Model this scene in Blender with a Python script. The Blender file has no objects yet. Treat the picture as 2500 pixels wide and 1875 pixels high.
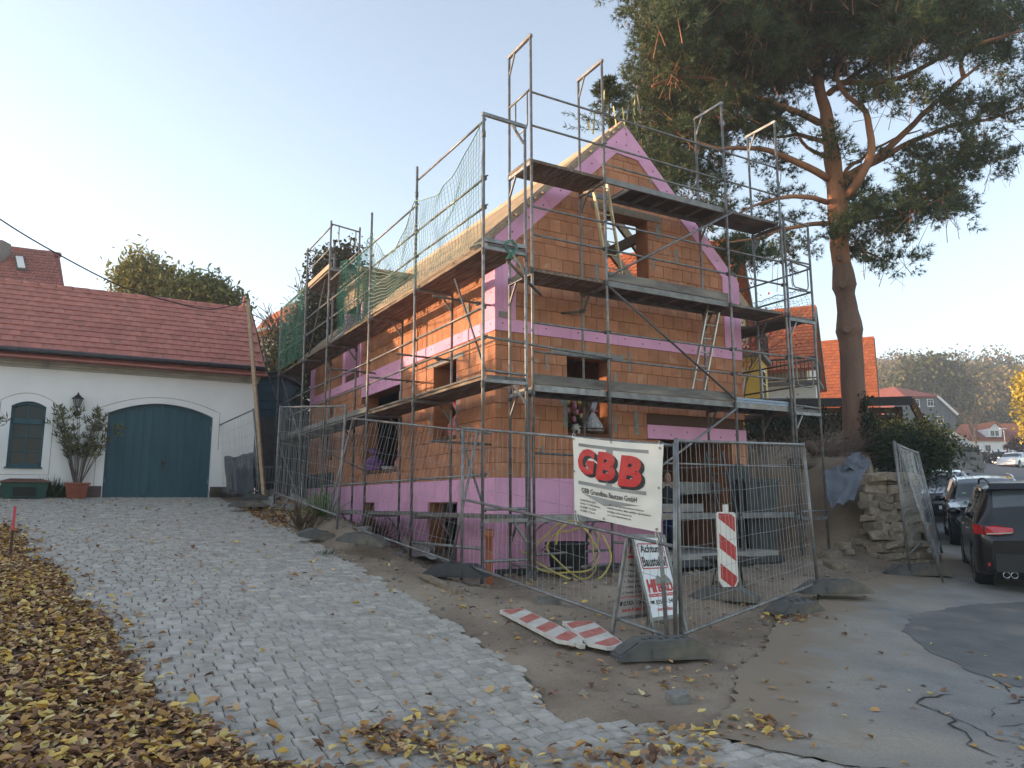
import bpy, bmesh, math, random
import numpy as np
from mathutils import Vector, Matrix, noise
from mathutils.geometry import delaunay_2d_cdt

random.seed(7); rng = np.random.default_rng(11)
R = math.radians
scene = bpy.context.scene
col = scene.collection

# ---------------------------------------------------------------- camera
CAMZ = 1.6; FPX = 1839.755; PITCH = 0.155186; ROLL = -0.0030863
cam_data = bpy.data.cameras.new('camera'); cam = bpy.data.objects.new('camera', cam_data); col.objects.link(cam)
cam_data.sensor_fit = 'HORIZONTAL'; cam_data.sensor_width = 36.0; cam_data.lens = FPX / 2500 * 36
cam_data.clip_start = 0.05; cam_data.clip_end = 2000
_cp, _sp, _cr, _sr = math.cos(PITCH), math.sin(PITCH), math.cos(ROLL), math.sin(ROLL)
_fwd = Vector((0, _cp, _sp)); _rt = Vector((1, 0, 0)); _up = Vector((0, -_sp, _cp))
CR = _cr * _rt + _sr * _up; CU = -_sr * _rt + _cr * _up
cam.matrix_world = Matrix(((CR.x, CU.x, -_fwd.x, 0), (CR.y, CU.y, -_fwd.y, 0), (CR.z, CU.z, -_fwd.z, CAMZ), (0, 0, 0, 1)))
scene.camera = cam

# ---------------------------------------------------------------- sky and sun
SUN_EL, SUN_AZ = 6.5, -86.0            # azimuth: degrees from +Y towards +X
world = bpy.data.worlds.new('World'); scene.world = world; world.use_nodes = True
wn = world.node_tree.nodes; wl = world.node_tree.links
bg = wn['Background']; sky = wn.new('ShaderNodeTexSky'); sky.sky_type = 'NISHITA'
sky.sun_disc = False; sky.sun_elevation = R(SUN_EL); sky.sun_rotation = R(SUN_AZ)
sky.altitude = 200; sky.air_density = 1.0; sky.dust_density = .7; sky.ozone_density = 1.8
hsv = wn.new('ShaderNodeHueSaturation'); hsv.inputs['Saturation'].default_value = .64; gam = wn.new('ShaderNodeGamma'); gam.inputs[1].default_value = 1.0      # hazy air: paler and more even
wl.new(sky.outputs[0], gam.inputs[0]); wl.new(gam.outputs[0], hsv.inputs['Color']); wl.new(hsv.outputs[0], bg.inputs[0]); bg.inputs[1].default_value = 0.15
sun_d = bpy.data.lights.new('sun', 'SUN'); sun = bpy.data.objects.new('sun', sun_d); col.objects.link(sun)
sun_d.energy = 2.6; sun_d.angle = R(0.6); sun_d.color = (1.0, 0.68, 0.42)
_sv = Vector((math.sin(R(SUN_AZ)) * math.cos(R(SUN_EL)), math.cos(R(SUN_AZ)) * math.cos(R(SUN_EL)), math.sin(R(SUN_EL))))
sun.rotation_euler = _sv.to_track_quat('Z', 'Y').to_euler(); sun.location = (-30, 10, 30)
vs = scene.view_settings; vs.view_transform = 'Standard'; vs.look = 'None'; vs.gamma = 1.0; vs.use_curve_mapping = False
vs.exposure = 2.0
scene.cycles.max_bounces = 6; scene.cycles.transparent_max_bounces = 12

# ---------------------------------------------------------------- survey helpers (photo measurement -> world metres)
def at(px, py, Y):
    d = _fwd + CR * ((px - 1250) / FPX) - CU * ((py - 937.5) / FPX)
    return Vector((0, 0, CAMZ)) + d * (Y / d.y)
HX, HY, YAW = -0.2803, 12.5071, 0.52226
_c, _s = math.cos(YAW), math.sin(YAW)
def to_ab(x, y):
    dx, dy = x - HX, y - HY
    return dx * _c + dy * _s, -dx * _s + dy * _c
def W(a, b, z=0.0): return Vector((HX + a * _c - b * _s, HY + a * _s + b * _c, z))
def sstep(e0, e1, x):
    t = (x - e0) / (e1 - e0); t = 0. if t < 0 else (1. if t > 1 else t); return t * t * (3 - 2 * t)
def lerp(a, b, t): return a + (b - a) * t
SX, SY, SYAW = 7.75, 15.0, R(26)
def gz(x, y):
    a, b = to_ab(x, y)
    t = b + 7.0; base = 0.05 * (t + math.sqrt(t * t + .64))
    if b > 10: base = lerp(min(base, 1.72 + .02 * (b - 10)), base, sstep(6, 40, a))
    if a > 4: base -= .012 * (a - 4)
    if x > 4: base += .045 * max(0, y - 26) * sstep(4, 10, x)
    if y > 100: base += .13 * (y - 100) * sstep(10, 50, x)
    m = sstep(-1.5, -1.0, a) * (1 - sstep(7.0, 8.6, a)) * sstep(-2.6, -1.3, b) * (1 - sstep(13, 15, b))
    zp = .42 + .1 * max(0, b) * (1 - sstep(2, 5, a)) + .05 * max(0, a - 4)
    z = lerp(base, zp, m) if zp < base else base
    z += .32 * math.exp(-((a + 1.75) / .42) ** 2) * sstep(.2, 2.5, b) * (1 - sstep(8, 10, b))
    d = (x - SX) * math.cos(SYAW) - (y - SY) * math.sin(SYAW)
    bx = sstep(6.6, 9.0, a - .1 * max(0, b)) * sstep(-2.1, -.6, b) * (1 - sstep(-.62, -.35, d))
    if y > 60: bx = 0
    zb = 2.0 + .24 * min(max(0, y - 15), 7) - .04 * max(0, y - 30)
    if zb > z: z = lerp(z, zb, bx)
    return z
def g(x, y, h=0.0): return Vector((x, y, gz(x, y) + h))
def ongr(px, py):                      # measured ground contact
    o = Vector((0, 0, CAMZ)); d = _fwd + CR * ((px - 1250) / FPX) - CU * ((py - 937.5) / FPX); t = 3.0
    while t < 150:
        p = o + d * t
        if p.z < gz(p.x, p.y): return p
        t += .03
    return p

# ---------------------------------------------------------------- mesh and object helpers
class MB:
    def __init__(s): s.v = []; s.f = []; s.m = []; s.mi = 0
    def add(s, vs, fs):
        n = len(s.v); s.v += [tuple(v) for v in vs]; s.f += [tuple(i + n for i in f) for f in fs]; s.m += [s.mi] * len(fs); return s
    def box(s, x0, x1, y0, y1, z0, z1):
        return s.add([(x0,y0,z0),(x1,y0,z0),(x1,y1,z0),(x0,y1,z0),(x0,y0,z1),(x1,y0,z1),(x1,y1,z1),(x0,y1,z1)],
                     [(0,3,2,1),(4,5,6,7),(0,1,5,4),(1,2,6,5),(2,3,7,6),(3,0,4,7)])
    def bar(s, p, q, w, h, up=(0,0,1)):
        p = Vector(p); q = Vector(q); d = (q - p).normalized(); u = Vector(up)
        if abs(d.dot(u)) > .98: u = Vector((1,0,0)) if abs(d.x) < .9 else Vector((0,1,0))
        r = d.cross(u).normalized(); u = r.cross(d).normalized(); r = r * w / 2; u = u * h / 2
        return s.add([p-r-u,p+r-u,p+r+u,p-r+u,q-r-u,q+r-u,q+r+u,q-r+u],
                     [(0,1,2,3),(7,6,5,4),(1,0,4,5),(2,1,5,6),(3,2,6,7),(0,3,7,4)])
    def tube(s, pts, r, n=8, cap=True):
        pts = [Vector(p) for p in pts]; rs = r if isinstance(r, (list, tuple)) else [r] * len(pts); vs = []; fs = []
        prev = None
        for i, p in enumerate(pts):
            d = (pts[min(i+1, len(pts)-1)] - pts[max(i-1, 0)])
            d = d.normalized() if d.length > 1e-9 else Vector((0,0,1))
            if prev is None:
                ref = Vector((0,0,1)) if abs(d.z) < .9 else Vector((1,0,0)); u = d.cross(ref).normalized()
            else:
                u = prev - d * prev.dot(d); u = u.normalized() if u.length > 1e-6 else d.orthogonal().normalized()
            prev = u; w = d.cross(u)
            for k in range(n):
                t = 2 * math.pi * k / n; vs.append(p + (u * math.cos(t) + w * math.sin(t)) * rs[i])
        for i in range(len(pts) - 1):
            for k in range(n):
                a = i*n+k; b = i*n+(k+1) % n; fs.append((a, a+n, b+n, b))
        if cap: fs.append(tuple(range(n))); fs.append(tuple(range((len(pts)-1)*n, len(pts)*n))[::-1])
        return s.add(vs, fs)
    def prism(s, poly, d):                 # poly: list of 3-D points, extruded by vector d
        n = len(poly); d = Vector(d); P = [Vector(p) for p in poly]
        return s.add(P + [p + d for p in P], [tuple(range(n))[::-1], tuple(range(n, 2*n))] + [(i, (i+1) % n, (i+1) % n + n, i + n) for i in range(n)])
    def lathe(s, prof, n=16, o=(0,0,0), ax='Z'):
        vs = []; fs = []; o = Vector(o)
        for r, z in prof:
            for k in range(n):
                t = 2*math.pi*k/n; x, y = r*math.cos(t), r*math.sin(t)
                vs.append(o + (Vector((x,y,z)) if ax == 'Z' else Vector((z,x,y)) if ax == 'X' else Vector((y,z,x))))
        for i in range(len(prof)-1):
            for k in range(n):
                a = i*n+k; b = i*n+(k+1) % n; fs.append((a, b, b+n, a+n))
        return s.add(vs, fs)
    def mesh(s, name, mats, smooth=False):
        me = bpy.data.meshes.new(name); me.from_pydata(s.v, [], s.f)
        for m in (mats if isinstance(mats, (list, tuple)) else [mats]): me.materials.append(m)
        if any(s.m): me.polygons.foreach_set('material_index', s.m)
        if smooth: me.polygons.foreach_set('use_smooth', [True] * len(s.f))
        me.validate(); me.update(); return me
    def build(s, name, mats, parent=None, smooth=False, loc=None):
        return link(name, s.mesh(name, mats, smooth), parent, loc)
def link(name, me, parent=None, loc=None, rz=None):
    o = bpy.data.objects.new(name, me); col.objects.link(o); o.parent = parent
    if loc is not None: o.location = loc
    if rz is not None: o.rotation_euler = (0, 0, rz)
    return o
def tag(o, label=None, cat=None, group=None, kind=None):
    if label: o['label'] = label
    if cat: o['category'] = cat
    if group: o['group'] = group
    if kind: o['kind'] = kind
    return o
def thing(name, label, cat, loc=(0,0,0), rz=0.0, group=None, rot=None):
    o = bpy.data.objects.new(name, None); col.objects.link(o); o.location = loc; o.rotation_euler = rot or (0, 0, rz); o.empty_display_size = .2
    return tag(o, label, cat, group)
def house_thing(name, label, cat, group=None): return thing(name, label, cat, (HX, HY, 0), YAW, group)
def copy_tree(o, parent=None):
    c = o.copy(); col.objects.link(c); c.parent = parent
    for ch in list(o.children): copy_tree(ch, c)
    return c
def arr_mesh(name, V, F, mats, mi=None, smooth=False, colors=None):
    """V (n,3) array, F (m,k) array, one k for all faces."""
    V = np.asarray(V, np.float32); F = np.asarray(F, np.int32); me = bpy.data.meshes.new(name)
    me.vertices.add(len(V)); me.vertices.foreach_set('co', V.ravel()); k = F.shape[1]
    me.loops.add(F.size); me.loops.foreach_set('vertex_index', F.ravel()); me.polygons.add(len(F))
    me.polygons.foreach_set('loop_start', np.arange(0, F.size, k, dtype=np.int32))
    for m in (mats if isinstance(mats, (list, tuple)) else [mats]): me.materials.append(m)
    if mi is not None: me.polygons.foreach_set('material_index', np.asarray(mi, np.int32))
    if smooth: me.polygons.foreach_set('use_smooth', np.ones(len(F), bool))
    if colors is not None:
        ca = me.color_attributes.new('tint', 'FLOAT_COLOR', 'POINT'); c4 = np.ones((len(V), 4), np.float32); c4[:, :3] = colors; ca.data.foreach_set('color', c4.ravel())
    me.update(calc_edges=True); return me
def catmull(pts, n=6):
    P = [Vector(p) for p in pts]; out = []
    for i in range(len(P)-1):
        p0 = P[max(i-1,0)]; p1 = P[i]; p2 = P[i+1]; p3 = P[min(i+2,len(P)-1)]
        for k in range(n):
            t = k/n; out.append(.5*((2*p1)+(p2-p0)*t+(2*p0-5*p1+4*p2-p3)*t*t+(3*p1-p0-3*p2+p3)*t**3))
    out.append(P[-1]); return out
def clip_poly(poly, n, d):               # keep n.p <= d, 2-D
    out = []
    for i in range(len(poly)):
        p, q = poly[i], poly[(i+1) % len(poly)]; a = n[0]*p[0]+n[1]*p[1]-d; b = n[0]*q[0]+n[1]*q[1]-d
        if a <= 0: out.append(p)
        if (a < 0 < b) or (b < 0 < a):
            t = a/(a-b); out.append((p[0]+(q[0]-p[0])*t, p[1]+(q[1]-p[1])*t))
    return out
def in_poly(x, y, P):
    c = False; j = len(P)-1
    for i in range(len(P)):
        if (P[i][1] > y) != (P[j][1] > y) and x < (P[j][0]-P[i][0])*(y-P[i][1])/(P[j][1]-P[i][1])+P[i][0]: c = not c
        j = i
    return c

# ---------------------------------------------------------------- materials
def mat(name, c1, c2=None, rough=.8, scale=6., detail=4., metal=0., bump=0., bscale=None, fine=0., rand=0., stretch=None, tint=False, spec=.4, coat=0., c3=None, s3=2., t3=(.5,.65), coord='Object', trans=0., island=False, sub=0.):
    m = bpy.data.materials.new(name); m.use_nodes = True; nt = m.node_tree; N = nt.nodes; L = nt.links; b = N['Principled BSDF']
    b.inputs['Roughness'].default_value = rough; b.inputs['Metallic'].default_value = metal; b.inputs['Specular IOR Level'].default_value = spec
    if coat: b.inputs['Coat Weight'].default_value = coat; b.inputs['Coat Roughness'].default_value = .04
    tc = N.new('ShaderNodeTexCoord'); vec = tc.outputs[coord]
    if rand or (stretch and coord == 'Object'):
        mp = N.new('ShaderNodeMapping'); L.new(vec, mp.inputs[0]); mp.inputs['Scale'].default_value = stretch or (1,1,1)
        if rand:
            oi = N.new('ShaderNodeObjectInfo'); mu = N.new('ShaderNodeMath'); mu.operation = 'MULTIPLY'; mu.inputs[1].default_value = 37.; L.new(oi.outputs['Random'], mu.inputs[0]); cx = N.new('ShaderNodeCombineXYZ'); [L.new(mu.outputs[0], cx.inputs[k]) for k in range(3)]; L.new(cx.outputs[0], mp.inputs['Location'])
        vec = mp.outputs[0]
    def noise_(sc, det=4.):
        n = N.new('ShaderNodeTexNoise'); n.inputs['Scale'].default_value = sc; n.inputs['Detail'].default_value = det; L.new(vec, n.inputs['Vector']); return n.outputs['Fac']
    def mixc(fac, a, bb, typ='MIX'):
        x = N.new('ShaderNodeMix'); x.data_type = 'RGBA'; x.blend_type = typ
        if hasattr(fac, 'links'): L.new(fac, x.inputs[0])
        else: x.inputs[0].default_value = fac
        for s_, v in ((6, a), (7, bb)):
            if hasattr(v, 'links'): L.new(v, x.inputs[s_])
            else: x.inputs[s_].default_value = (*v, 1)
        return x.outputs[2]
    def ramp(fac, lo, hi):
        r = N.new('ShaderNodeMapRange'); r.inputs[1].default_value = lo; r.inputs[2].default_value = hi; L.new(fac, r.inputs[0]); return r.outputs[0]
    cc = c1
    if c2 is not None: cc = mixc(ramp(noise_(scale, detail), .35, .65), c1, c2)
    if c3 is not None: cc = mixc(ramp(noise_(s3, 5.), *t3), cc, c3)
    if tint:
        at_ = N.new('ShaderNodeAttribute'); at_.attribute_name = 'tint'; cc = mixc(1.0, cc, at_.outputs['Color'], 'MULTIPLY')
    if rand or island:
        if island: gi = N.new('ShaderNodeNewGeometry'); ro = gi.outputs['Random Per Island']
        else: ro = oi.outputs['Random']
        hs = N.new('ShaderNodeHueSaturation'); k = rand or island
        r = N.new('ShaderNodeMapRange'); r.inputs[3].default_value = 1-k; r.inputs[4].default_value = 1+k; L.new(ro, r.inputs[0]); L.new(r.outputs[0], hs.inputs['Value'])
        if hasattr(cc, 'links'): L.new(cc, hs.inputs['Color'])
        else: hs.inputs['Color'].default_value = (*cc, 1)
        cc = hs.outputs[0]
    if fine:
        r = N.new('ShaderNodeMapRange'); r.inputs[3].default_value = 1-fine; r.inputs[4].default_value = 1+fine; L.new(noise_((bscale or scale)*6, 3.), r.inputs[0])
        cc = mixc(1.0, cc, r.outputs[0], 'MULTIPLY')
    if hasattr(cc, 'links'): L.new(cc, b.inputs['Base Color'])
    else: b.inputs['Base Color'].default_value = (*cc, 1)
    if bump:
        bp = N.new('ShaderNodeBump'); bp.inputs['Strength'].default_value = min(1., bump); bp.inputs['Distance'].default_value = .02 * bump; L.new(noise_(bscale or scale*4, 6.), bp.inputs['Height']); L.new(bp.outputs[0], b.inputs['Normal'])
    if trans: b.inputs['Transmission Weight'].default_value = trans
    if sub:
        # thin leaves let some light through
        tr = N.new('ShaderNodeBsdfTranslucent'); ms = N.new('ShaderNodeMixShader'); ms.inputs[0].default_value = sub
        if hasattr(cc, 'links'): L.new(cc, tr.inputs[0])
        else: tr.inputs[0].default_value = (*cc, 1)
        L.new(b.outputs[0], ms.inputs[1]); L.new(tr.outputs[0], ms.inputs[2]); L.new(ms.outputs[0], N['Material Output'].inputs[0])
    return m
M = {}
def grooves(m, scale, strength, axis='X', dist=.01):
    """vertical flutes pressed into a clay or timber face"""
    nt = m.node_tree; N = nt.nodes; L = nt.links; tc = N.new('ShaderNodeTexCoord'); w = N.new('ShaderNodeTexWave'); w.bands_direction = axis; w.inputs['Scale'].default_value = scale; w.inputs['Distortion'].default_value = .4
    L.new(tc.outputs['Object'], w.inputs['Vector']); bp = N.new('ShaderNodeBump'); bp.inputs['Strength'].default_value = strength; bp.inputs['Distance'].default_value = dist; L.new(w.outputs['Fac'], bp.inputs['Height'])
    b = N['Principled BSDF']
    if b.inputs['Normal'].links: L.new(b.inputs['Normal'].links[0].from_socket, bp.inputs['Normal'])
    L.new(bp.outputs[0], b.inputs['Normal']); return m
M['steel'] = mat('galvanised steel', (.27,.265,.26), (.16,.155,.15), .5, 9, metal=.55, bump=.15, fine=.15, c3=(.20,.165,.135), s3=3., t3=(.52,.66))
M['steel_dark'] = mat('weathered steel', (.14,.135,.13), (.09,.085,.08), .6, 8, metal=.4, bump=.2, fine=.15, c3=(.16,.11,.08), s3=4., t3=(.6,.7))
M['wire'] = mat('zinc wire', (.34,.34,.34), None, .45, metal=.7)
M['deck'] = mat('scaffold board', (.20,.14,.09), (.10,.065,.045), .85, 3, bump=.5, bscale=14, fine=.2, rand=.18, stretch=(6,.7,6), c3=(.26,.22,.17), s3=2.5)
M['deck_grey'] = mat('greyed board', (.19,.17,.15), (.105,.09,.078), .9, 3, bump=.6, bscale=16, fine=.25, rand=.15, stretch=(1,1,5), c3=(.25,.22,.18), s3=1.5)
M['plywood'] = mat('plywood', (.075,.05,.04), (.045,.03,.026), .7, 4, bump=.2, fine=.2)
M['alu'] = mat('aluminium deck frame', (.24,.23,.22), (.16,.15,.14), .6, 6, metal=.3, bump=.1, fine=.15, c3=(.3,.24,.2), s3=3., t3=(.6,.75))
M['ladder'] = mat('aluminium ladder', (.55,.53,.48), (.4,.38,.33), .4, 7, metal=.6)
BR1, BR2 = (.50,.215,.110), (.40,.160,.080)
M['brick'] = grooves(mat('hollow clay brick', BR1, BR2, .85, 3., 5., bump=.35, bscale=30, fine=.14, rand=.13, c3=(.52,.30,.19), s3=5., t3=(.58,.75)), 14, .45, 'X', .006)
M['brick_join'] = grooves(mat('clay brick wall', BR1, BR2, .85, 3., 5., bump=.35, bscale=30, fine=.14, island=.13, c3=(.52,.30,.19), s3=5., t3=(.58,.75)), 14, .45, 'DIAGONAL', .006)
M['brick_core'] = mat('brick reveal', (.42,.17,.075), (.30,.11,.05), .9, 4, bump=.5, bscale=20, fine=.15)
M['batten'] = mat('roof batten', (.38,.295,.21), (.29,.22,.155), .8, 3, bump=.25, bscale=12, fine=.15, rand=.14, stretch=(6,1,6))
M['mortar'] = mat('grey mortar', (.30,.28,.25), (.22,.20,.18), .95, 8, bump=.6, bscale=30, fine=.2)
M['joint'] = mat('dark joint', (.11,.055,.035), None, .95)
M['pink'] = mat('pink foam board', (.78,.38,.56), (.72,.34,.51), .75, 2.5, bump=.12, bscale=30, fine=.06, rand=.07, c3=(.50,.30,.38), s3=1.3, t3=(.58,.8))
M['dot'] = mat('dowel hole', (.07,.03,.05), None, .9)
M['concrete'] = mat('concrete', (.33,.31,.28), (.24,.225,.205), .95, 5, bump=.4, bscale=25, fine=.15)
M['lumber'] = mat('new timber', (.47,.35,.235), (.36,.255,.165), .75, 3, bump=.25, bscale=12, fine=.15, rand=.12, stretch=(6,1,6))
M['lumber_old'] = mat('old timber', (.30,.23,.16), (.20,.15,.10), .85, 3, bump=.4, bscale=12, fine=.2, rand=.15, stretch=(6,1,6))
M['membrane'] = mat('roof membrane', (.62,.63,.64), (.5,.51,.52), .5, 3, bump=.3)
M['dark'] = mat('dark interior', (.03,.026,.022), None, .95)
M['black_plastic'] = mat('black recycled plastic', (.035,.037,.04), (.055,.055,.055), .6, 6, bump=.3, bscale=30, fine=.2)
M['grey_plastic'] = mat('dusty recycled plastic', (.115,.11,.10), (.07,.07,.07), .75, 5, bump=.4, bscale=30, fine=.2, c3=(.19,.16,.12), s3=3., t3=(.5,.7))
M['white_paint'] = mat('white plaster', (.84,.825,.81), (.78,.765,.75), .9, 1.2, bump=.25, bscale=14, fine=.05, c3=(.62,.60,.57), s3=.9, t3=(.56,.85))
# ================================================================= the ground
DRIVE = [(-9.5,10.5),(-2.7,10.5),(-2.62,7.4),(-2.45,4),(-2.35,.3),(-2.42,-2),(-2.5,-4),(-2.6,-5.3),(-2.85,-6.0),(-2.95,-6.3),(-2.5,-6.5),(-2.12,-7.0),(-1.8,-7.7),(-1.38,-8.3),(-1.1,-10),(-1.2,-12.5),(-9.5,-12.5)]
WALK = [(-2.2,-6.98),(-1.5,-6.55),(-.85,-5.95),(-.1,-5.6),(.5,-5.15),(1.4,-4.5),(2.4,-4.25),(3.4,-3.6),(5.2,-3.2),(6.5,-2.75),(8.6,-2.2),(9.4,-1.7),(12.5,.4),(14.5,-2.6),(8.5,-6.0),(5.0,-6.3),(1.73,-7.55),(-.4,-8.35),(-1.05,-8.6),(-1.45,-8.32),(-1.9,-7.7)]
DRIVE_W = [tuple(W(*p)[:2]) for p in DRIVE]; WALK_W = [tuple(W(*p)[:2]) for p in WALK]
M['dirt'] = mat('bare soil', (.245,.185,.132), (.165,.122,.088), .97, 1.6, 6., bump=.9, bscale=9, fine=.35, c3=(.32,.25,.18), s3=.7, t3=(.45,.7), coord='Object')
def micro(x, y):
    return .045 * noise.noise(Vector((x*1.3, y*1.3, 0))) + .032 * noise.noise(Vector((x*4.1, y*4.1, 3))) + .022 * noise.noise(Vector((x*11, y*11, 7)))
def axis(lo, f0, f1, hi, st, growth=1.14):
    v = list(np.arange(f0, f1 + 1e-6, st)); d = st; x = f1
    while x < hi: d *= growth; x += d; v.append(x)
    d = st; x = f0; left = []
    while x > lo: d *= growth; x -= d; left.append(x)
    return left[::-1] + v
xs = axis(-260, -9.5, 9.5, 330, .085); ys = axis(-12, 4.2, 17.0, 420, .085)
GV = np.zeros((len(xs) * len(ys), 3)); i = 0
for y in ys:
    for x in xs:
        z = gz(x, y)
        if -12 < x < 14 and -8 < y < 24:
            if in_poly(x, y, DRIVE_W) or in_poly(x, y, WALK_W): z -= .022
            else: z += micro(x, y)
        elif y < 110: z -= .03
        GV[i] = (x, y, z); i += 1
nx = len(xs); ny = len(ys)
ii = np.arange(nx*ny).reshape(ny, nx)
GF = np.stack([ii[:-1,:-1].ravel(), ii[:-1,1:].ravel(), ii[1:,1:].ravel(), ii[1:,:-1].ravel()], 1)
ground = link('ground', arr_mesh('ground', GV, GF, M['dirt'], smooth=True)); tag(ground, 'bare brown soil of the building site and its surroundings', 'ground', kind='structure')

def sheet(name, poly, step, off, m, label, jitter=.03, sub=.12, parent=None):
    pts = []; n0 = len(poly)
    for i in range(n0):
        p, q = poly[i], poly[(i+1) % n0]; L_ = math.hypot(q[0]-p[0], q[1]-p[1]); k = max(1, int(L_ / sub))
        for j in range(k):
            t = j/k; pts.append(Vector((p[0]+(q[0]-p[0])*t + random.uniform(-jitter, jitter), p[1]+(q[1]-p[1])*t + random.uniform(-jitter, jitter))))
    edges = [(i, (i+1) % len(pts)) for i in range(len(pts))]; nb = len(pts)
    xs_ = [p.x for p in pts]; ys_ = [p.y for p in pts]; B = [(p.x, p.y) for p in pts]
    for x in np.arange(min(xs_), max(xs_), step):
        for y in np.arange(min(ys_), max(ys_), step):
            u, v = x + random.uniform(-.2,.2)*step, y + random.uniform(-.2,.2)*step
            if in_poly(u, v, B): pts.append(Vector((u, v)))
    V, E_, F, *_ = delaunay_2d_cdt(pts, edges, [list(range(nb))], 2, 1e-5)
    me = bpy.data.meshes.new(name); me.from_pydata([(v.x, v.y, gz(v.x, v.y) + off) for v in V], [], [tuple(f) for f in F]); me.materials.append(m)
    me.polygons.foreach_set('use_smooth', [True]*len(F)); me.update()
    if me.polygons and me.polygons[0].normal.z < 0: me.flip_normals()
    return tag(link(name, me, parent), label, 'pavement' if label else None, kind='structure' if label else None)
M['bedding'] = mat('sand joint', (.10,.083,.062), (.065,.054,.04), .95, 5, bump=.6, bscale=30, fine=.3, c3=(.07,.075,.03), s3=1.2, t3=(.58,.72))
M['asphalt'] = mat('worn dusty asphalt', (.255,.243,.226), (.185,.178,.168), .93, 2.2, 7., bump=.7, bscale=10, fine=.38, c3=(.34,.285,.215), s3=.6, t3=(.46,.74))
M['asphalt_dark'] = mat('patched asphalt', (.115,.112,.108), (.16,.155,.148), .9, 2.5, 7., bump=.6, bscale=11, fine=.35, c3=(.25,.22,.18), s3=1.1, t3=(.55,.72))
M['asphalt_far'] = mat('street asphalt', (.13,.13,.135), (.10,.10,.105), .9, .5, 4., bump=.2, bscale=30, fine=.2)
driveway = sheet('driveway', DRIVE_W, .25, -.011, M['bedding'], 'sandy bed of the grey cobbled driveway rising to the garage')
sidewalk = sheet('sidewalk', WALK_W, .16, .020, M['asphalt'], 'worn dusty asphalt pavement between the site fence and the gutter', jitter=.035, sub=.07)
def dusty(ob, poly_edge, reach):           # soil trodden out over the asphalt beside the site
    me = ob.data; ca = me.color_attributes.new('dust', 'FLOAT_COLOR', 'POINT')
    for i, v in enumerate(me.vertices):
        best = 9.
        for k in range(len(poly_edge)-1):
            ax_, ay_ = poly_edge[k]; bx_, by_ = poly_edge[k+1]; dx, dy = bx_-ax_, by_-ay_; t = max(0, min(1, ((v.co.x-ax_)*dx+(v.co.y-ay_)*dy)/(dx*dx+dy*dy))); best = min(best, math.hypot(v.co.x-ax_-dx*t, v.co.y-ay_-dy*t))
        w_ = max(0, 1 - best/reach); ca.data[i].color = (w_, w_, w_, 1)
    m = me.materials[0]; nt = m.node_tree; N = nt.nodes; L = nt.links; b = N['Principled BSDF']; at_ = N.new('ShaderNodeAttribute'); at_.attribute_name = 'dust'
    tc = N.new('ShaderNodeTexCoord'); nz_ = N.new('ShaderNodeTexNoise'); nz_.inputs['Scale'].default_value = 3.2; nz_.inputs['Detail'].default_value = 7; L.new(tc.outputs['Object'], nz_.inputs['Vector'])
    ad = N.new('ShaderNodeMath'); ad.operation = 'ADD'; L.new(at_.outputs['Fac'], ad.inputs[0]); L.new(nz_.outputs['Fac'], ad.inputs[1]); mr = N.new('ShaderNodeMapRange'); mr.inputs[1].default_value = .86; mr.inputs[2].default_value = 1.25; L.new(ad.outputs[0], mr.inputs[0])
    mx = N.new('ShaderNodeMix'); mx.data_type = 'RGBA'; L.new(mr.outputs[0], mx.inputs[0]); L.new(b.inputs['Base Color'].links[0].from_socket, mx.inputs[6]); mx.inputs[7].default_value = (.245,.187,.132,1); L.new(mx.outputs[2], b.inputs['Base Color'])
dusty(sidewalk, WALK_W[0:12], 1.35)
patch = sheet('asphalt_patch', [tuple(W(*p)[:2]) for p in [(2.1,-5.6),(3.0,-5.15),(4.6,-5.0),(6.6,-5.3),(7.5,-6.2),(5.0,-6.22),(2.2,-7.3),(1.0,-7.35),(1.15,-6.9),(1.5,-6.3)]], .2, .026, M['asphalt_dark'], None, jitter=.04, parent=sidewalk)
# broken edge of the asphalt: open cracks and a crumbled rim
M['crack'] = mat('open crack', (.035,.032,.03), None, .95)
rc = random.Random(17)
for (a, b, n, st_, wd) in ((-.95,-8.2,20,.11,.010),(-.6,-8.05,12,.09,.007),(-.3,-7.85,10,.08,.006),(.35,-7.55,12,.08,.008),(-.1,-7.7,7,.07,.005),(.75,-7.4,8,.08,.006)):
    L_, Rr = [], []; d = rc.uniform(.2, .6); x, y = a, b
    for k in range(n):
        w_ = wd*rc.uniform(.3, 1.2)*(1 if 0 < k < n-1 else .1); nx_, ny_ = -math.sin(d), math.cos(d); L_.append(W(x+nx_*w_, y+ny_*w_)); Rr.append(W(x-nx_*w_, y-ny_*w_)); d += rc.uniform(-1.1, 1.1); d = max(-.5, min(1.3, d)); x += st_*math.cos(d); y += st_*math.sin(d)*.8
    V_ = [Vector((p.x, p.y, gz(p.x, p.y)+.026)) for p in L_+Rr]; MB().add(V_, [(k, k+1, n+k+1, n+k) for k in range(n-1)]).build('crack', M['crack'], sidewalk)
crumb = MB()
for k in range(420):
    t = rc.random(); a = -1.1 + t*2.7 + rc.gauss(0,.08); b = -8.45 + t*1.05 + rc.gauss(.02,.07); s_ = rc.uniform(.008,.03); p = W(a, b); z = gz(p.x, p.y)+.02
    crumb.add([(p.x+s_*rc.uniform(.6,1.3),p.y,z),(p.x,p.y+s_,z),(p.x-s_,p.y,z),(p.x,p.y-s_*rc.uniform(.6,1.3),z),(p.x,p.y,z+s_*.5)], [(0,1,4),(1,2,4),(2,3,4),(3,0,4)])
tag(crumb.build('crumbled_asphalt', M['asphalt_dark'], sidewalk), kind='stuff')
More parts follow.
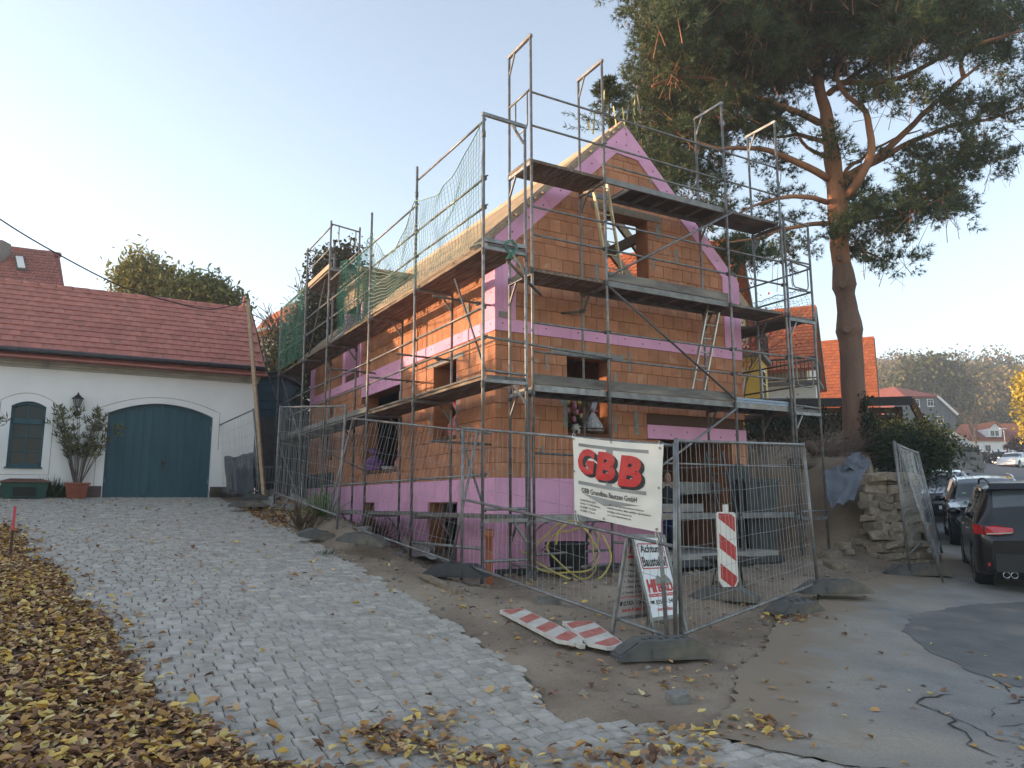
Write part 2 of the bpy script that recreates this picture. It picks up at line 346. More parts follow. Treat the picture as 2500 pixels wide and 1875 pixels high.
# gutter of concrete slabs with a drain grate
M['slab'] = mat('gutter slab', (.42,.40,.36), (.33,.31,.28), .93, 3, bump=.4, bscale=12, fine=.2, rand=.12, c3=(.16,.14,.115), s3=2., t3=(.55,.75))
gut = sheet('gutter', [tuple(W(*p)[:2]) for p in [(-1.5,-8.42),(-.2,-8.25),(1.7,-7.5),(5.2,-6.2),(8.5,-5.9),(8.9,-6.6),(5.6,-6.9),(2.2,-8.1),(.3,-8.95),(-1.3,-9.4)]], .25, -.004, M['bedding'], 'concrete gutter along the edge of the street')
gu = Vector((.93, .37)).normalized(); gp = Vector((-.37, .93)).normalized()
for k in range(12):
    for j in range(2):
        L_ = .50; cx, cy = -1.05 + gu.x*k*(L_+.008) + gp.x*(-.16 - j*.34), -8.42 + gu.y*k*(L_+.008) + gp.y*(-.16 - j*.34)
        if k == 4 and j == 0: continue
        mb = MB(); poly = []
        for (u, v) in ((-.5,-.5),(.5,-.5),(.5,.5),(-.5,.5)):
            p = W(cx + gu.x*u*L_ + gp.x*v*.325, cy + gu.y*u*L_ + gp.y*v*.325); poly.append(Vector((p.x, p.y, gz(p.x, p.y) - .03)))
        mb.prism(poly, (0, 0, .045 + random.uniform(-.004, .006))); mb.build('gutter_slab', M['slab'], gut)
gc = W(-1.05 + gu.x*4*.508 - gp.x*.16, -8.42 + gu.y*4*.508 - gp.y*.16)
gr = thing('drain_grate', 'dark iron drain grate set in the concrete gutter', 'drain grate', (gc.x, gc.y, gz(gc.x, gc.y) + .012), YAW + math.atan2(gu.y, gu.x))
M['iron'] = mat('cast iron', (.07,.07,.072), (.05,.045,.04), .6, 8, metal=.5, bump=.4)
mb = MB(); mb.box(-.24,.24,-.16,-.135,-.03,.012); mb.box(-.24,.24,.135,.16,-.03,.012); mb.box(-.24,-.215,-.135,.135,-.03,.012); mb.box(.215,.24,-.135,.135,-.03,.012); mb.build('frame', M['iron'], gr)
for k in range(11): x = -.195 + k*.039; MB().box(x-.009, x+.009, -.135, .135, -.02, .008).build('bar', M['iron'], gr)
MB().box(-.215,.215,-.135,.135,-.06,-.035).build('sump', M['dark'], gr)
# the street climbing away, seen between the cars
ud = Vector((math.sin(SYAW), math.cos(SYAW))); pd = Vector((math.cos(SYAW), -math.sin(SYAW))); S0 = Vector((SX, SY))
def st(d, t): p = S0 + pd*d + ud*t; return (p.x, p.y)
road = sheet('street', [st(.3, 1.5), st(.35, 20), st(.6, 45), st(.2, 62), st(1.5, 78), st(14, 90), st(16, 70), st(9, 40), st(7, 10), st(6.5, -8), st(3.0, -8), st(2.2, -1.0)], 1.2, .016, M['asphalt_far'], 'grey asphalt street climbing away past the parked cars', jitter=.02, sub=.8)

# ---- granite setts
M['sett'] = mat('granite sett', (.40,.362,.312), (.31,.28,.243), .85, 9, 5., bump=.8, bscale=14, fine=.30, rand=.13, c3=(.45,.415,.37), s3=6., t3=(.5,.75))
M['sett_join'] = mat('granite setts', (.40,.362,.312), (.31,.28,.243), .85, 9, 5., bump=.8, bscale=14, fine=.30, island=.13, c3=(.45,.415,.37), s3=6., t3=(.5,.75))
def sett_geo(w, l, rr):
    j = lambda s: rr.uniform(-s, s); hw, hl = w/2, l/2; c = [(-hl,-hw),(hl,-hw),(hl,hw),(-hl,hw)]
    c = [(x + j(.005), y + j(.005)) for x, y in c]; t = .007
    v = [(x, y, -.05) for x, y in c] + [(x, y, -.004 + j(.003)) for x, y in c]
    v += [(x - math.copysign(t+abs(j(.006)), x), y - math.copysign(t+abs(j(.006)), y), .010 + j(.004)) for x, y in c] + [(j(.02), j(.02), .015 + j(.003))]
    f = [(0,1,5,4),(1,2,6,5),(2,3,7,6),(3,0,4,7),(4,5,9,8),(5,6,10,9),(6,7,11,10),(7,4,8,11),(8,9,12),(9,10,12),(10,11,12),(11,8,12)]
    return v, f
def leaf_edge(b):                       # where the swept-up leaf bank meets the cobbles
    P = [(-13,-2.2),(-8,-3.2),(-6.6,-4.1),(-5.65,-4.66),(-4.33,-5.2),(-2.1,-5.62),(1.5,-6.3),(4.7,-6.75),(6.5,-7.6),(9,-9),(12,-9.5)]
    for i in range(len(P)-1):
        if b <= P[i+1][0]:
            t = max(0, (b-P[i][0])/(P[i+1][0]-P[i][0])); return P[i][1]+(P[i+1][1]-P[i][1])*t
    return -9.5
rs = random.Random(5); cand = []
bb = -8.6
while bb < 10.45:
    w = rs.uniform(.112, .138); aa = -9.3 + rs.random()*.1
    while aa < -1.2:
        l = rs.uniform(.115, .17); a = aa + l/2; b = bb + w/2 + .05*math.sin(a*1.7 + .3*math.sin(bb)) + .03*math.sin(a*.9+1)
        aa += l + .006
        if in_poly(a, b, DRIVE) and a > leaf_edge(b) - 2.2: cand.append((a, b, w, l))
    bb += w + .006
def view_key(c):
    p = W(c[0], c[1]); return p.x*p.x + p.y*p.y
def in_view(p): return p.y > 4.35 and abs(p.x / p.y) < .70
cand.sort(key=view_key)
protos = []
for k in range(10):
    v, f = sett_geo(.137, .157, rs); me = bpy.data.meshes.new('sett'); me.from_pydata(v, [], f); me.materials.append(M['sett']); protos.append(me)
big = MB(); nb_ = 0
def slope_n(x, y):
    e = .15; return Vector((gz(x-e, y) - gz(x+e, y), gz(x, y-e) - gz(x, y+e), 2*e)).normalized()
for (a, b, w, l) in cand:
    p = W(a, b); z = gz(p.x, p.y) + rs.uniform(-.005, .005); ang = YAW + rs.uniform(-.05, .05) + .05*math.cos(a*1.7)
    if nb_ < 300 and in_view(p) and a > leaf_edge(b) + .25 and not (b < -6.0 and a < -3.3):
        o = link('sett', rs.choice(protos), driveway); o.location = (p.x, p.y, z); o.scale = (l/.157, w/.137, 1)
        n = slope_n(p.x, p.y); o.rotation_mode = 'QUATERNION'; o.rotation_quaternion = Vector((0,0,1)).rotation_difference(n) @ Matrix.Rotation(ang + (math.pi if rs.random() < .5 else 0), 4, 'Z').to_quaternion(); nb_ += 1
    else:
        v, f = sett_geo(w, l, rs); ca, sa = math.cos(ang), math.sin(ang); vv = []
        for (x, y, h) in v:
            X, Y = p.x + x*ca - y*sa, p.y + x*sa + y*ca; vv.append((X, Y, gz(X, Y) + h + z - gz(p.x, p.y)))
        big.add(vv, f)
o = big.build('setts', M['sett_join'], driveway); tag(o, kind='stuff')
# ================================================================= the new brick house
HW, HL = 5.85, 11.70; ZB, ZS0, ZS1 = 2.0, 4.49, 4.705; APX, APZ, RK = 2.925, 8.95, .957
house = house_thing('brick_house', 'unfinished orange clay brick house shell with pink foam boards and bare roof', 'house')
for nm, ax in (('brick_jx','X'),('brick_jy','Y')):
    M[nm] = grooves(mat('clay brickwork', BR1, BR2, .85, 3., 5., bump=.35, bscale=30, fine=.14, island=.13, c3=(.52,.30,.19), s3=5., t3=(.58,.75)), 14, .45, ax, .006)
def roofz(a, off=0.): return APZ - off - abs(a - APX) * RK
def cells(x0, x1, z0, z1, opens, clip=None):
    xs_ = sorted({x0, x1, *[v for o in opens for v in o[:2] if x0 < v < x1]}); zs_ = sorted({z0, z1, *[v for o in opens for v in o[2:] if z0 < v < z1]}); out = []
    for i in range(len(xs_)-1):
        for j in range(len(zs_)-1):
            cx, cz = (xs_[i]+xs_[i+1])/2, (zs_[j]+zs_[j+1])/2
            if any(o[0] < cx < o[1] and o[2] < cz < o[3] for o in opens): continue
            P = [(xs_[i],zs_[j]),(xs_[i+1],zs_[j]),(xs_[i+1],zs_[j+1]),(xs_[i],zs_[j+1])]
            for c in (clip or []): P = clip_poly(P, *c) if P else P
            if P and len(P) > 2: out.append(P)
    return out
def rakeclip(off): 
    return [((-RK, 1.), APZ - off - APX*RK), ((RK, 1.), APZ - off + APX*RK)]
G_OP = [(1.46,2.43,2.80,4.20),(3.55,5.44,.55,2.77),(2.36,3.42,5.62,7.07)]
L_OP = [(1.52,2.55,2.83,4.23),(4.40,6.70,2.33,4.15),(9.25,9.75,2.82,4.08),(1.40,2.72,.55,1.58),(5.75,6.55,.95,1.58),(7.12,8.28,4.9,6.6)]
TH = .365; S = .03
def wallcore(name, rects, axis_, face, inward, mats, parent=house, th=TH):
    mb = MB()
    for P in rects:
        if axis_ == 'a': mb.prism([(x, face + inward*S, z) for x, z in P], (0, inward*(th-S), 0))
        else: mb.prism([(face + inward*S, x, z) for x, z in P], (inward*(th-S), 0, 0))
    return mb.build(name, mats, parent)
gw = wallcore('gable_wall', cells(0.03, HW-.03, .3, 9, G_OP, rakeclip(.06)), 'a', 0, 1, M['brick_core'])
lw = wallcore('side_wall', cells(TH+.002, HL-.03, .3, 6.1, L_OP), 'b', 0, 1, M['brick_core'])
rw = wallcore('side_wall', cells(TH+.002, HL-.03, .3, 5.9, []), 'b', HW, -1, M['brick_core'])
bw = wallcore('gable_wall', cells(TH+.03, HW-TH-.03, .3, 5.9, []), 'a', HL, -1, M['brick_core'])
MB().box(TH, HW-TH, TH, HL-TH, ZS0, ZS1-.02).build('floor_slab', M['concrete'], house)
MB().box(TH, HW-TH, TH, HL-TH, 1.75, 1.98).build('floor_slab', M['concrete'], house)
MB().box(TH, HW-TH, 4.2, 4.4, 2.0, 4.48).build('partition_wall', M['brick_core'], house)
MB().box(2.9, 3.05, TH+.01, 4.1, .4, 4.48).build('partition_wall', M['brick_core'], house)
MB().box(TH, HW-TH, 4.2, 4.4, .4, 1.74).build('partition_wall', M['concrete'], house)
MB().box(TH, HW-TH, .36, 4.2, .38, .5).build('cellar_floor', M['concrete'], house)

def backing(name, rects, wall, par):
    mb = MB()
    for P in rects: mb.prism([(x, .0255, z) for x, z in P] if wall == 'g' else [(.0255, x, z) for x, z in P], (0,.003,0) if wall == 'g' else (.003,0,0))
    mb.build(name, M['joint'], par)
backing('joint_bed', cells(0.03, HW-.03, ZB, 9, [(o[0]-.006,o[1]+.006,o[2]-.006,o[3]+.006) for o in G_OP], rakeclip(.08)), 'g', gw); backing('joint_bed', cells(.03, HL-.03, ZB, 6.05, [(o[0]-.006,o[1]+.006,o[2]-.006,o[3]+.006) for o in L_OP]), 'l', lw)
# ---- bricks, course by course
def brick_mesh(poly, d):                 # poly in (x,z) about its own middle, d deep, outer face at y=0
    mb = MB(); n = len(poly); e = .004; cx = sum(p[0] for p in poly)/n; cz = sum(p[1] for p in poly)/n
    inn = [(p[0] + (cx-p[0])*e/max(.02, abs(cx-p[0])), p[1] + (cz-p[1])*e/max(.02, abs(cz-p[1]))) for p in poly]
    v = [(x, 0, z) for x, z in inn] + [(x, e, z) for x, z in poly] + [(x, d, z) for x, z in poly]
    f = [tuple(range(n))] + [(i, i+n, (i+1) % n+n, (i+1) % n) for i in range(n)] + [(i+n, i+2*n, (i+1) % n+2*n, (i+1) % n+n) for i in range(n)]
    return v, f
items = []                               # (dist, wall, polygon)
def lay(wall, x0, x1, z0, z1, opens, clip, seed, special=()):
    rr = random.Random(seed); H = .249; z = z0; row = 0
    while z < z1 - .02:
        zt = min(z + H, z1); segs = [(x0, x1)]
        for o in opens:
            if o[2] < zt - .01 and o[3] > z + .01:
                ns = []
                for s0, s1 in segs:
                    if o[1] <= s0 or o[0] >= s1: ns.append((s0, s1))
                    else:
                        if o[0] - s0 > .02: ns.append((s0, o[0]))
                        if s1 - o[1] > .02: ns.append((o[1], s1))
                segs = ns
        for s0, s1 in segs:
            x = s0; first = .124 if row % 2 else .248
            while x < s1 - .005:
                xe = min(x + (first if x == s0 else .248), s1)
                if s1 - xe < .05: xe = s1
                P = [(x+.0028, z+.0032), (xe-.0028, z+.0032), (xe-.0028, zt-.0032), (x+.0028, zt-.0032)]
                for c in clip: P = clip_poly(P, *c) if P else P
                if P and len(P) >= 3:
                    cx = sum(p[0] for p in P)/len(P); cz = sum(p[1] for p in P)/len(P); w = W(cx, 0, cz) if wall == 'g' else W(0, cx, cz)
                    items.append(((w - Vector((0,0,CAMZ))).length, wall, P, cx, cz, rr.random()))
                x = xe
        z = zt; row += 1
# openings as well as pink boards interrupt the brick face
PG = [(0,.40,ZS1,6.2),(5.38,HW,ZS1,6.2),(3.25,HW,2.77,3.03)]
PL = [(0,.40,ZS1,6.1),(11.22,HL,ZS1,6.1),(8.28,8.50,ZS1,6.1),(6.98,7.12,ZS1,6.1),(4.2,6.9,4.15,ZS0)]
lay('g', 0, HW, ZB, ZS0, G_OP + PG, [], 1); lay('g', 0, HW, ZS1, APZ, G_OP + PG, rakeclip(.30), 2)
lay('l', .0, HL, ZB, ZS0, L_OP + PL, [], 3); lay('l', .0, HL, ZS1, 6.05, L_OP + PL, [], 4)
items.sort(key=lambda t: t[0]); share = {}; jm = {'g': MB(), 'l': MB()}; nB = 0
for (d, wall, P, cx, cz, rnd) in items:
    Pc = [(p[0]-cx, p[1]-cz) for p in P]; y0 = -.002 + rnd*.005
    if wall == 'l': Pc = [(-p[0], p[1]) for p in Pc][::-1]
    v, f = brick_mesh(Pc, .034)
    if nB < 300 and len(P) == 4:
        key = tuple(round(c, 3) for p in Pc for c in p)
        if key not in share:
            me = bpy.data.meshes.new('brick'); me.from_pydata(v, [], f); me.materials.append(M['brick']); share[key] = me
        o = link('brick', share[key], gw if wall == 'g' else lw)
        if wall == 'g': o.location = (cx, y0, cz)
        else: o.location = (y0, cx, cz); o.rotation_euler = (0, 0, -math.pi/2)
        nB += 1
    else:
        if wall == 'g': jm[wall].add([(x+cx, y+y0, z+cz) for x, y, z in v], f)
        else: jm[wall].add([(y+y0, cx-x, z+cz) for x, y, z in v], f)
tag(jm['g'].build('bricks', M['brick_jx'], gw), kind='stuff'); tag(jm['l'].build('bricks', M['brick_jy'], lw), kind='stuff')
# mortar smears and concrete lintels
def on_g(x0, x1, z0, z1, t=.004, m='mortar', name='mortar_smear'): return MB().box(x0, x1, -.002-t, .03, z0, z1).build(name, M[m], gw)
for q in ((1.0,1.05,3.9,4.2),(1.28,1.36,3.3,3.75),(1.36,1.45,2.9,3.5),(2.5,2.56,3.6,3.95),(2.48,2.54,2.85,3.2),(.9,.96,2.4,2.55),(2.95,3.05,2.83,3.28),(2.85,2.9,4.0,4.4),(2.12,2.2,5.35,6.0),(3.5,3.56,6.1,6.4),(3.62,3.75,6.75,7.05),(1.25,1.32,7.0,7.3),(3.5,3.58,7.9,8.2),(4.1,4.18,6.3,6.6)): on_g(*q)
on_g(1.12, 2.75, 4.21, 4.30, .006, 'concrete', 'lintel'); on_g(2.06, 3.75, 7.08, 7.22, .012, 'lumber_old', 'lintel')
for q in ((.06,.22,4.72,4.82),): on_g(*q, t=.03)
def on_l(b0, b1, z0, z1, m='mortar', t=.004): return MB().box(-.002-t, .03, b0, b1, z0, z1).build('mortar_smear', M[m], lw)
for q in ((1.2,2.8,4.24,4.33),(1.42,1.5,3.2,3.9),(2.6,2.68,2.9,3.3),(4.28,4.36,3.2,4.0),(9.8,9.9,2.9,3.6),(1.0,1.12,4.9,5.2)): on_l(*q)

# ---- pink foam boards
dots = MB()
def pk_g(a0, a1, z0, z1, t=.016, dot=True):
    MB().box(a0+.002, a1-.002, -t, .034, z0, z1).build('foam_board', M['pink'], house)
    if dot and a1-a0 > .3:
        for k in range(max(1, int((a1-a0)/.42))): x = a0 + .15 + k*.42; dots.lathe([(0,-t-.003),(.014,-t-.003),(.014,-t+.002)], 8, (x, 0, z0+(z1-z0)*(.35 if k % 2 else .6)), 'Y')
def pk_l(b0, b1, z0, z1, t=.016, dot=True):
    MB().box(-t, .034, b0+.002, b1-.002, z0, z1).build('foam_board', M['pink'], house)
    if dot and b1-b0 > .3:
        for k in range(max(1, int((b1-b0)/.42))): x = b0 + .15 + k*.42; dots.lathe([(0,-t-.003),(.014,-t-.003),(.014,-t+.002)], 8, (0, x, z0+(z1-z0)*(.35 if k % 2 else .6)), 'X')
for a0, a1 in ((-.0135,1.25),(1.25,2.5),(2.5,3.55)):
    pk_g(a0, a1, 1.42, ZB, .012, False); pk_g(a0, a1, .9, 1.418, .012, False); pk_g(a0 + (.03 if a0 < 0 else 0), a1, .42, .898, .014, False)
pk_g(5.44, HW, .42, 2.0, .012, False)
for b0, b1 in ((-.0125,1.4),(1.4,2.72),(2.72,4.1),(4.1,5.4),(5.4,6.6),(6.6,7.9),(7.9,9.2),(9.2,10.4),(10.4,HL)):
    lo = .42 + .1*b0; pk_l(b0, b1, 1.60, ZB, .012, False)
    if (b0, b1) == (1.4, 2.72): continue
    pk_l(b0, b1 if b0 != 5.4 else 5.75, max(.95, lo-.2), 1.598, .012, False)
    if lo < 1.1: pk_l(b0, b1 if b0 != 5.4 else 5.75, .42, .948 if lo-.2 < .95 else lo, .014, False)
for a0, a1 in ((-.0175,.86),(.86,1.55),(1.55,2.5),(2.5,2.62),(2.62,3.9),(3.9,5.1),(5.1,HW)): pk_g(a0, a1, ZS0, ZS1)
x = -.0165
while x < HL-.05: e = min(x + 1.25, HL); pk_l(x, e, ZS0, ZS1); x = e
pk_l(4.2, 5.5, 4.15, ZS0-.003); pk_l(5.5, 6.9, 4.15, ZS0-.003)
pk_g(-.0175, .14, ZS1+.003, 6.12, dot=False); pk_g(.14, .28, ZS1+.003, 6.2, dot=False); pk_g(.28, .40, ZS1+.003, 6.3, dot=False)
pk_g(5.38, 5.56, ZS1+.003, 6.3); pk_g(5.56, 5.70, ZS1+.003, 6.2, dot=False); pk_g(5.70, HW+.0, ZS1+.003, 6.12, dot=False)
pk_l(-.0165, .40, ZS1+.003, 5.5); pk_l(-.0165, .40, 5.503, 6.05); pk_l(11.22, HL, ZS1+.003, 6.05, dot=False); pk_l(8.28, 8.50, ZS1+.003, 6.9); pk_l(6.98, 7.12, ZS1+.003, 6.9)
pk_g(3.25, 4.55, 2.77, 3.03); pk_g(4.55, HW, 2.77, 3.03)
for sgn in (-1, 1):                      # raking boards under the roof
    E0 = (APX + sgn*2.94, APZ - 2.94*RK); E1 = (APX, APZ); n = Vector((-sgn*RK, -1)).normalized(); wv = .285
    ts = [0, .34, .72, 1.0] if sgn < 0 else [0, .3, .66, 1.0]
    for k in range(3):
        p = [E0[0]+(E1[0]-E0[0])*ts[k], E0[1]+(E1[1]-E0[1])*ts[k]]; q = [E0[0]+(E1[0]-E0[0])*ts[k+1], E0[1]+(E1[1]-E0[1])*ts[k+1]]
        qi = (q[0]+n.x*wv, q[1]+n.y*wv) if k < 2 else ((APX, APZ - wv*math.hypot(1, RK)))
        pi = (p[0]+n.x*wv, p[1]+n.y*wv)
        if sgn > 0: c = Vector(((p[0]+q[0]+qi[0]+pi[0])/4, (p[1]+q[1]+qi[1]+pi[1])/4))
        P = [p, q, qi, pi]; cx = sum(v[0] for v in P)/4; cz = sum(v[1] for v in P)/4
        P = [(v[0]+(cx-v[0])*.002, v[1]+(cz-v[1])*.002) for v in P]
        MB().prism([(v[0], -.020, v[1]) for v in P], (0, .052, 0)).build('foam_board', M['pink'], house)
        for u in (.25, .6, .9): dots.lathe([(0,-.023),(.016,-.023),(.016,-.018)], 8, (p[0]+(q[0]-p[0])*u+n.x*.13, 0, p[1]+(q[1]-p[1])*u+n.y*.13), 'Y')
MB().prism([(2.55,-.024,8.33),(3.35,-.024,8.28),(3.12,-.024,8.50),(2.7,-.024,8.55)], (0,.05,0)).build('foam_board', M['pink'], house)
tag(dots.build('fixing_dots', M['dot'], house), kind='stuff')
# liners of the door-high opening in the side wall
MB().box(.035, .34, 8.22, 8.278, 4.9, 6.6).build('reveal_board', M['pink'], house)
MB().box(.035, .34, 7.122, 7.18, 4.9, 6.6).build('reveal_board', M['pink'], house)

# ---- roof: rafters, boarding on the street side, battens
def rp(t, h, sgn=-1): return (APX + sgn*t, APZ - t*RK + h)
nrm = Vector((-RK, 1)).normalized()
roof = MB().prism([(APX, .06, APZ-.02), (APX-3.3, .06, APZ-.02-3.3*RK), (APX-3.3, .06, APZ+.01-3.3*RK), (APX, .06, APZ+.01)], (0, 6.95, 0)).build('roof', M['membrane'], house)
MB().prism([(APX, 8.5, APZ-.02), (APX-3.3, 8.5, APZ-.02-3.3*RK), (APX-3.3, 8.5, APZ+.01-3.3*RK), (APX, 8.5, APZ+.01)], (0, HL-8.5, 0)).build('roof_board', M['membrane'], roof)
MB().prism([(APX, 7.03, APZ-.02), (APX-1.7, 7.03, APZ-.02-1.7*RK), (APX-1.7, 7.03, APZ+.01-1.7*RK), (APX, 7.03, APZ+.01)], (0, 1.45, 0)).build('roof_board', M['membrane'], roof)
for k in range(15):                      # rafters
    b = .12 + k*.8
    for sgn in (-1, 1):
        tmax = 3.35 if not (sgn < 0 and 6.9 < b < 8.5) else 1.7
        p = (APX + sgn*.03, b, APZ-.16); q = (APX + sgn*tmax, b, APZ-.16-tmax*RK); MB().bar(p, q, .08, .18).build('rafter', M['lumber'], roof)
for b in (-.09,):                        # barge boards
    MB().bar((APX-.02, .055, APZ+.06), (APX-3.32, .055, APZ+.06-3.32*RK), .06, .10).build('barge_board', M['batten'], roof)
    MB().bar((APX-.3, .115, APZ-.3*RK+.13), (APX-3.36, .115, APZ+.13-3.36*RK), .05, .08).build('barge_board', M['batten'], roof)
rr = random.Random(3)
for k in range(24):                      # battens, their ends uneven at the gable
    t = .16 + k*.138; e0 = rr.choice((.0, -.03, .12, .02, -.06)) ; 
    e1 = HL + .05 if t < 1.6 else 6.95
    p = rp(t, .075); MB().bar((p[0], e0, p[1]), (p[0], e1, p[1]), .055, .035, (-RK, 0, 1)).build('batten', M['batten'], roof)
    if t >= 1.6: MB().bar((p[0], 8.5, p[1]), (p[0], HL+.05, p[1]), .055, .035, (-RK, 0, 1)).build('batten', M['batten'], roof)
for k in range(7):
    t = .25 + k*.45; p = rp(t, .03, 1); MB().bar((p[0], 5.0, p[1]), (p[0], HL, p[1]), .05, .035, (RK, 0, 1)).build('batten', M['batten'], roof)
MB().bar((APX, .05, APZ+.10), (APX, HL, APZ+.10), .06, .09).build('ridge_beam', M['lumber'], roof)
MB().bar((1.55, TH, 7.3), (1.55, HL-TH, 7.3), .12, .2).build('purlin', M['lumber'], roof); MB().bar((4.3, TH, 7.3), (4.3, HL-TH, 7.3), .12, .2).build('purlin', M['lumber'], roof)
MB().bar((1.0, 1.6, 4.7), (3.1, 1.9, 7.9), .1, .2).build('brace_beam', M['lumber'], roof); MB().bar((3.9, 2.0, 4.7), (2.4, 2.1, 7.3), .1, .16).build('brace_beam', M['lumber'], roof)
MB().box(-.42, -.36, .1, 6.95, 5.60, 5.78).build('fascia_board', M['membrane'], roof)
# boarded dormer over the side opening
for k in range(8): MB().box(-.03, .02, 6.98+.0, 8.5, 6.63+k*.092, 6.63+k*.092+.086).build('dormer_board', M['lumber_old'], roof)
MB().box(-.14, 1.9, 6.8, 8.68, 7.38, 7.50).build('dormer_roof', M['lumber_old'], roof)
for b in (7.0, 8.4): MB().box(.02, .12, b, b+.1, 5.5, 7.37).build('dormer_post', M['lumber_old'], roof)
for b in (6.98, 8.46): MB().box(.12, 1.75, b, b+.04, 6.2, 7.37).build('dormer_cheek', M['lumber_old'], roof)
MB().box(.6,.85,9.0,9.25,7.2,8.0).build('chimney_post', M['lumber_old'], roof)
# black sealing sheet at the far end of the side wall, dark doorway jambs
MB().box(-.022, -.014, 9.0, HL+.02, 2.02, 2.4).build('sealing_sheet', M['black_plastic'], house)
MB().box(5.30, HW+.02, -.03, -.018, .45, 2.32).build('sealing_sheet', M['black_plastic'], house)
MB().box(5.6, 5.72, -.13, -.035, .5, 1.85).build('drain_pipe', M['pink'], house)
# entrance slab in front of the doorway
MB().prism([(2.7,-1.15,.62),(5.3,-1.15,.62),(5.3,-.03,.62),(2.7,-.03,.62)], (0,0,.09)).build('entrance_slab', M['concrete'], house)
MB().box(2.65, 5.4, -1.2, -.02, .5, .615).build('slab_insulation', M['black_plastic'], house)
MB().box(-.02, HW, -.03, -.02, .36, .52).build('sealing_skirt', M['black_plastic'], house)
# ================================================================= scaffold round the house
scaf = house_thing('facade_scaffold', 'galvanised tube scaffold with board decks standing round the brick house', 'scaffold')
PO, RA = .0242, .019
def pole(name, p, q, r=PO, m='steel', par=scaf, n=10): return MB().tube([p, q], r, n).build(name, M[m], par, True)
def gzl(a, b): w = W(a, b); return gz(w.x, w.y)
def std(a, b, top, m='steel', foot=None):
    z0 = gzl(a, b) + .06 if foot is None else foot
    o = pole('standard', (a, b, z0), (a, b, top), PO, m)
    MB().box(a-.075, a+.075, b-.075, b+.075, z0-.09, z0-.012).build('base_plate', M['lumber_old'], o)
    MB().tube([(a, b, z0-.012), (a, b, z0+.09)], .031, 8).build('jack_nut', M['steel_dark'], o)
    for zz in (1.4, 3.4, 5.4, 7.25):
        if z0 + .4 < zz < top - .2: MB().lathe([(.026,-.05),(.032,-.045),(.032,.045),(.026,.05)], 10, (a, b, zz-.12)).build('spigot', M['steel_dark'], o, True)
    return o
BL = [-1.46, 1.15, 3.58, 6.60, 8.75, 11.60]; AO, AI = -1.0, -.27
topsO = [7.46, 7.66, 7.62, 8.46, 8.40, 7.42]; topsI = [7.44, 5.45, 5.45, 8.42, 8.36, 5.45]
LV = [1.40, 3.40, 5.40]
for k, b in enumerate(BL):
    std(AO, b, topsO[k]); std(AI, b, topsI[k])
    for z in LV + ([7.28] if k in (3, 4) else []):
        if z < gzl(AO, b) + .3: continue
        MB().bar((AO, b, z-.06), (AI, b, z-.06), .05, .05).build('transom', M['steel'], scaf)
        MB().bar((AI-.02, b, z-.36), (AI-.22, b, z-.09), .03, .03).build('gusset', M['steel'], scaf)
MB().bar((AO-.03, BL[0], 7.46), (AI+.03, BL[0], 7.44), .05, .05).build('top_transom', M['steel'], scaf)
MB().bar((AI-.02, BL[0], 7.15), (AI-.24, BL[0], 7.43), .03, .03).build('gusset', M['steel'], scaf)
MB().bar((AO, BL[0], 5.46), (AI, BL[0], 5.46), .05, .06).build('transom', M['steel'], scaf); pole('end_rail', (AO, BL[0], 3.49), (AI, BL[0], 3.47), RA); pole('end_rail', (AO, BL[0], 1.50), (AI, BL[0], 1.50), RA+.004)
pole('end_rail', (AO, BL[0], .78), (AI, BL[0], .78), RA+.003)
def rail(p, q, r=RA, m='steel'):
    o = pole('guard_rail', p, q, r, m)
    for e, d in ((Vector(p), 1), (Vector(q), -1)):
        pass
    return o
def coupler(a, b, z): return MB().box(a-.035, a+.035, b-.035, b+.035, z-.03, z+.03).tube([(a-.02, b-.06, z), (a+.02, b-.1, z+.01)], .012, 6).build('coupler', M['steel_dark'], scaf)
for k in range(5):
    b0, b1 = BL[k], BL[k+1]
    for z in LV:
        if z < 2 and k > 2: continue
        for h in (.58, 1.04):
            if z < 2 and h > 1: continue
            rail((AO+.03, b0+.02, z+h), (AO+.03, b1-.02, z+h)); coupler(AO+.02, b0+.03, z+h)
rail((AO+.03, BL[0], 7.38), (AO+.03, BL[1], 7.42)); rail((AO+.03, BL[1], 6.95), (AO+.03, BL[3], 6.95)); rail((AO+.03, BL[4], 7.36), (AO+.03, BL[5], 7.36))
for h in (7.78, 8.35): rail((AO+.03, BL[3], h), (AO+.03, BL[4], h))
rail((AI, BL[3], 8.3), (AO, BL[3], 8.38)); rail((AI, BL[4], 8.3), (AO, BL[4], 8.36)); rail((AI, BL[3], 7.8), (AI, BL[4], 7.8))
rail((AO+.02, BL[0]+.02, .95), (AO+.02, BL[1], .93), RA+.004)
def loop_guard(p, q, drop):               # U-shaped end guard hung from a rail
    p = Vector(p); q = Vector(q); d = Vector((0,0,-drop)); e = (q-p)*.12
    pts = [p, p + d*.8, p + d*.94 + e*.35, p + d + e, q + d - e, q + d*.94 - e*.35, q + d*.8, q]
    MB().tube(pts, .014, 7).build('end_guard', M['steel'], scaf, True)
loop_guard((AO+.2, BL[3], 8.38), (AI-.1, BL[3], 8.32), .5); loop_guard((AI, BL[3]+.2, 7.2), (AI, BL[3]+.75, 7.2), .55)
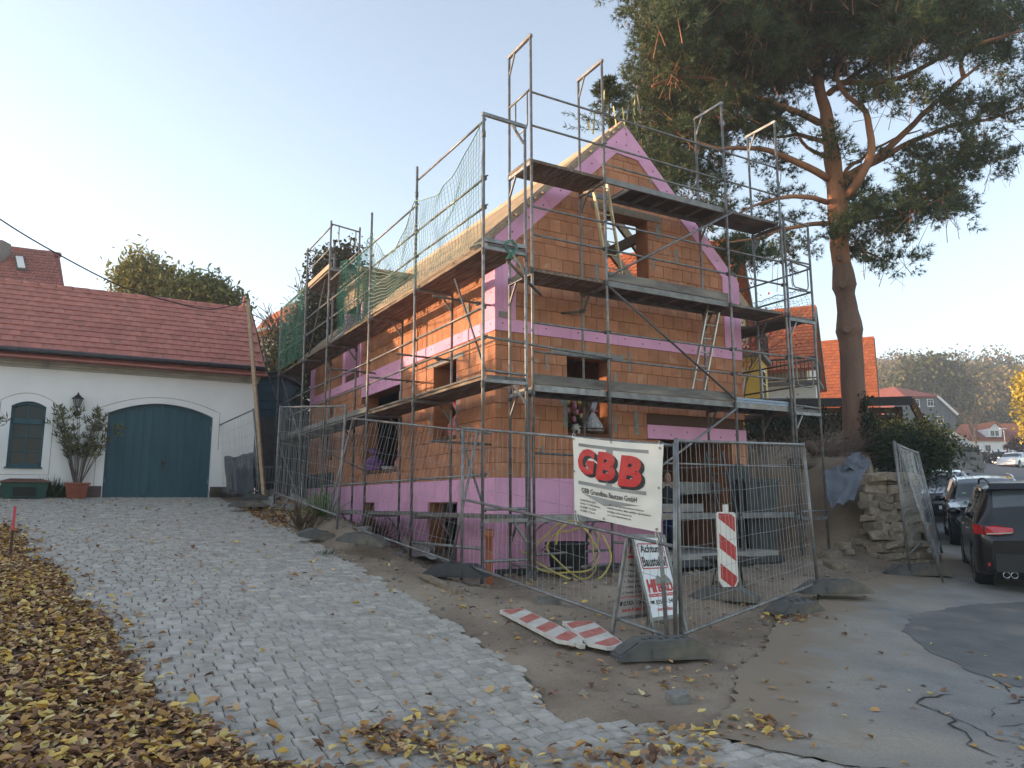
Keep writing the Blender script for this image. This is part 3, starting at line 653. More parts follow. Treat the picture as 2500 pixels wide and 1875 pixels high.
def planks(x0, x1, along, c0, c1, z, n=2, m='deck', t=.045, over=.08):
    w = (c1-c0)/n; rr = random.Random(int(x0*100+z*10))
    for k in range(n):
        a0, a1 = c0 + k*w + .006, c0 + (k+1)*w - .006; dz = rr.uniform(-.006, .006); e0, e1 = x0 - over*rr.uniform(.3, 1), x1 + over*rr.uniform(.3, 1)
        if along == 'b': mb = MB().box(a0, a1, e0, e1, z-t+dz, z+dz)
        else: mb = MB().box(e0, e1, a0, a1, z-t+dz, z+dz)
        o = mb.build('plank', M[m], scaf)
        fit = (a0, a1, e0, e1) if along == 'b' else (e0, e1, a0, a1)
        for s_ in (0, 1):
            if along == 'b': MB().box(fit[0], fit[1], (fit[2]-.002 if s_ == 0 else fit[3]-.04), (fit[2]+.04 if s_ == 0 else fit[3]+.002), z-t-.003+dz, z+.003+dz).build('end_strap', M['steel_dark'], o)
for k in range(5):
    planks(BL[k], BL[k+1], 'b', AO+.06, AI-.02, 5.42, 2, 'deck', .05, -.01)
    planks(BL[k], BL[k+1], 'b', AO+.06, AI-.02, 3.42, 2, 'deck' if k < 2 else 'deck_grey', .05, -.01)
    if k < 3: planks(BL[k], BL[k+1], 'b', AO+.06, AI-.02, 1.42, 2, 'deck_grey', .05, -.01)
    MB().box(AO+.035, AO+.06, BL[k]+.04, BL[k+1]-.04, 3.42, 3.45 if k < 2 else 3.53).build('toe_board', M['deck_grey'], scaf)
planks(BL[3], BL[4], 'b', AO+.06, AI-.02, 7.30, 2, 'deck', .05, -.01)
MB().box(AO+.03, AO+.055, BL[3]+.03, BL[4]-.03, 7.30, 7.42).build('toe_board', M['lumber'], scaf)
# loose battens and foil lying on the eaves deck
rr = random.Random(8)
for k in range(9):
    b0 = rr.uniform(-.8, 5.2); a = rr.uniform(AO+.1, AI-.1); MB().bar((a, b0, 5.44+.02*(k % 3)), (a+rr.uniform(-.1,.1), b0+rr.uniform(1.2,2.6), 5.445+.02*(k % 3)), .05, .025).build('loose_batten', M['lumber'], scaf)
pole('brace', (AO+.1, 7.3, 7.15), (AO+.12, 9.5, 4.4), .021, 'steel_dark'); pole('brace', (AO+.06, 9.0, 3.2), (AO+.06, 11.4, 5.2), .019)
pole('brace', (AO+.05, 11.4, 3.3), (AO+.05, 9.0, 1.75), .019)
# wall ties
for (b, z) in ((.15, 4.95), (.15, 2.55), (3.3, 4.05), (5.9, 4.62), (1.75, 4.25)):
    pole('wall_tie', (AI+.27, b, z), (AO-.1, b-.0, z+.02), .019, 'steel_dark'); coupler(AI, b, z)
pole('brace', (AO+.02, -.45, 5.12), (AO+.1, -1.35, 3.50), .017, 'steel_dark'); pole('brace', (AO+.02, -.5, 2.85), (AO+.1, -1.35, 1.46), .017, 'steel_dark')

# ---- gable side
AG = [.13, 1.62, 4.55, 6.07]; BO, BI = -1.0, -.27; GL = [1.35, 3.38, 5.30, 7.18]
for k, a in enumerate(AG):
    std(a, BO, 9.40); std(a, BI, 9.40)
    for z in GL:
        MB().bar((a, BO, z-.06), (a, BI, z-.06), .05, .06).build('transom', M['steel'], scaf)
        MB().bar((a, BI-.02, z-.38), (a, BI-.22, z-.09), .03, .03).build('gusset', M['steel'], scaf)
    MB().bar((a, BO-.03, 9.40), (a, BI+.03, 9.40), .05, .05).build('top_transom', M['steel'], scaf)
    MB().bar((a, BI-.02, 9.05), (a, BI-.2, 9.38), .025, .025).build('gusset', M['steel'], scaf)
std(.045, BO, 3.2, 'steel_dark')
for k in range(3):
    a0, a1 = AG[k], AG[k+1]
    for z, hs in ((3.38, (.58, 1.05)), (5.30, (.60, 1.08)), (7.18, (.62, 1.22)), (1.35, (.9,))):
        for h in hs:
            if z < 2 and k == 0: continue
            rail((a0+.01, BO+.03, z+h), (a1+(.28 if k == 0 and z > 5 else -.01), BO+.03, z+h)); coupler(a1, BO+.02, z+h)
rail((AG[1], BO+.06, 7.48), (AG[2]+.05, BO+.06, 7.46))
rail((AI-.7, BO-.33, 4.02), (AG[1], BO-.03, 3.98), RA)
rail((AG[0]+.06, BO+.05, 2.35), (AG[1]-.05, BO+.05, 2.33), RA, 'steel_dark')
loop_guard((AG[0], BO+.12, 8.42), (AG[0], BI-.22, 8.42), .62); rail((AG[0], BO, 8.44), (AG[0], BI, 8.44))
def ribdeck(a0, a1, z, m='alu', ribs=6, board='plywood', start=0.):
    o = MB().box(a0+.03+start, a1-.03, BO+.08, BI-.06, z-.016, z).build('deck', M[board], scaf)
    for b in (BO+.06, BI-.04): MB().box(a0+.02, a1-.02, b-.022, b+.022, z-.09, z+.012).build('side_rail', M[m], o)
    for k in range(ribs):
        x = a0 + start + .05 + (a1-a0-start-.1)*k/(ribs-1); MB().box(x-.02, x+.02, BO+.09, BI-.07, z-.075, z-.018).build('rib', M[m], o)
planks(AG[0], AG[1], 'a', BO+.03, BI+.0, 7.22, 2, 'deck', .05, .02); ribdeck(AG[1], AG[2], 7.22, start=.62); planks(AG[2], AG[3], 'a', BO+.05, BI-.02, 7.22, 2, 'deck_grey', .05, .0)
planks(AG[0], AG[1], 'a', BO+.03, BI+.0, 5.34, 2, 'deck', .05, .0); ribdeck(AG[1], AG[2], 5.34); planks(AG[2], AG[3], 'a', BO+.05, BI-.02, 5.34, 2, 'deck_grey', .05, .0)
ribdeck(AG[0], AG[1], 3.42, 'steel', 4); ribdeck(AG[1], AG[2], 3.42, ribs=8); ribdeck(AG[2], AG[3]+.05, 3.42, 'steel', 5)
M['blue_alu'] = mat('bluish deck rail', (.22,.26,.32), (.17,.20,.25), .45, 6, metal=.6)
for z in (3.45, 3.50): MB().box(AG[2]+.03, AG[3]-.02, BO+.03, BO+.06, z-.02, z+.022).build('deck_edge', M['blue_alu'], scaf)
for k in (0, 1, 2): ribdeck(AG[k], AG[k+1], 1.38, 'steel', 4)
MB().box(AG[0]+.04, AG[1]-.03, BO+.025, BO+.055, 3.44, 3.60).build('toe_board', M['deck_grey'], scaf); MB().box(AG[1]+.04, AG[2]-.03, BO+.025, BO+.055, 3.44, 3.60).build('toe_board', M['deck_grey'], scaf)
MB().box(AG[1]+.04, AG[2]-.03, BO+.025, BO+.055, 5.36, 5.51).build('toe_board', M['deck_grey'], scaf)
MB().box(AG[1]+.2, AG[2]-.9, BO+.02, BO+.05, 1.42, 1.56).build('toe_board', M['alu'], scaf)
pole('brace', (AG[1]+.03, BO-.03, 5.22), (AG[2]-.05, BO-.03, 3.48), .021, 'steel_dark'); pole('brace', (AG[1]+.05, BO-.03, 5.42), (AG[2]+.12, BO-.03, 7.14), .021); pole('brace', (AG[2]-.05, BO-.03, 3.28), (AG[1]+.05, BO-.03, 1.6), .021)
pole('loose_tube', (AI-.30, BO-.42, 5.20), (AG[0]+.1, BO-.1, 4.86), .024, 'steel_dark'); pole('wall_tie', (1.35, 0, 4.95), (1.62, BI, 4.95), .02, 'steel_dark'); coupler(1.62, BI, 4.95)
for z in (.72, .95): rail((AG[0]+.02, BO+.04, z-.15), (AG[1], BO+.04, z-.12), RA+.003)
rail((AG[1], BO, .95), (AG[2]+.2, BO+.1, .70), RA+.003); rail((AG[0], BO, .58), (AG[0], BI, .62), RA+.004)
# ---- right-hand return
AR = [6.16, 6.90]
for b in (BO, 1.6, 4.2):
    for a, top in ((AR[0], 7.35), (AR[1], 7.35)): std(a, b, top)
    for z in (5.25, 3.36, 1.32):
        MB().bar((AR[0], b, z-.05), (AR[1], b, z-.05), .05, .06).build('transom', M['steel'], scaf); MB().bar((AR[0]+.02, b, z-.36), (AR[0]+.2, b, z-.09), .03, .03).build('gusset', M['steel'], scaf)
for b0, b1 in ((BO, 1.6), (1.6, 4.2)):
    for z in (5.28, 3.40): planks(b0, b1, 'b', AR[0]+.02, AR[1]-.03, z, 2, 'deck_grey', .05, -.01)
    for z in (5.85, 6.35, 3.95, 4.45): rail((AR[1]-.03, b0, z), (AR[1]-.03, b1, z), RA, 'steel_dark')
for z in (5.85, 7.30, 6.45): rail((AR[0], BO, z), (AR[1], BO, z))
rail((AG[3], BO, 6.45), (AR[1], BO, 6.38)); rail((AR[0], BO, 3.46), (AR[1], BO, 3.44), RA+.004); rail((AR[0], BO, 4.45), (AR[1], BO, 4.45)); rail((AR[0], BO, 1.40), (AR[1], BO, 1.40), RA+.004)
loop_guard((AR[0]+.18, BO, 6.42), (AR[1]-.1, BO, 6.40), .52); loop_guard((AR[0]+.12, BO, 4.44), (AR[1]-.14, BO, 4.44), .58)

# ---- ladders
def ladder(name, label, p0, p1, width, rungs, m):
    """p0, p1: foot and head of the middle line in house axes; width along the wall"""
    t = house_thing(name, label, 'ladder', 'scaffold ladders'); p0 = Vector(p0); p1 = Vector(p1); w = Vector((width/2, 0, 0))
    for s_ in (-1, 1): MB().bar(p0 + w*s_, p1 + w*s_, .028, .06, (0,1,0)).build('stile', M[m], t)
    for k in range(rungs): q = p0.lerp(p1, (k+.6)/rungs); MB().tube([q - w, q + w], .014, 7).build('rung', M[m], t, True)
M['ladder_y'] = mat('yellowed ladder', (.55,.47,.30), (.42,.36,.24), .5, 6, metal=.3)
ladder('deck_ladder', 'yellowish ladder climbing past the attic window opening', (2.22,-.52,5.36), (1.80,-.62,7.30), .33, 8, 'ladder_y')
ladder('deck_ladder', 'grey aluminium ladder below the gable window level of the scaffold', (4.02,-.50,3.44), (4.48,-.62,5.33), .31, 7, 'ladder')

# ---- safety nets
M['net'] = mat('green net cord', (.045,.20,.14), (.10,.27,.19), .7, 4); M['net_pale'] = mat('bleached net cord', (.24,.33,.25), (.12,.28,.20), .7, 4)
def net(name, label, grid, m, r=.004):    # grid[i][j] of points in house axes
    t = house_thing(name, label, 'safety net', 'green safety nets'); mb = MB()
    for row in grid: mb.tube(row, r, 3, False)
    for j in range(len(grid[0])): mb.tube([row[j] for row in grid], r, 3, False)
    mb.build('mesh_cords', M[m], t); MB().tube(grid[-1], r*2.2, 5, False).build('border_rope', M[m], t); return t
def netgrid(b0, b1, z0, ztop, nb, nz, amp, a=AO-.03, fold=0.):
    G_ = []
    for i in range(nz+1):
        row = []
        for j in range(nb+1):
            b = b0 + (b1-b0)*j/nb; zt = ztop(b); u = i/nz; n1 = noise.noise(Vector((b*1.8, u*3, a))); n2 = noise.noise(Vector((b*4, u*5, 9)))
            row.append((a + amp*n1 + fold*math.sin(j*1.3)*(.4+.6*(1-u)), b + .03*n2, z0 + (zt-z0)*u + .02*n2 - .10*math.sin(math.pi*u)*abs(n1)))
        G_.append(row)
    return G_
def sag(z0, z1, b0, b1, d): return lambda b: z0 + (z1-z0)*(b-b0)/(b1-b0) - d*math.sin(math.pi*max(0, min(1, (b-b0)/(b1-b0))))
net('safety_net', 'pale green safety net sagging from the corner post above the eaves deck', netgrid(BL[0], BL[1], 5.45, sag(7.32, 7.0, BL[0], BL[1], .36), 30, 18, .09), 'net_pale')
net('safety_net', 'bleached safety net slung low between two middle scaffold posts', netgrid(BL[1], BL[2], 5.45, sag(7.0, 7.2, BL[1], BL[2], .75), 28, 16, .09), 'net_pale')
net('safety_net', 'gathered green net hanging in folds beside the dormer', netgrid(BL[2]+.02, BL[2]+1.0, 5.42, sag(7.2, 7.0, BL[2], BL[2]+1.1, .25), 26, 18, .10, AO-.01, .13), 'net')
net('safety_net', 'gathered net bunched on the post nearest the dormer boards', netgrid(BL[2]+1.4, BL[2]+2.1, 5.44, lambda b: 7.0 + .2*(b-5), 22, 18, .10, AO-.0, .12), 'net')
net('safety_net', 'dense dark green net stretched flat at the far end of the scaffold', netgrid(BL[4]+.05, BL[5]-.15, 5.45, lambda b: 7.33, 34, 26, .06), 'net', .0045)
gA = [[(6.95-.03*i, BO + .08*j, 5.36 + .055*i + .06*noise.noise(Vector((i*.5, j*.4, 2)))) for j in range(26)] for i in range(11)]
net('safety_net', 'tangled remnant of green net on the right return of the scaffold', [[(p[0] + .07*noise.noise(Vector(p)*5), p[1] + .1*noise.noise(Vector(p)*4+Vector((5,0,0))), p[2]) for p in r] for r in gA], 'net')
rope = house_thing('coiled_rope', 'green rope coiled over the transom at the house corner', 'rope')
MB().tube(catmull([(-.55 + .1*math.sin(k*1.9), BL[0]-.04 + .03*math.cos(k*2.3), 5.47 - .11 + .16*math.cos(k*1.25)) for k in range(15)], 5), .008, 5).build('coil', M['net'], rope, True)
# ================================================================= site fence, signs, loose things
def hit(px, py, p0, n):
    d = _fwd + CR * ((px - 1250) / FPX) - CU * ((py - 937.5) / FPX); o = Vector((0, 0, CAMZ)); p0 = Vector(p0); n = Vector(n)
    return o + d * ((p0 - o).dot(n) / d.dot(n))
def blerp(c, u, v): bl, br, tl, tr = c; return bl.lerp(br, u).lerp(tl.lerp(tr, u), v)
def fence_panel(label, bl, br, tl, tr, mid=None, nw=36, wob=.01, ext=0.):
    c = [Vector(p) for p in (bl, br, tl, tr)]; o = c[0].copy(); c = [p - o for p in c]
    t = thing('site_fence_panel', label, 'fence panel', o, group='mesh panels of the site fence')
    def tb(name, p, q, r): return MB().tube([p, q], r, 10).build(name, M['steel'], t, True)
    dn = (c[0]-c[2]).normalized()*.12; dn2 = (c[1]-c[3]).normalized()*.12
    tb('post', c[0]+dn, c[2], .0215); tb('post', c[1]+dn2, c[3], .0215)
    e = (c[3]-c[2]).normalized()
    tb('rail', blerp(c,.005,.055), blerp(c,.995,.055), .018); tb('rail', blerp(c,.005,.985), blerp(c,.995,.985) + e*ext, .018)
    if mid: tb('rail', blerp(c,.005,mid), blerp(c,.995,mid), .018)
    mb = MB(); rr = random.Random(int(abs(o.x*100)))
    nrm_ = (c[1]-c[0]).cross(c[2]-c[0]).normalized()
    for k in range(1, nw):
        u = k/nw; ph = rr.uniform(0, 6); w_ = rr.uniform(.3, 1)*wob
        mb.tube([blerp(c, u, .055 + .93*j/6) + nrm_*math.sin(ph+j)*w_ + (c[1]-c[0])*(math.sin(ph*2+j*1.3)*w_*.25) for j in range(7)], .0021, 3, False)
    for k in range(1, 7):
        v = .055 + .93*k/7; ph = rr.uniform(0, 6)
        mb.tube([blerp(c, j/14, v) + nrm_*math.sin(ph+j*.9)*wob*.6 + Vector((0,0,math.sin(ph+j*1.1)*wob*.6)) for j in range(15)], .0024, 3, False)
    mb.build('wire_mesh', M['wire'], t); return t
V3 = Vector
fence_panel('mesh fence panel behind the white company banner', (-.70,10.6,.66), (1.53,7.40,.21), (-.69,10.6,2.66), (1.60,7.41,2.17), .49)
fence_panel('mesh fence panel standing over the black and grey rubber blocks at the pavement', (1.60,7.44,.24), (4.10,10.42,.40), (1.62,7.44,2.22), (4.02,10.42,2.40))
fence_panel('slanting mesh fence panel in front of the cellar windows', (-3.47,14.21,1.2), (-.89,10.95,.66), (-3.0,14.21,3.2), (-.49,10.95,2.64), None, 34, .02, .35)
fence_panel('upright mesh fence panel with a pale top rail by the rubble heap', (-5.12,16.4,1.70), (-2.95,12.9,1.27), (-5.08,16.4,3.70), (-2.86,12.9,3.27), None, 40, .015)
fence_panel('mesh fence panel hung with dark sheeting between garage and timber mast', (-7.77,20.4,1.72), (-5.75,17.35,1.76), (-7.99,20.4,3.70), (-6.0,17.35,3.76), None, 34, .012)
fence_panel('narrow receding mesh panel standing on the block by the rubble wall', (6.53,12.73,.58), at(2260,1325,15.4), at(2182,1076,12.73), at(2226,1098,15.4), None, 34)
fence_panel('tilted mesh panel leaning behind the black minivan', (6.73,12.17,.45), at(2296,1335,14.6), at(2190,1084,12.4), at(2240,1102,14.8), None, 34)
lp = thing('leaning_fence_post', 'loose steel post leaning behind the banner corner', 'post', (1.47,7.46,.2)); MB().tube([(0,0,.06), V3(at(1600,1150,8.0)) - V3((1.47,7.46,.2))], .0215, 10).build('tube', M['steel'], lp, True)
MB().tube([(0,0,.045),(0,0,.075)], .03, 10).build('collar', M['steel_dark'], lp)

def fence_foot(label, p, ang, m='grey_plastic', pitch=0., roll=0., L_=.78, w=.24, h=.15):
    t = thing('fence_foot', label, 'fence foot', p, rot=(roll, pitch, ang), group='rubber feet of the site fence'); hw = w/2; hl = L_/2; s = .22
    prof = [(-hl,0),(hl,0),(hl,.035),(hl-s,h),(-hl+s,h),(-hl,.035)]
    MB().prism([(x,-hw,z) for x, z in prof][::-1], (0,w,0)).build('block', M[m], t)
    for k in range(6):
        x = -hl + s + .045 + k*(L_-2*s-.09)/5
        MB().box(x-.02, x+.02, -.03 if k % 2 else -.075, .035 if k % 2 else -.02, h-.002, h+.002).build('socket_hole', M['dark'], t)
    MB().box(-hl+s, hl-s, hw-.002, hw+.012, h*.25, h*.8).build('rib', M[m], t); MB().box(-.16, .16, -hw-.012, -hw+.002, .02, h*.55).build('rib', M[m], t)
    for s_ in (-1, 1): MB().prism([(s_*(hl-.02),-hw*.75,.048),(s_*(hl-.02),hw*.75,.048),(s_*(hl-s+.03),hw*.75,h-.012),(s_*(hl-s+.03),-hw*.75,h-.012)], (s_*.004,0,.006)).build('grip_plate', M[m], t)
    return t
def gp_(x, y, h=0.): return (x, y, gz(x, y) + h)
fence_foot('large grey rubber foot under the front fence corner', gp_(1.38,7.22,.02), R(10), 'grey_plastic', L_=.92, w=.30, h=.17)
fence_foot('black rubber foot holding two posts above the weathered plank', gp_(-.76,10.52,.06), R(-24), 'black_plastic', L_=.92, w=.30, h=.17)
fence_foot('grey rubber foot under the fence post beside the pavement', gp_(4.30,10.40,.09), R(3), 'grey_plastic', L_=.95, w=.30, h=.17)
fence_foot('tilted grey rubber foot half buried in leaves', gp_(3.42,9.45,.01), R(36), 'grey_plastic', .0, .15, .85, .28, .15)
fence_foot('dusty grey foot carrying the striped warning beacon', gp_(2.72,9.98,.02), R(-34), 'grey_plastic', L_=.85, w=.3, h=.15)
fence_foot('grey rubber foot below the panels by the rubble wall', gp_(6.72,12.85,.02), R(-3), 'grey_plastic', L_=1.05, w=.28, h=.17)
fence_foot('black rubber foot at the timber mast, uppermost of two', gp_(-5.85,17.3,.26), R(8), 'black_plastic', L_=.62, w=.26, h=.13)
fence_foot('flat grey rubber foot lying under the one at the timber mast', gp_(-5.95,17.15,.12), R(12), 'grey_plastic', L_=.8, w=.3, h=.13)
fence_foot('grey rubber foot tipped over beside the rubble heap', gp_(-3.3,13.1,.03), R(25), 'grey_plastic', .2, .1, .75, .28, .15)
fence_foot('grey rubber foot resting on broken stones by the tarpaulin', gp_(-2.35,12.1,.16), R(-22), 'grey_plastic', .1, 0., .85, .28, .16)

# ---- lettering laid on a surface
def text_geo(s, size=1., offset=0., shear=0., align='LEFT', spacing=1.):
    cu = bpy.data.curves.new('txt', 'FONT'); cu.body = s; cu.size = size; cu.offset = offset; cu.shear = shear; cu.align_x = align; cu.space_character = spacing; cu.resolution_u = 3
    ob = bpy.data.objects.new('txt', cu); col.objects.link(ob); dg = bpy.context.evaluated_depsgraph_get(); me = bpy.data.meshes.new_from_object(ob.evaluated_get(dg))
    V = [(v.co.x, v.co.y) for v in me.vertices]; F = [tuple(p.vertices) for p in me.polygons]; bpy.data.objects.remove(ob); bpy.data.curves.remove(cu); bpy.data.meshes.remove(me); return V, F
def fit_text(s, u0, u1, v0, v1, **k):      # scale a line of text into a box
    V, F = text_geo(s, **k); xs_ = [p[0] for p in V]; ys_ = [p[1] for p in V]; x0, x1, y0, y1 = min(xs_), max(xs_), min(ys_), max(ys_)
    return [(u0+(x-x0)/(x1-x0)*(u1-u0), v0+(y-y0)/(y1-y0)*(v1-v0)) for x, y in V], F
M['print_red'] = mat('red print', (.60,.035,.03), (.5,.03,.025), .5, 4); M['print_black'] = mat('black print', (.02,.02,.022), None, .5); M['print_grey'] = mat('grey print', (.20,.20,.19), (.34,.34,.32), .5, 2.)
M['vinyl'] = mat('white vinyl', (.78,.74,.66), (.72,.68,.60), .45, 2., bump=.1, c3=(.60,.55,.47), s3=2.2, t3=(.6,.8)); M['brass'] = mat('eyelet', (.3,.29,.27), None, .4, metal=.8)
nP = V3((3.2, 2.23, 0)).normalized()*-1    # front of the first panel
nP = V3((-(7.40-10.6), 1.53+.70, 0)).normalized(); nP = -nP if nP.y > 0 else nP
pl0 = V3((-.70,10.6,0)) + nP*.035
cB = [hit(1403,1254,pl0,nP), hit(1614,1300,pl0,nP), hit(1399,1066,pl0,nP), hit(1619,1085,pl0,nP)]
def ban(u, v, off=0.):
    p = blerp(cB, u, v); w = .012*noise.noise(Vector((u*3, v*2.5, 1))) + .007*noise.noise(Vector((u*7, v*7, 4))) + .012*math.sin(u*9)*abs(v-.5)*.6
    edge = -.018*math.sin(u*math.pi)*(1 if v > .98 else 0)
    return p + nP*(w + off) + V3((0,0,-.02*math.sin(math.pi*u)*(1-v)*.6 - .012*math.sin(math.pi*u)*v))
bo = V3(cB[0]); banner = thing('company_banner', 'white vinyl banner with red GBB letters tied to the fence', 'banner', bo)
mb = MB(); nu, nv = 30, 26
mb.add([ban(i/nu, j/nv) - bo for j in range(nv+1) for i in range(nu+1)], [(j*(nu+1)+i, j*(nu+1)+i+1, (j+1)*(nu+1)+i+1, (j+1)*(nu+1)+i) for j in range(nv) for i in range(nu)])
mb.add([ban(i/nu, j/nv, -.003) - bo for j in range(nv+1) for i in range(nu+1)], [(j*(nu+1)+i, (j+1)*(nu+1)+i, (j+1)*(nu+1)+i+1, j*(nu+1)+i+1) for j in range(nv) for i in range(nu)])
mb.build('sheet', M['vinyl'], banner, True)
def on_banner(name, V, F, m, off): MB().add([ban(u, v, off) - bo for u, v in V], F).build(name, M[m], banner)
def grid_rect(u0, u1, v0, v1, n=14):
    V = [(u0+(u1-u0)*i/n, v) for v in (v0, (v0+v1)/2, v1) for i in range(n+1)]; F = [(j*(n+1)+i, j*(n+1)+i+1, (j+1)*(n+1)+i+1, (j+1)*(n+1)+i) for j in range(2) for i in range(n)]; return V, F
for q in ((.07,.86,.885,.925),(.06,.84,.395,.44),(.40,.47,.44,.885)): on_banner('printed_bar', *grid_rect(*q), 'print_grey', .003)
for k, (u0, u1, ch) in enumerate(((.065,.275,'G'),(.28,.515,'B'),(.535,.80,'B'))):
    v0, v1 = .535-.035*k, .865-.012*k
    for m_, du, dv, off in (('print_black', .034, -.03, .005), ('print_black', .018, -.016, .006), ('print_red', 0, 0, .009)):
        V, F = fit_text(ch, u0+du, u1+du, v0+dv, v1+dv, offset=.055, shear=.12); on_banner('letter', V, F, m_, off)
V, F = fit_text('GBB Grundbau Bautzen GmbH', .10, .745, .295, .36, offset=.012); on_banner('company_name', V, F, 'print_black', .006)
on_banner('printed_wedge', [(.11,.285),(.44,.272),(.78,.262),(.37,.185)], [(0,3,1),(1,3,2)], 'print_grey', .004)
for k, s_ in enumerate(('Grundbau Bautzen GmbH', 'Schulstr. 21, 02625 Bautzen', 'Tel. 03591 / 37 82 50', 'Fax 03591 / 37 82 49')):
    V, F = fit_text(s_, .08, .08+.0092*len(s_), .215-.045*k-.026+.0*k, .215-.045*k, offset=.012); on_banner('contact_line', V, F, 'print_black', .005)
for k, s_ in enumerate(('Verbau- und Spundwandkonstruktionen', 'Injektionsanker, Mikropfähle, Spritzbeton', 'info@grundbau-bautzen.de', 'www.grundbau-bautzen.de')):
    V, F = fit_text(s_, .41, .41+.0118*len(s_), .225-.042*k-.028, .225-.042*k, offset=.012); on_banner('service_line', V, F, 'print_black', .005)
for (u, v) in ((.015,.97),(.45,.985),(.97,.955),(.97,.5),(.96,.03),(.37,.03),(.015,.03),(.012,.55)):
    p = ban(u, v, .004) - bo; MB().lathe([(.006,0),(.006,.004),(.013,.004),(.013,0)], 10, (0,0,0)).build('eyelet', M['brass'], banner, loc=p).rotation_euler = nP.to_track_quat('Z', 'Y').to_euler()
for (u, v, du) in ((.97,.955,.02),(.96,.03,.01),(.02,.03,.0),(.015,.97,0)):
    p = ban(u, v, .006) - bo; MB().tube([p, p + V3((.02+du,-.01,.05 if v > .5 else -.09)), p + V3((.0,0,.07 if v > .5 else -.15)), p + V3((-.02,.0,.01))], .003, 4).build('tie_cord', M['vinyl'], banner)

# ---- folding site sign
F1, F2, L1 = ongr(1598,1553), ongr(1675,1539), ongr(1494,1552); hd = (F2-F1); L2 = L1 + hd
T1 = (F1+L1)/2 + V3((0,0,1.02)); T2 = (F2+L2)/2 + V3((0,0,1.0)); T2.z = T1.z - .02
so = (F1+L1)/2; sign = thing('folding_site_sign', 'steel folding sign with Achtung Baustelle and a builder logo', 'sign', so)
M['sign_white'] = mat('white sign face', (.80,.81,.83), (.74,.75,.77), .4, 3., c3=(.6,.57,.53), s3=5., t3=(.66,.8)); M['sign_shade_tone'] = mat('shade toned sign face', (.42,.37,.34), (.34,.29,.27), .6, 3., fine=.1)  # back board is white too; its shade is put into the darker brown
def board(bl, br, tl, tr, face, side):
    bl, br, tl, tr = [V3(p) - so for p in (bl, br, tl, tr)]; n = (br-bl).cross(tl-bl).normalized(); n = n if n.y < 0 else -n
    c = [bl, br, tl, tr]
    for a_, b_ in ((bl, tl), (br, tr)): MB().bar(a_, b_, .035, .03, n).build('frame_stile', M['steel'], sign)
    for v in (.16, .985): MB().bar(blerp(c,.03,v), blerp(c,.97,v), .035, .026, n).build('frame_rail', M['steel'], sign)
    P = [blerp(c,u,v) for u, v in ((.045,.175),(.955,.175),(.955,.97),(.045,.97))]; MB().prism(P, n*.008).build('board', M[face], sign)
    return lambda u, v, o=.0: blerp(c, .05+.9*u, .18+.785*v) + n*(.010+o)
fr = board(F1, F2, T1, T2, 'sign_white', 1); bk = board(L1, L2, T1 + V3((-.03,0,0)), T2 + V3((-.03,0,0)), 'sign_shade_tone', -1)
def put(fn, name, V, F, m, o=.0): MB().add([fn(u, v, o) for u, v in V], F).build(name, M[m], sign)
def ring(u0, u1, v0, v1, w, r=.05):
    out = []; inn = []
    for cx, cy, a0 in ((u1-r, v1-r, 0), (u0+r, v1-r, 90), (u0+r, v0+r, 180), (u1-r, v0+r, 270)):
        for k in range(5): t = R(a0+k*22.5); out.append((cx+r*math.cos(t), cy+r*.6*math.sin(t))); inn.append((cx+(r-w)*math.cos(t), cy+(r*.6-w*.6)*math.sin(t)))
    n = len(out); return out+inn, [(i, (i+1) % n, (i+1) % n+n, i+n) for i in range(n)]
put(fr, 'red_border', *ring(.05,.95,.58,.95,.025), 'print_red')
for s_, u0, u1, v0, v1 in (('Achtung', .12,.88,.78,.91), ('Baustelle!', .10,.92,.63,.76)): V, F = fit_text(s_, u0, u1, v0, v1, offset=.03); put(fr, 'lettering', V, F, 'print_black')
put(fr, 'hill_print', [(.1,.38),(.25,.45),(.4,.47),(.5,.52),(.6,.48),(.75,.53),(.9,.46),(.95,.38)], [tuple(range(8))[::-1]], 'print_grey')
V, F = fit_text('HI', .08,.36,.30,.47, offset=.05); put(fr, 'logo', V, F, 'print_red', .002); V, F = fit_text('BAU', .42,.93,.30,.41, offset=.05); put(fr, 'logo', V, F, 'print_red', .002)
put(fr, 'logo_bar', [(.06,.245),(.95,.245),(.95,.285),(.06,.285)], [(0,1,2,3)], 'print_red'); V, F = fit_text('HOCHBAU . TIEFBAU . KONSTRUKTION', .09,.92,.255,.275); put(fr, 'lettering', V, F, 'sign_white', .002)
V, F = fit_text('03501- 5485', .24,.95,.15,.205, offset=.02); put(fr, 'lettering', V, F, 'print_black'); V, F = fit_text('www.hibau.de', .22,.9,.06,.115, offset=.02); put(fr, 'lettering', V, F, 'print_red')
put(fr, 'phone_symbol', [(.08,.16),(.18,.16),(.18,.18),(.2,.2),(.06,.2),(.08,.18)], [(0,1,2,3,4,5)], 'print_black')
V, F = fit_text('HI', .06,.32,.80,.95, offset=.05); put(bk, 'logo', V, F, 'print_red', .002); V, F = fit_text('BAU', .38,.9,.80,.90, offset=.05); put(bk, 'logo', V, F, 'print_red', .002)
put(bk, 'logo_bar', [(.04,.74),(.95,.74),(.95,.77),(.04,.77)], [(0,1,2,3)], 'print_red')
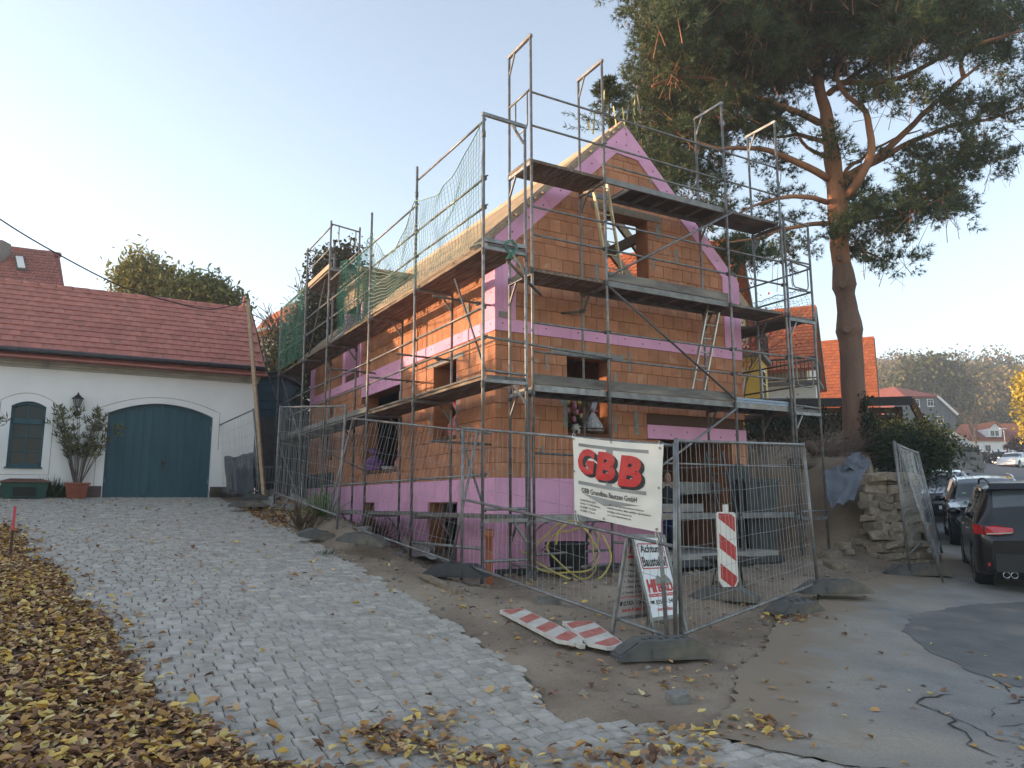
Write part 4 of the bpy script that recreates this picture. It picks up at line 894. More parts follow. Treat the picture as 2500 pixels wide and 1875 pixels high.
for k, s_ in enumerate(('Maurerarbeiten', 'Fassaden', 'Naturstein', 'Zimmererarbeiten', 'Erdbau & Kläranlagen', 'Neubau & Sanierung')):
    V, F = fit_text(s_, .14, min(.95, .14+.06*len(s_)), .655-.072*k-.02, .655-.072*k+.02, offset=.01); put(bk, 'lettering', V, F, 'print_black'); v = .655-.072*k; put(bk, 'bullet', [(.05,v-.008),(.08,v-.008),(.08,v+.008),(.05,v+.008)], [(0,1,2,3)], 'print_black')
put(bk, 'red_line', [(.0,.235),(.98,.235),(.98,.245),(.0,.245)], [(0,1,2,3)], 'print_red'); V, F = fit_text('03501 - 5485', .14,.96,.13,.19, offset=.02); put(bk, 'lettering', V, F, 'print_black'); V, F = fit_text('www.hibau.de', .12,.9,.05,.10, offset=.02); put(bk, 'lettering', V, F, 'print_red')
put(bk, 'phone_symbol', [(.03,.135),(.1,.135),(.1,.16),(.115,.185),(.015,.185),(.03,.16)], [(0,1,2,3,4,5)], 'print_black')

# ---- striped beacons
M['beacon_white'] = mat('beacon white', (.80,.76,.68), (.72,.68,.60), .5, 3., fine=.05); M['beacon_red'] = mat('beacon red', (.50,.03,.025), (.42,.025,.022), .4, 3.)
M['beacon_red_old'] = mat('faded beacon red', (.42,.10,.075), (.50,.20,.16), .6, 5., fine=.2, c3=(.55,.42,.36), s3=7., t3=(.55,.75)); M['beacon_old'] = mat('dirty beacon white', (.62,.58,.52), (.50,.46,.40), .7, 6., fine=.15)
def beacon(label, loc, rot, L_=1.0, w=.255, old=False, flip=1, phase=0., stub=True, peg='lumber_old'):
    t = thing('warning_beacon', label, 'warning beacon', loc, rot=rot, group='red and white warning beacons'); hw = w/2; mw, mr = ('beacon_old','beacon_red_old') if old else ('beacon_white','beacon_red')
    P = [(-hw,.14),(-.045,.0),(.045,.0),(hw,.14),(hw,L_-.02),(hw-.02,L_),(-hw+.02,L_),(-hw,L_-.02)]
    MB().prism([(x,.0,z) for x, z in P], (0,.035,0)).build('board', M[mw], t)
    inn = [(-hw+.016,.15),(-.035,.02),(.035,.02),(hw-.016,.15),(hw-.016,L_-.018),(-hw+.016,L_-.018)]
    for k in range(-1, 6):
        z0 = k*.38 + phase; Q = list(inn); s_ = .72*flip
        Q = clip_poly(Q, (-s_, -1.), -(z0)); Q = clip_poly(Q, (s_, 1.), z0 + .19) if Q else Q
        if Q and len(Q) > 2: MB().prism([(x,-.0025,z) for x, z in Q], (0,.002,0)).build('stripe', M[mr], t)
    if stub: MB().box(-.03, .03, -.005, .04, L_, L_+.1).build('peg', M[peg], t); MB().box(-.03, .03, .0, .04, -.08, .01).build('peg', M[mw], t)
    return t
beacon('upright red and white striped beacon inside the fence', (2.80,10.02,.44), (R(-3), R(2.0), R(14)), 1.02, .265, False, 1, .09, True, 'beacon_white')
def lay_flat(c, d, tilt=0.):               # lie on the ground with the length along d
    d = V3(d).normalized(); n = slope_n(c[0], c[1]); y = -n; x = d.cross(y).normalized() * -1; x = y.cross(d).normalized(); d = x.cross(y).normalized()
    return Matrix((x, y, d)).transposed().to_euler()
c = ongr(1412,1588); e = ongr(1238,1497); b1_ = beacon('long faded striped beacon lying on the soil with a timber peg', (c.x, c.y, c.z+.075), lay_flat(c, e-c), (e-c).length*.93, .30, True, -1, .12)
c = ongr(1492,1602); e = ongr(1408,1535); b2_ = beacon('short dirty striped beacon lying against the longer one', (c.x, c.y, c.z+.085), lay_flat(c, e-c), (e-c).length*.98, .34, True, -1, .02, False)

# ---- hoses, tub, pipes, planks
M['hose'] = mat('yellow hose', (.50,.40,.09), (.40,.32,.07), .5, 5., c3=(.3,.26,.14), s3=4.); M['hose_grey'] = mat('grey hose', (.22,.17,.16), None, .6); M['orange_pipe'] = mat('orange drain pipe', (.42,.13,.05), (.34,.10,.04), .5, 4.)
hz = thing('mortar_tub', 'black plastic mortar tub buried under coiled hoses', 'tub', W(.92,-.72,.5)); MB().lathe([(0,0),(.26,0),(.33,.42),(.36,.42),(.36,.46),(.31,.46),(.25,.03),(0,.03)], 20).build('tub', M['black_plastic'], hz, True)
MB().lathe([(.30,.36),(.31,.37),(0,.37)], 20).build('rubble_fill', M['concrete'], hz); MB().tube([(-.33,0,.4),(-.4,.0,.34),(-.33,.02,.3)], .012, 6).build('handle', M['black_plastic'], hz)
hs = thing('garden_hose', 'yellow garden hose in loose coils over the black tub', 'hose', W(.8,-.95,.5)); hpts = []
for k in range(36):
    t = k*.62; r = .42 + .07*math.sin(k*1.7); hpts.append((r*1.0*math.cos(t) + .12*math.sin(k*.31), -.10 - .012*k + .05*math.sin(t), .36 + r*.92*math.sin(t) + .03*math.cos(k)))
MB().tube(catmull(hpts[:26], 5), .015, 7).build('coil', M['hose'], hs, True)
MB().tube(catmull([(.55*math.cos(k*.7)-.05, .1+.02*k*.2, .42+.42*math.sin(k*.7)) for k in range(13)], 5), .013, 6).build('grey_coil', M['hose_grey'], hs, True)
MB().tube(catmull([(-.75,-.1,.35),(-.45,-.3,.15),(.0,-.5,-.05),(.4,-.45,-.05),(.62,-.3,.25),(.5,-.2,.6)], 6), .016, 7).build('loose_end', M['hose'], hs, True)
op = thing('drain_pipe', 'upright orange plastic drain pipe at the house corner', 'pipe', W(-.62,-.95,.45)); MB().lathe([(.055,-.05),(.055,.62),(.065,.63),(.067,.74),(.06,.75),(.05,.74),(.05,.0)], 14).build('tube', M['orange_pipe'], op, True); MB().lathe([(.067,.64),(.071,.65),(.071,.67),(.067,.68)], 14).build('socket_ring', M['orange_pipe'], op, True)
p, q = ongr(1030,1408), ongr(1122,1452); pk = thing('weathered_plank', 'short weathered plank under the black rubber foot', 'plank', p); MB().bar((0,0,.03), q - p + V3((0,0,.03)), .11, .045).build('board', M['lumber_old'], pk); MB().bar((q-p)*.96 + V3((0,0,.052)), (q-p)*.99 + V3((0,0,.052)), .08, .004).build('end_strap', M['steel_dark'], pk)
fb = thing('fire_bowl', 'round rusty black bowl on three legs behind the striped beacon', 'fire bowl', gp_(3.05,10.9)); MB().lathe([(0,.30),(.2,.31),(.36,.40),(.37,.42),(.34,.41),(.19,.34),(0,.33)], 22).build('bowl', M['iron'], fb, True)
for k in range(3): t = k*2.1+.4; MB().bar((.18*math.cos(t),.18*math.sin(t),.33), (.26*math.cos(t),.26*math.sin(t),-.03), .05, .012).build('leg', M['iron'], fb)
# standing drain pipes and black bin by the doorway
bn = thing('black_dustbin', 'tall black bin standing beside the doorway', 'bin', W(5.5,-.55,.6)); MB().prism([(-.28,-.25,0),(.28,-.25,0),(.28,.25,0),(-.28,.25,0)], (0,0,.02)).add([(-.24,-.22,0),(.24,-.22,0),(.24,.22,0),(-.24,.22,0),(-.31,-.28,1.35),(.31,-.28,1.35),(.31,.28,1.35),(-.31,.28,1.35)], [(0,3,2,1),(0,1,5,4),(1,2,6,5),(2,3,7,6),(3,0,4,7)]).build('body', M['black_plastic'], bn); MB().box(-.34,.34,-.31,.31,1.35,1.42).build('lid', M['black_plastic'], bn)
al = thing('metal_ladder', 'narrow dark metal ladder propped beside the doorway', 'ladder', W(4.7,-.75,.55))
for s_ in (-1,1): MB().bar((s_*.16,0,0), (s_*.16-.25,.5,2.0), .025, .05).build('stile', M['steel_dark'], al)
for k in range(7): f_ = (k+.5)/7; MB().tube([(-.16-.25*f_,.5*f_,2*f_),(.16-.25*f_,.5*f_,2*f_)], .012, 6).build('rung', M['steel_dark'], al)

# ---- tarpaulins (creased cloth over the ground)
M['tarp_pale'] = mat('pale tarpaulin', (.38,.37,.35), (.30,.29,.27), .6, 3., bump=.2); M['tarp_grey'] = mat('grey fabric', (.16,.175,.20), (.125,.135,.155), .75, 3., bump=.2); M['sheet_dark'] = mat('dark sheeting', (.055,.06,.07), (.085,.09,.10), .55, 3., bump=.2)
def cloth(name, label, quad, nu, nv, amp, m, seed, lift=.04, free=False):
    q = [V3(p) for p in quad]; o = q[0].copy(); t = thing(name, label, 'tarpaulin', o); V = []
    for j in range(nv+1):
        for i in range(nu+1):
            u, v = i/nu, j/nv; p = blerp([q[0], q[1], q[3], q[2]], u, v); s_ = Vector((u*2.3+seed, v*1.5+.6*u, seed*1.7)); h = 1-abs(noise.noise(s_))*2.4; h2 = noise.noise(s_*1.9+Vector((7,0,0)))*.6
            x, y = p.x + amp*.8*h2, p.y + amp*.6*noise.noise(s_*1.7)
            z = (p.z + amp*(h*.5) + amp*.3*h2) if free else gz(x, y) + lift + max(0, amp*(h*.9+.25*h2))
            V.append(V3((x, y, z)) - o)
    F = [(j*(nu+1)+i, j*(nu+1)+i+1, (j+1)*(nu+1)+i+1, (j+1)*(nu+1)+i) for j in range(nv) for i in range(nu)]
    ob = MB().add(V, F).build('sheet', M[m], t, True); md = ob.modifiers.new('thick', 'SOLIDIFY'); md.thickness = .006
    return t
cloth('tarpaulin', 'pale creased tarpaulin lying along the fence foot', [ongr(975,1352), ongr(1085,1392), ongr(1060,1352), ongr(985,1320)], 34, 24, .14, 'tarp_pale', 1.3, .05)
cloth('tarpaulin', 'thin pale strip of plastic trailing onto the cobbles', [ongr(862,1342), ongr(985,1358), ongr(985,1350), ongr(868,1336)], 24, 4, .05, 'tarp_pale', 5.1, .02)
b_ = [V3(at(*p)) for p in ((2030,1240,14.9),(2088,1225,14.9),(2118,1135,16.3),(2012,1148,16.3))]
cloth('tarpaulin', 'slate grey fabric sheet sliding down the earth bank', b_, 40, 40, .16, 'tarp_grey', 3.3, .05, True)
b_ = [V3(at(*p)) for p in ((2060,1150,16.0),(2125,1150,16.0),(2105,1112,17.0),(2072,1118,17.0))]
cloth('tarpaulin', 'crumpled grey fabric heaped at the top of the bank', b_, 26, 22, .2, 'tarp_grey', 8.2, .05, True)
b_ = [V3(p) for p in ((-7.55,20.1,1.75),(-5.95,17.55,1.8),(-6.0,17.55,2.72),(-7.65,20.1,2.78))]
cloth('tarpaulin', 'dark sheeting sagging on the mesh panel beside the garage', b_, 26, 16, .09, 'sheet_dark', 6.4, 0, True)

# ---- stones
ICO = bmesh.new(); bmesh.ops.create_icosphere(ICO, subdivisions=2, radius=1.); ICV = [v.co.copy() for v in ICO.verts]; ICF = [tuple(v.index for v in f.verts) for f in ICO.faces]; ICO.free()
def stone_mesh(m, seed, flat=.6, rough=.35):
    r0 = random.Random(seed*7+1); bm = bmesh.new()          # angular broken block: hull of jittered corners
    for sx_ in (-1,1):
        for sy_ in (-1,1):
            for sz_ in (-1,1):
                for _ in range(2): bm.verts.new((sx_*r0.uniform(.55,.95), sy_*r0.uniform(.5,.95), sz_*r0.uniform(.5,.95)*flat))
    bmesh.ops.convex_hull(bm, input=bm.verts); bmesh.ops.delete(bm, geom=[v for v in bm.verts if not v.link_faces], context='VERTS')
    bmesh.ops.bevel(bm, geom=list(bm.edges), offset=.07, segments=1, affect='EDGES', clamp_overlap=True)
    me = bpy.data.meshes.new('stone'); bm.to_mesh(me); bm.free(); me.materials.append(M[m]); return me
def stone_mesh_round(m, seed, flat=.6, rough=.35):
    V = []
    for v in ICV:
        s_ = 1 + rough*noise.noise(v*1.1+Vector((seed*3.1, 0, 0))) + rough*.4*noise.noise(v*2.7+Vector((0, seed*2.3, 0))); p = v*s_
        p = Vector((max(-.8, min(.8, p.x)), max(-.8, min(.8, p.y)), max(-.75, min(.75, p.z))*flat)); V.append(p)
    return MB().add(V, ICF).mesh('stone', M[m])
M['sandstone'] = mat('rubble sandstone', (.30,.245,.18), (.21,.165,.12), .95, 2.5, 5., bump=.8, bscale=7, fine=.25, rand=.25, c3=(.40,.34,.26), s3=3., t3=(.55,.75))
M['greystone'] = mat('grey rubble', (.25,.235,.215), (.17,.16,.145), .95, 3., 5., bump=.8, bscale=8, fine=.25, rand=.2)
SM = [stone_mesh('sandstone', k, .55) for k in range(8)]; GM = [stone_mesh('greystone', k+20, .75) for k in range(6)]
rr = random.Random(21)
e0 = V3((7.0, 15.05, 0)); eu = V3((.80,-.10,0)); ew = V3((ud.x, ud.y, 0))
rwall = thing('rubble_wall', 'broken end of an old sandstone rubble wall beside the street', 'wall', (7.3,15.3,gz(7.3,14.6)-.05)); ro = V3(rwall.location)
z = .0; zt = 2.0 - ro.z
MB().box(.06,.42,.18,.6,-.1,zt-.1).build('core', M['dirt'], rwall)
while z < zt:
    h = rr.uniform(.09, .22); x = -.05 - .10*(1 - z/zt)
    while x < .72:
        w = rr.uniform(.13, .42); y0 = -.12 + rr.uniform(-.06, .1) - .22*(1-z/zt)**2
        p = e0 + eu*((x+w/2)/.8) - V3((0,0,0)); o = link('stone', rr.choice(SM), rwall); o.location = V3((p.x, p.y + y0, ro.z + z + h/2)) - ro; o.scale = (w*.62, rr.uniform(.18,.3), h*1.15); o.rotation_euler = (rr.uniform(-.12,.12), rr.uniform(-.22,.22), rr.uniform(-.35,.35)); x += w*.93
    for s_ in range(9):                   # side along the street
        p = e0 + eu + ew*(.25 + s_*.42); o = link('stone', rr.choice(SM), rwall); o.location = V3((p.x + rr.uniform(-.05,.05), p.y, ro.z + z + h/2 + gz(p.x+.6, p.y) - gz(7.3,14.6))) - ro; o.scale = (.2, rr.uniform(.22,.3), h*1.0); o.rotation_euler = (rr.uniform(-.1,.1), rr.uniform(-.1,.1), -SYAW + rr.uniform(-.2,.2))
    z += h*.92
def stone_at(px, py, s, label, ms=None, dz=0.3):
    p = ongr(px, py); t = link('loose_stone', rr.choice(ms or SM)); t.location = (p.x, p.y, p.z + s*dz*.5); t.scale = (s, s*rr.uniform(.7,1), s*rr.uniform(.7,1)); t.rotation_euler = (0,0,rr.uniform(0,6)); return tag(t, label, 'stone', 'loose stones on the site')
for px, py, s, lb, ms in ((875,1325,.16,'dark broken stone under the tipped rubber foot, lowest of three',GM),(915,1332,.17,'angular grey stone beside the creased tarpaulin',GM),(890,1300,.14,'small grey stone wedged below the rubber foot',GM),(1655,1712,.10,'flat pale stone half sunk in the soil at the pavement edge',GM),(1340,1478,.16,'grey stone buried behind the lying striped beacons',GM),(2058,1335,.16,'sandstone lump fallen in front of the rubble wall, nearest the trench',SM),(2095,1325,.17,'sandstone block tumbled at the foot of the rubble wall',SM),(2075,1350,.14,'small brown stone in front of the tumbled sandstone block',SM),(2025,1360,.2,'round brown boulder at the mouth of the trench',SM),(2040,1385,.2,'flat sandstone slab sunk in the path edge',SM),(2110,1300,.12,'pale squared stone lying at the broken wall end',SM),(2180,1350,.15,'sandstone chip beside the rubber foot at the wall',SM),(660,1232,.25,'pale plastic covered lump beside the mast foot',GM)): stone_at(px, py, s, lb, ms)
# jute roll on the wall, logs and brush behind it
M['jute'] = mat('jute roll', (.33,.25,.14), (.26,.19,.10), .95, 8., bump=.8, bscale=40, fine=.3)
jr = thing('jute_roll', 'tan rolled mat lying on the broken wall end', 'roll', at(2135,1168,15.0)); p = V3(at(2225,1170,15.3)) - V3(at(2135,1168,15.0)); MB().tube([V3((0,0,0)), p*.02, p*.5, p*.98, p], [.08,.125,.13,.125,.08], 14).build('roll', M['jute'], jr, True)
MB().tube([p*.3 + V3((0,0,.0)), p*.31], .134, 14).build('binding', M['lumber_old'], jr)
M['bark'] = mat('log bark', (.17,.125,.09), (.11,.08,.06), .95, 5., bump=.8, bscale=12, fine=.2, rand=.2); M['twig'] = mat('dry twigs', (.17,.12,.09), (.11,.075,.06), .9, 5.)
for k, (x0, y0, x1, y1, Y, r, lb) in enumerate(((1930,1130,2030,1142,17.2,.12,'long grey log lying along the top of the bank'),(2030,1135,2150,1120,17.6,.09,'thin log under the brushwood heap'),(2100,1112,2170,1108,17.8,.06,'peeled branch resting on the brush, upper of two'),(2130,1098,2160,1072,18.0,.09,'sawn branch stub poking out of the brush beside the shrub'),(1975,1085,1995,1115,17.6,.12,'pale split log standing at the left of the brushwood'))):
    p = V3(at(x0, y0, Y)); q = V3(at(x1, y1, Y+.3)); t = thing('log', lb, 'log', p, group='logs on the bank'); MB().tube([V3((0,0,0)), (q-p)*.5+V3((0,0,.02)), q-p], [r, r*.95, r*.8], 9).build('stem', M['bark'], t, True); MB().lathe([(0,0),(r*.78,0)], 9, q-p).build('cut_end', M['lumber_old'], t)
bp_ = thing('brush_pile', 'heap of dry twigs and prunings at the foot of the pine', 'brush pile', g(8.0,17.9)); bo_ = V3(bp_.location); mb = MB(); rr = random.Random(4)
for k in range(330):
    p = V3(at(rr.gauss(2040,55), rr.gauss(1118,14), 17.9 + rr.uniform(-.5,.8))); d = V3((rr.gauss(.6,.5), rr.gauss(0,.3), rr.gauss(.32,.28))).normalized()*rr.uniform(.4, 1.5)
    mb.tube([p - bo_, p + d*.5 + V3((0,0,.03)) - bo_, p + d + V3((0,0,rr.uniform(-.05,.12))) - bo_], [.008,.006,.002], 3, False)
tag(mb.build('twigs', M['twig'], bp_), kind='stuff')
for k in range(12):
    p = V3(at(1985+rr.uniform(-15,20), 1128+rr.uniform(-6,6), 17.5)); q = V3(at(2090+rr.uniform(-40,30), 1070+rr.uniform(-14,20), 18.2)); MB().tube([p-bo_, p.lerp(q,.5)-bo_+V3((0,0,.06)), q-bo_], [.016,.012,.004], 5).build('branch', M['twig'], bp_)
# ================================================================= white garage with tiled roof
GB, GZ0 = 10.5, 1.70; GA0, GA1 = -10.4, -1.82
M['tile_red'] = mat('red concrete tile', (.44,.165,.125), (.36,.13,.10), .7, 5., 4., bump=.3, bscale=25, fine=.15, rand=.13, c3=(.30,.13,.10), s3=2.2, t3=(.6,.75))
M['tile_red_j'] = mat('red concrete tiles', (.44,.165,.125), (.36,.13,.10), .7, 5., 4., bump=.3, bscale=25, fine=.15, island=.13, c3=(.30,.13,.10), s3=2.2, t3=(.6,.75))
M['teal'] = mat('teal painted timber', (.026,.085,.112), (.020,.068,.092), .5, 2., 4., bump=.15, bscale=20, fine=.1, rand=.08, stretch=(6,6,.6))
M['glass_dark'] = mat('window glass', (.02,.023,.025), None, .12, spec=.25); M['gutter_m'] = mat('painted gutter', (.055,.05,.052), (.04,.038,.04), .45, 3., metal=.3)
M['cornice'] = mat('stained cornice', (.46,.42,.36), (.36,.32,.27), .9, 2., bump=.3, fine=.1, c3=(.22,.20,.17), s3=3., t3=(.55,.8), stretch=(1,1,1))
garage = house_thing('white_garage', 'white plastered garage with arched teal gate and red tiled roof', 'garage')
def arc(x, x0, x1, zs, rise): u = (x-(x0+x1)/2)/((x1-x0)/2); return zs + rise*(1-u*u)
DO = (-5.40,-2.91,GZ0,3.86,.30); WO = (-7.45,-6.74,2.46,3.92,.12)
def strips(x0, x1, zt):
    mb = MB(); edges = sorted({x0, x1, DO[0], DO[1], WO[0], WO[1], *[DO[0]+(DO[1]-DO[0])*k/18 for k in range(19)], *[WO[0]+(WO[1]-WO[0])*k/8 for k in range(9)]})
    for i in range(len(edges)-1):
        p, q = edges[i], edges[i+1]; c = (p+q)/2
        def pr(poly): mb.prism([(x, GB, z) for x, z in poly], (0,.35,0))
        for o in (DO, WO):
            if o[0] < c < o[1]:
                pr([(p, arc(p,o[0],o[1],o[3],o[4])), (q, arc(q,o[0],o[1],o[3],o[4])), (q, zt), (p, zt)])
                if o is WO: pr([(p, GZ0-.2), (q, GZ0-.2), (q, o[2]), (p, o[2])])
                break
        else: pr([(p, GZ0-.2), (q, GZ0-.2), (q, zt), (p, zt)])
    return mb
strips(GA0, GA1, 5.0).build('front_wall', M['white_paint'], garage)
for a in (GA0+.02, GA1-.35): MB().prism([(a, GB+.352, GZ0-.2), (a, 15.8, GZ0-.2), (a, 15.8, 5.0), (a, 13.2, 7.4), (a, GB+.352, 5.0)], (.33,0,0)).build('end_wall', M['white_paint'], garage)
MB().box(GA0+.4, GA1-.4, 15.4, 15.75, GZ0-.2, 5.0).build('rear_wall', M['white_paint'], garage)
M['plinth'] = mat('red stone plinth', (.14,.09,.085), (.10,.065,.06), .9, 3., bump=.5, c3=(.3,.27,.25), s3=5., t3=(.66,.72))
for p, q in ((GA0, DO[0]-.02), (DO[1]+.02, GA1+.02)): MB().box(p, q, GB-.03, GB-.002, GZ0-.2, 2.02).build('plinth', M['plinth'], garage)
# scored plaster surrounds
def groove(pts): MB().tube([(x, GB-.002, z) for x, z in pts], .008, 4).build('plaster_line', M['cornice'], garage)
groove([(-5.60,2.04),(-5.58,3.98)] + [(x, arc(x,-5.58,-2.74,3.98,.34)) for x in np.linspace(-5.58,-2.74,20)] + [(-2.74,3.0)])
groove([(-7.7,2.28),(-7.67,4.04)] + [(x, arc(x,-7.67,-6.57,4.04,.2)) for x in np.linspace(-7.67,-6.57,12)] + [(-6.57,2.28),(-7.7,2.28)])
# gate: two leaves of boards
gate = MB().box(DO[0], DO[1], GB+.20, GB+.24, GZ0-.03, 3.9).build('gate', M['teal'], garage)
n = 12
for k in range(n):
    x0 = DO[0]+.05+(DO[1]-DO[0]-.1)*k/n; x1 = DO[0]+.05+(DO[1]-DO[0]-.1)*(k+1)/n
    MB().prism([(x0+.004, GB+.155, GZ0+.12), (x1-.004, GB+.155, GZ0+.12), (x1-.004, GB+.155, arc(x1,*DO[:2],DO[3],DO[4])-.05), (x0+.004, GB+.155, arc(x0,*DO[:2],DO[3],DO[4])-.05)], (0,.05,0)).build('board', M['teal'], gate)
    if k and k != 6: MB().box(x0-.02, x0+.02, GB+.118, GB+.156, GZ0+.16, arc(x0,*DO[:2],DO[3],DO[4])-.1).build('cover_strip', M['teal'], gate)
for x0, x1 in ((DO[0], DO[0]+.055), (DO[1]-.055, DO[1])): MB().box(x0, x1, GB+.13, GB+.2, GZ0-.02, 3.86).build('stile', M['teal'], gate)
MB().box(DO[0]+.05, DO[1]-.05, GB+.135, GB+.2, GZ0, GZ0+.14).build('kick_rail', M['teal'], gate); MB().box(-4.19,-4.11, GB+.12, GB+.2, GZ0+.02, 4.12).build('meeting_rail', M['teal'], gate)
xsA = list(np.linspace(DO[0], DO[1], 15))
for i in range(14): MB().prism([(xsA[i], GB+.125, arc(xsA[i],*DO[:2],DO[3],DO[4])-.07), (xsA[i+1], GB+.125, arc(xsA[i+1],*DO[:2],DO[3],DO[4])-.07), (xsA[i+1], GB+.125, arc(xsA[i+1],*DO[:2],DO[3],DO[4])-.003), (xsA[i], GB+.125, arc(xsA[i],*DO[:2],DO[3],DO[4])-.003)], (0,.07,0)).build('arch_rail', M['teal'], gate)
MB().box(-4.09,-4.04, GB+.105, GB+.122, 2.48, 2.72).build('lock_plate', M['iron'], gate); MB().tube([(-4.07,GB+.1,2.64),(-4.07,GB+.06,2.64),(-3.95,GB+.06,2.64)], .012, 6).build('handle', M['iron'], gate)
for x in (DO[0]+.03, DO[1]-.03):
    for z in (2.1, 3.5): MB().tube([(x,GB+.115,z),(x,GB+.115,z+.13)], .012, 6).build('hinge', M['steel'], gate)
# window
win = MB().box(WO[0], WO[1], GB+.17, GB+.19, WO[2], 4.0).build('window', M['glass_dark'], garage)
for q in ((WO[0],WO[0]+.055,WO[2],3.94),(WO[1]-.055,WO[1],WO[2],3.94),(WO[0],WO[1],WO[2],WO[2]+.09),(WO[0],WO[1],3.50,3.62)): MB().box(q[0], q[1], GB+.10, GB+.165, q[2], q[3]).build('frame', M['teal'], win)
for q in ((-7.11,-7.08,WO[2]+.09,3.5),(-7.11,-7.085,3.62,3.98)): MB().box(q[0], q[1], GB+.12, GB+.16, q[2], q[3]).build('muntin', M['teal'], win)
for z in (2.84, 3.18): MB().box(WO[0]+.05, WO[1]-.05, GB+.125, GB+.158, z-.012, z+.012).build('muntin', M['teal'], win)
xsA = list(np.linspace(WO[0], WO[1], 8))
for i in range(7): MB().prism([(xsA[i], GB+.1, arc(xsA[i],*WO[:2],WO[3],WO[4])-.07), (xsA[i+1], GB+.1, arc(xsA[i+1],*WO[:2],WO[3],WO[4])-.07), (xsA[i+1], GB+.1, arc(xsA[i+1],*WO[:2],WO[3],WO[4])), (xsA[i], GB+.1, arc(xsA[i],*WO[:2],WO[3],WO[4]))], (0,.07,0)).build('arch_frame', M['teal'], win)
MB().box(WO[0]-.03, WO[1]+.03, GB-.05, GB+.1, WO[2]-.035, WO[2]).build('sill', M['teal'], win)
for k in range(4): MB().bar((-7.0+.03*k, GB+.26, 2.56), (-6.86+.045*k, GB+.3, 3.3-.2*k), .03, .015).build('lath', M['lumber'], win)
# cornice, eaves, gutter
for k, (y, z0, z1) in enumerate(((.05,4.86,4.915),(.09,4.918,4.985),(.15,4.988,5.09))): MB().box(GA0-.03, GA1+.03+.02*k, GB-y, GB-.003 if k == 0 else GB-y+.09, z0, z1).build('cornice', M['cornice'], garage)
MB().box(GA0-.05, GA1+.06, GB-.2, GB+.3, 5.092, 5.115).build('soffit', M['cornice'], garage)
def groof(t, h=0.): return (GB-.34+t*2.84/3.75, 5.10+t*2.46/3.75+h)       # along the slope
roofg = MB().prism([(GA0-.1, *groof(0)), (GA0-.1, *groof(3.75)), (GA0-.1, 16.0, 5.1), (GA0-.1, 15.9, 5.0), (GA0-.1, 13.0, 7.44), (GA0-.1, groof(0)[0]+.05, groof(0)[1]-.04)], (GA1+.2-GA0+.1, 0, 0)).build('roof', M['tile_red_j'], garage)
TW, TP = .245, .268; ang = math.atan2(2.46, 2.84)
def tile_geo():
    L_ = .33; v = []; 
    for y, z in ((0,-.004),(0,.030),(L_,.0),(L_,.010)):
        for x, b in ((-.5,0),(-.3,.003),(-.1,.006),(.1,.006),(.3,.003),(.5,0)): v.append((x*(TW-.006), y, z + (b if z > 0 else 0)))
    f = [(i, i+1, i+7, i+6) for i in range(5)] + [(i+6, i+7, i+19, i+18) for i in range(5)] + [(0,6,18,12),(5,17,23,11)]
    return v, f
tv, tf = tile_geo(); tme = bpy.data.meshes.new('roof_tile'); tme.from_pydata(tv, [], tf); tme.materials.append(M['tile_red']); tj = MB(); tl = []; rr = random.Random(9)
for r_ in range(14):
    for c_ in range(int((GA1+.2-GA0)/TW)+1):
        a = GA1 + .14 - TW/2 - c_*TW - (TW/2 if r_ % 2 else 0); tl.append((W(a, groof(r_*TP)[0]).length, a, r_))
tl.sort()
for i, (d, a, r_) in enumerate(tl):
    t = r_*TP - .0; y, z = groof(t, .022 + rr.uniform(0, .006)); an = ang - .045 + rr.uniform(-.006, .006); yw = rr.uniform(-.008, .008)
    if i < 300: o = link('roof_tile', tme, roofg); o.location = (a, y, z+.008); o.rotation_euler = (an, 0, yw)
    else: ca, sa = math.cos(an), math.sin(an); tj.add([(a+x, y+yy*ca-zz*sa, z+.008+yy*sa+zz*ca) for x, yy, zz in tv], tf)
tag(tj.build('roof_tiles', M['tile_red_j'], roofg), kind='stuff')
for k in range(22):
    a = GA1 + .16 - k*.4; MB().lathe([(.12,0),(.135,.0),(.145,.42),(.13,.42)], 12, (a-.42, 13.0-.0, 7.49), 'X').build('ridge_tile', M['tile_red'], roofg, True)
MB().lathe([(.13,0),(.14,.08),(.07,.14),(.05,.2),(.06,.24),(.035,.3),(.045,.36),(.0,.48)], 12, (GA1-.02, 13.0, 7.55)).build('finial', M['tile_red'], roofg, True)
MB().tube([(GA0-.1, GB-.40, 5.20), (GA1+.18, GB-.40, 5.23)], .068, 10).build('gutter', M['gutter_m'], garage, True)
for k in range(14): MB().lathe([(.072,-.012),(.076,-.01),(.076,.01),(.072,.012)], 10, (GA1-k*.62, GB-.40, 5.225-.002*k), 'X').build('gutter_bracket', M['gutter_m'], garage, True)
MB().box(GA0-.1, GA1+.18, GB-.52, GB-.16, 5.03, 5.06).build('eaves_board', M['tile_red'], garage)
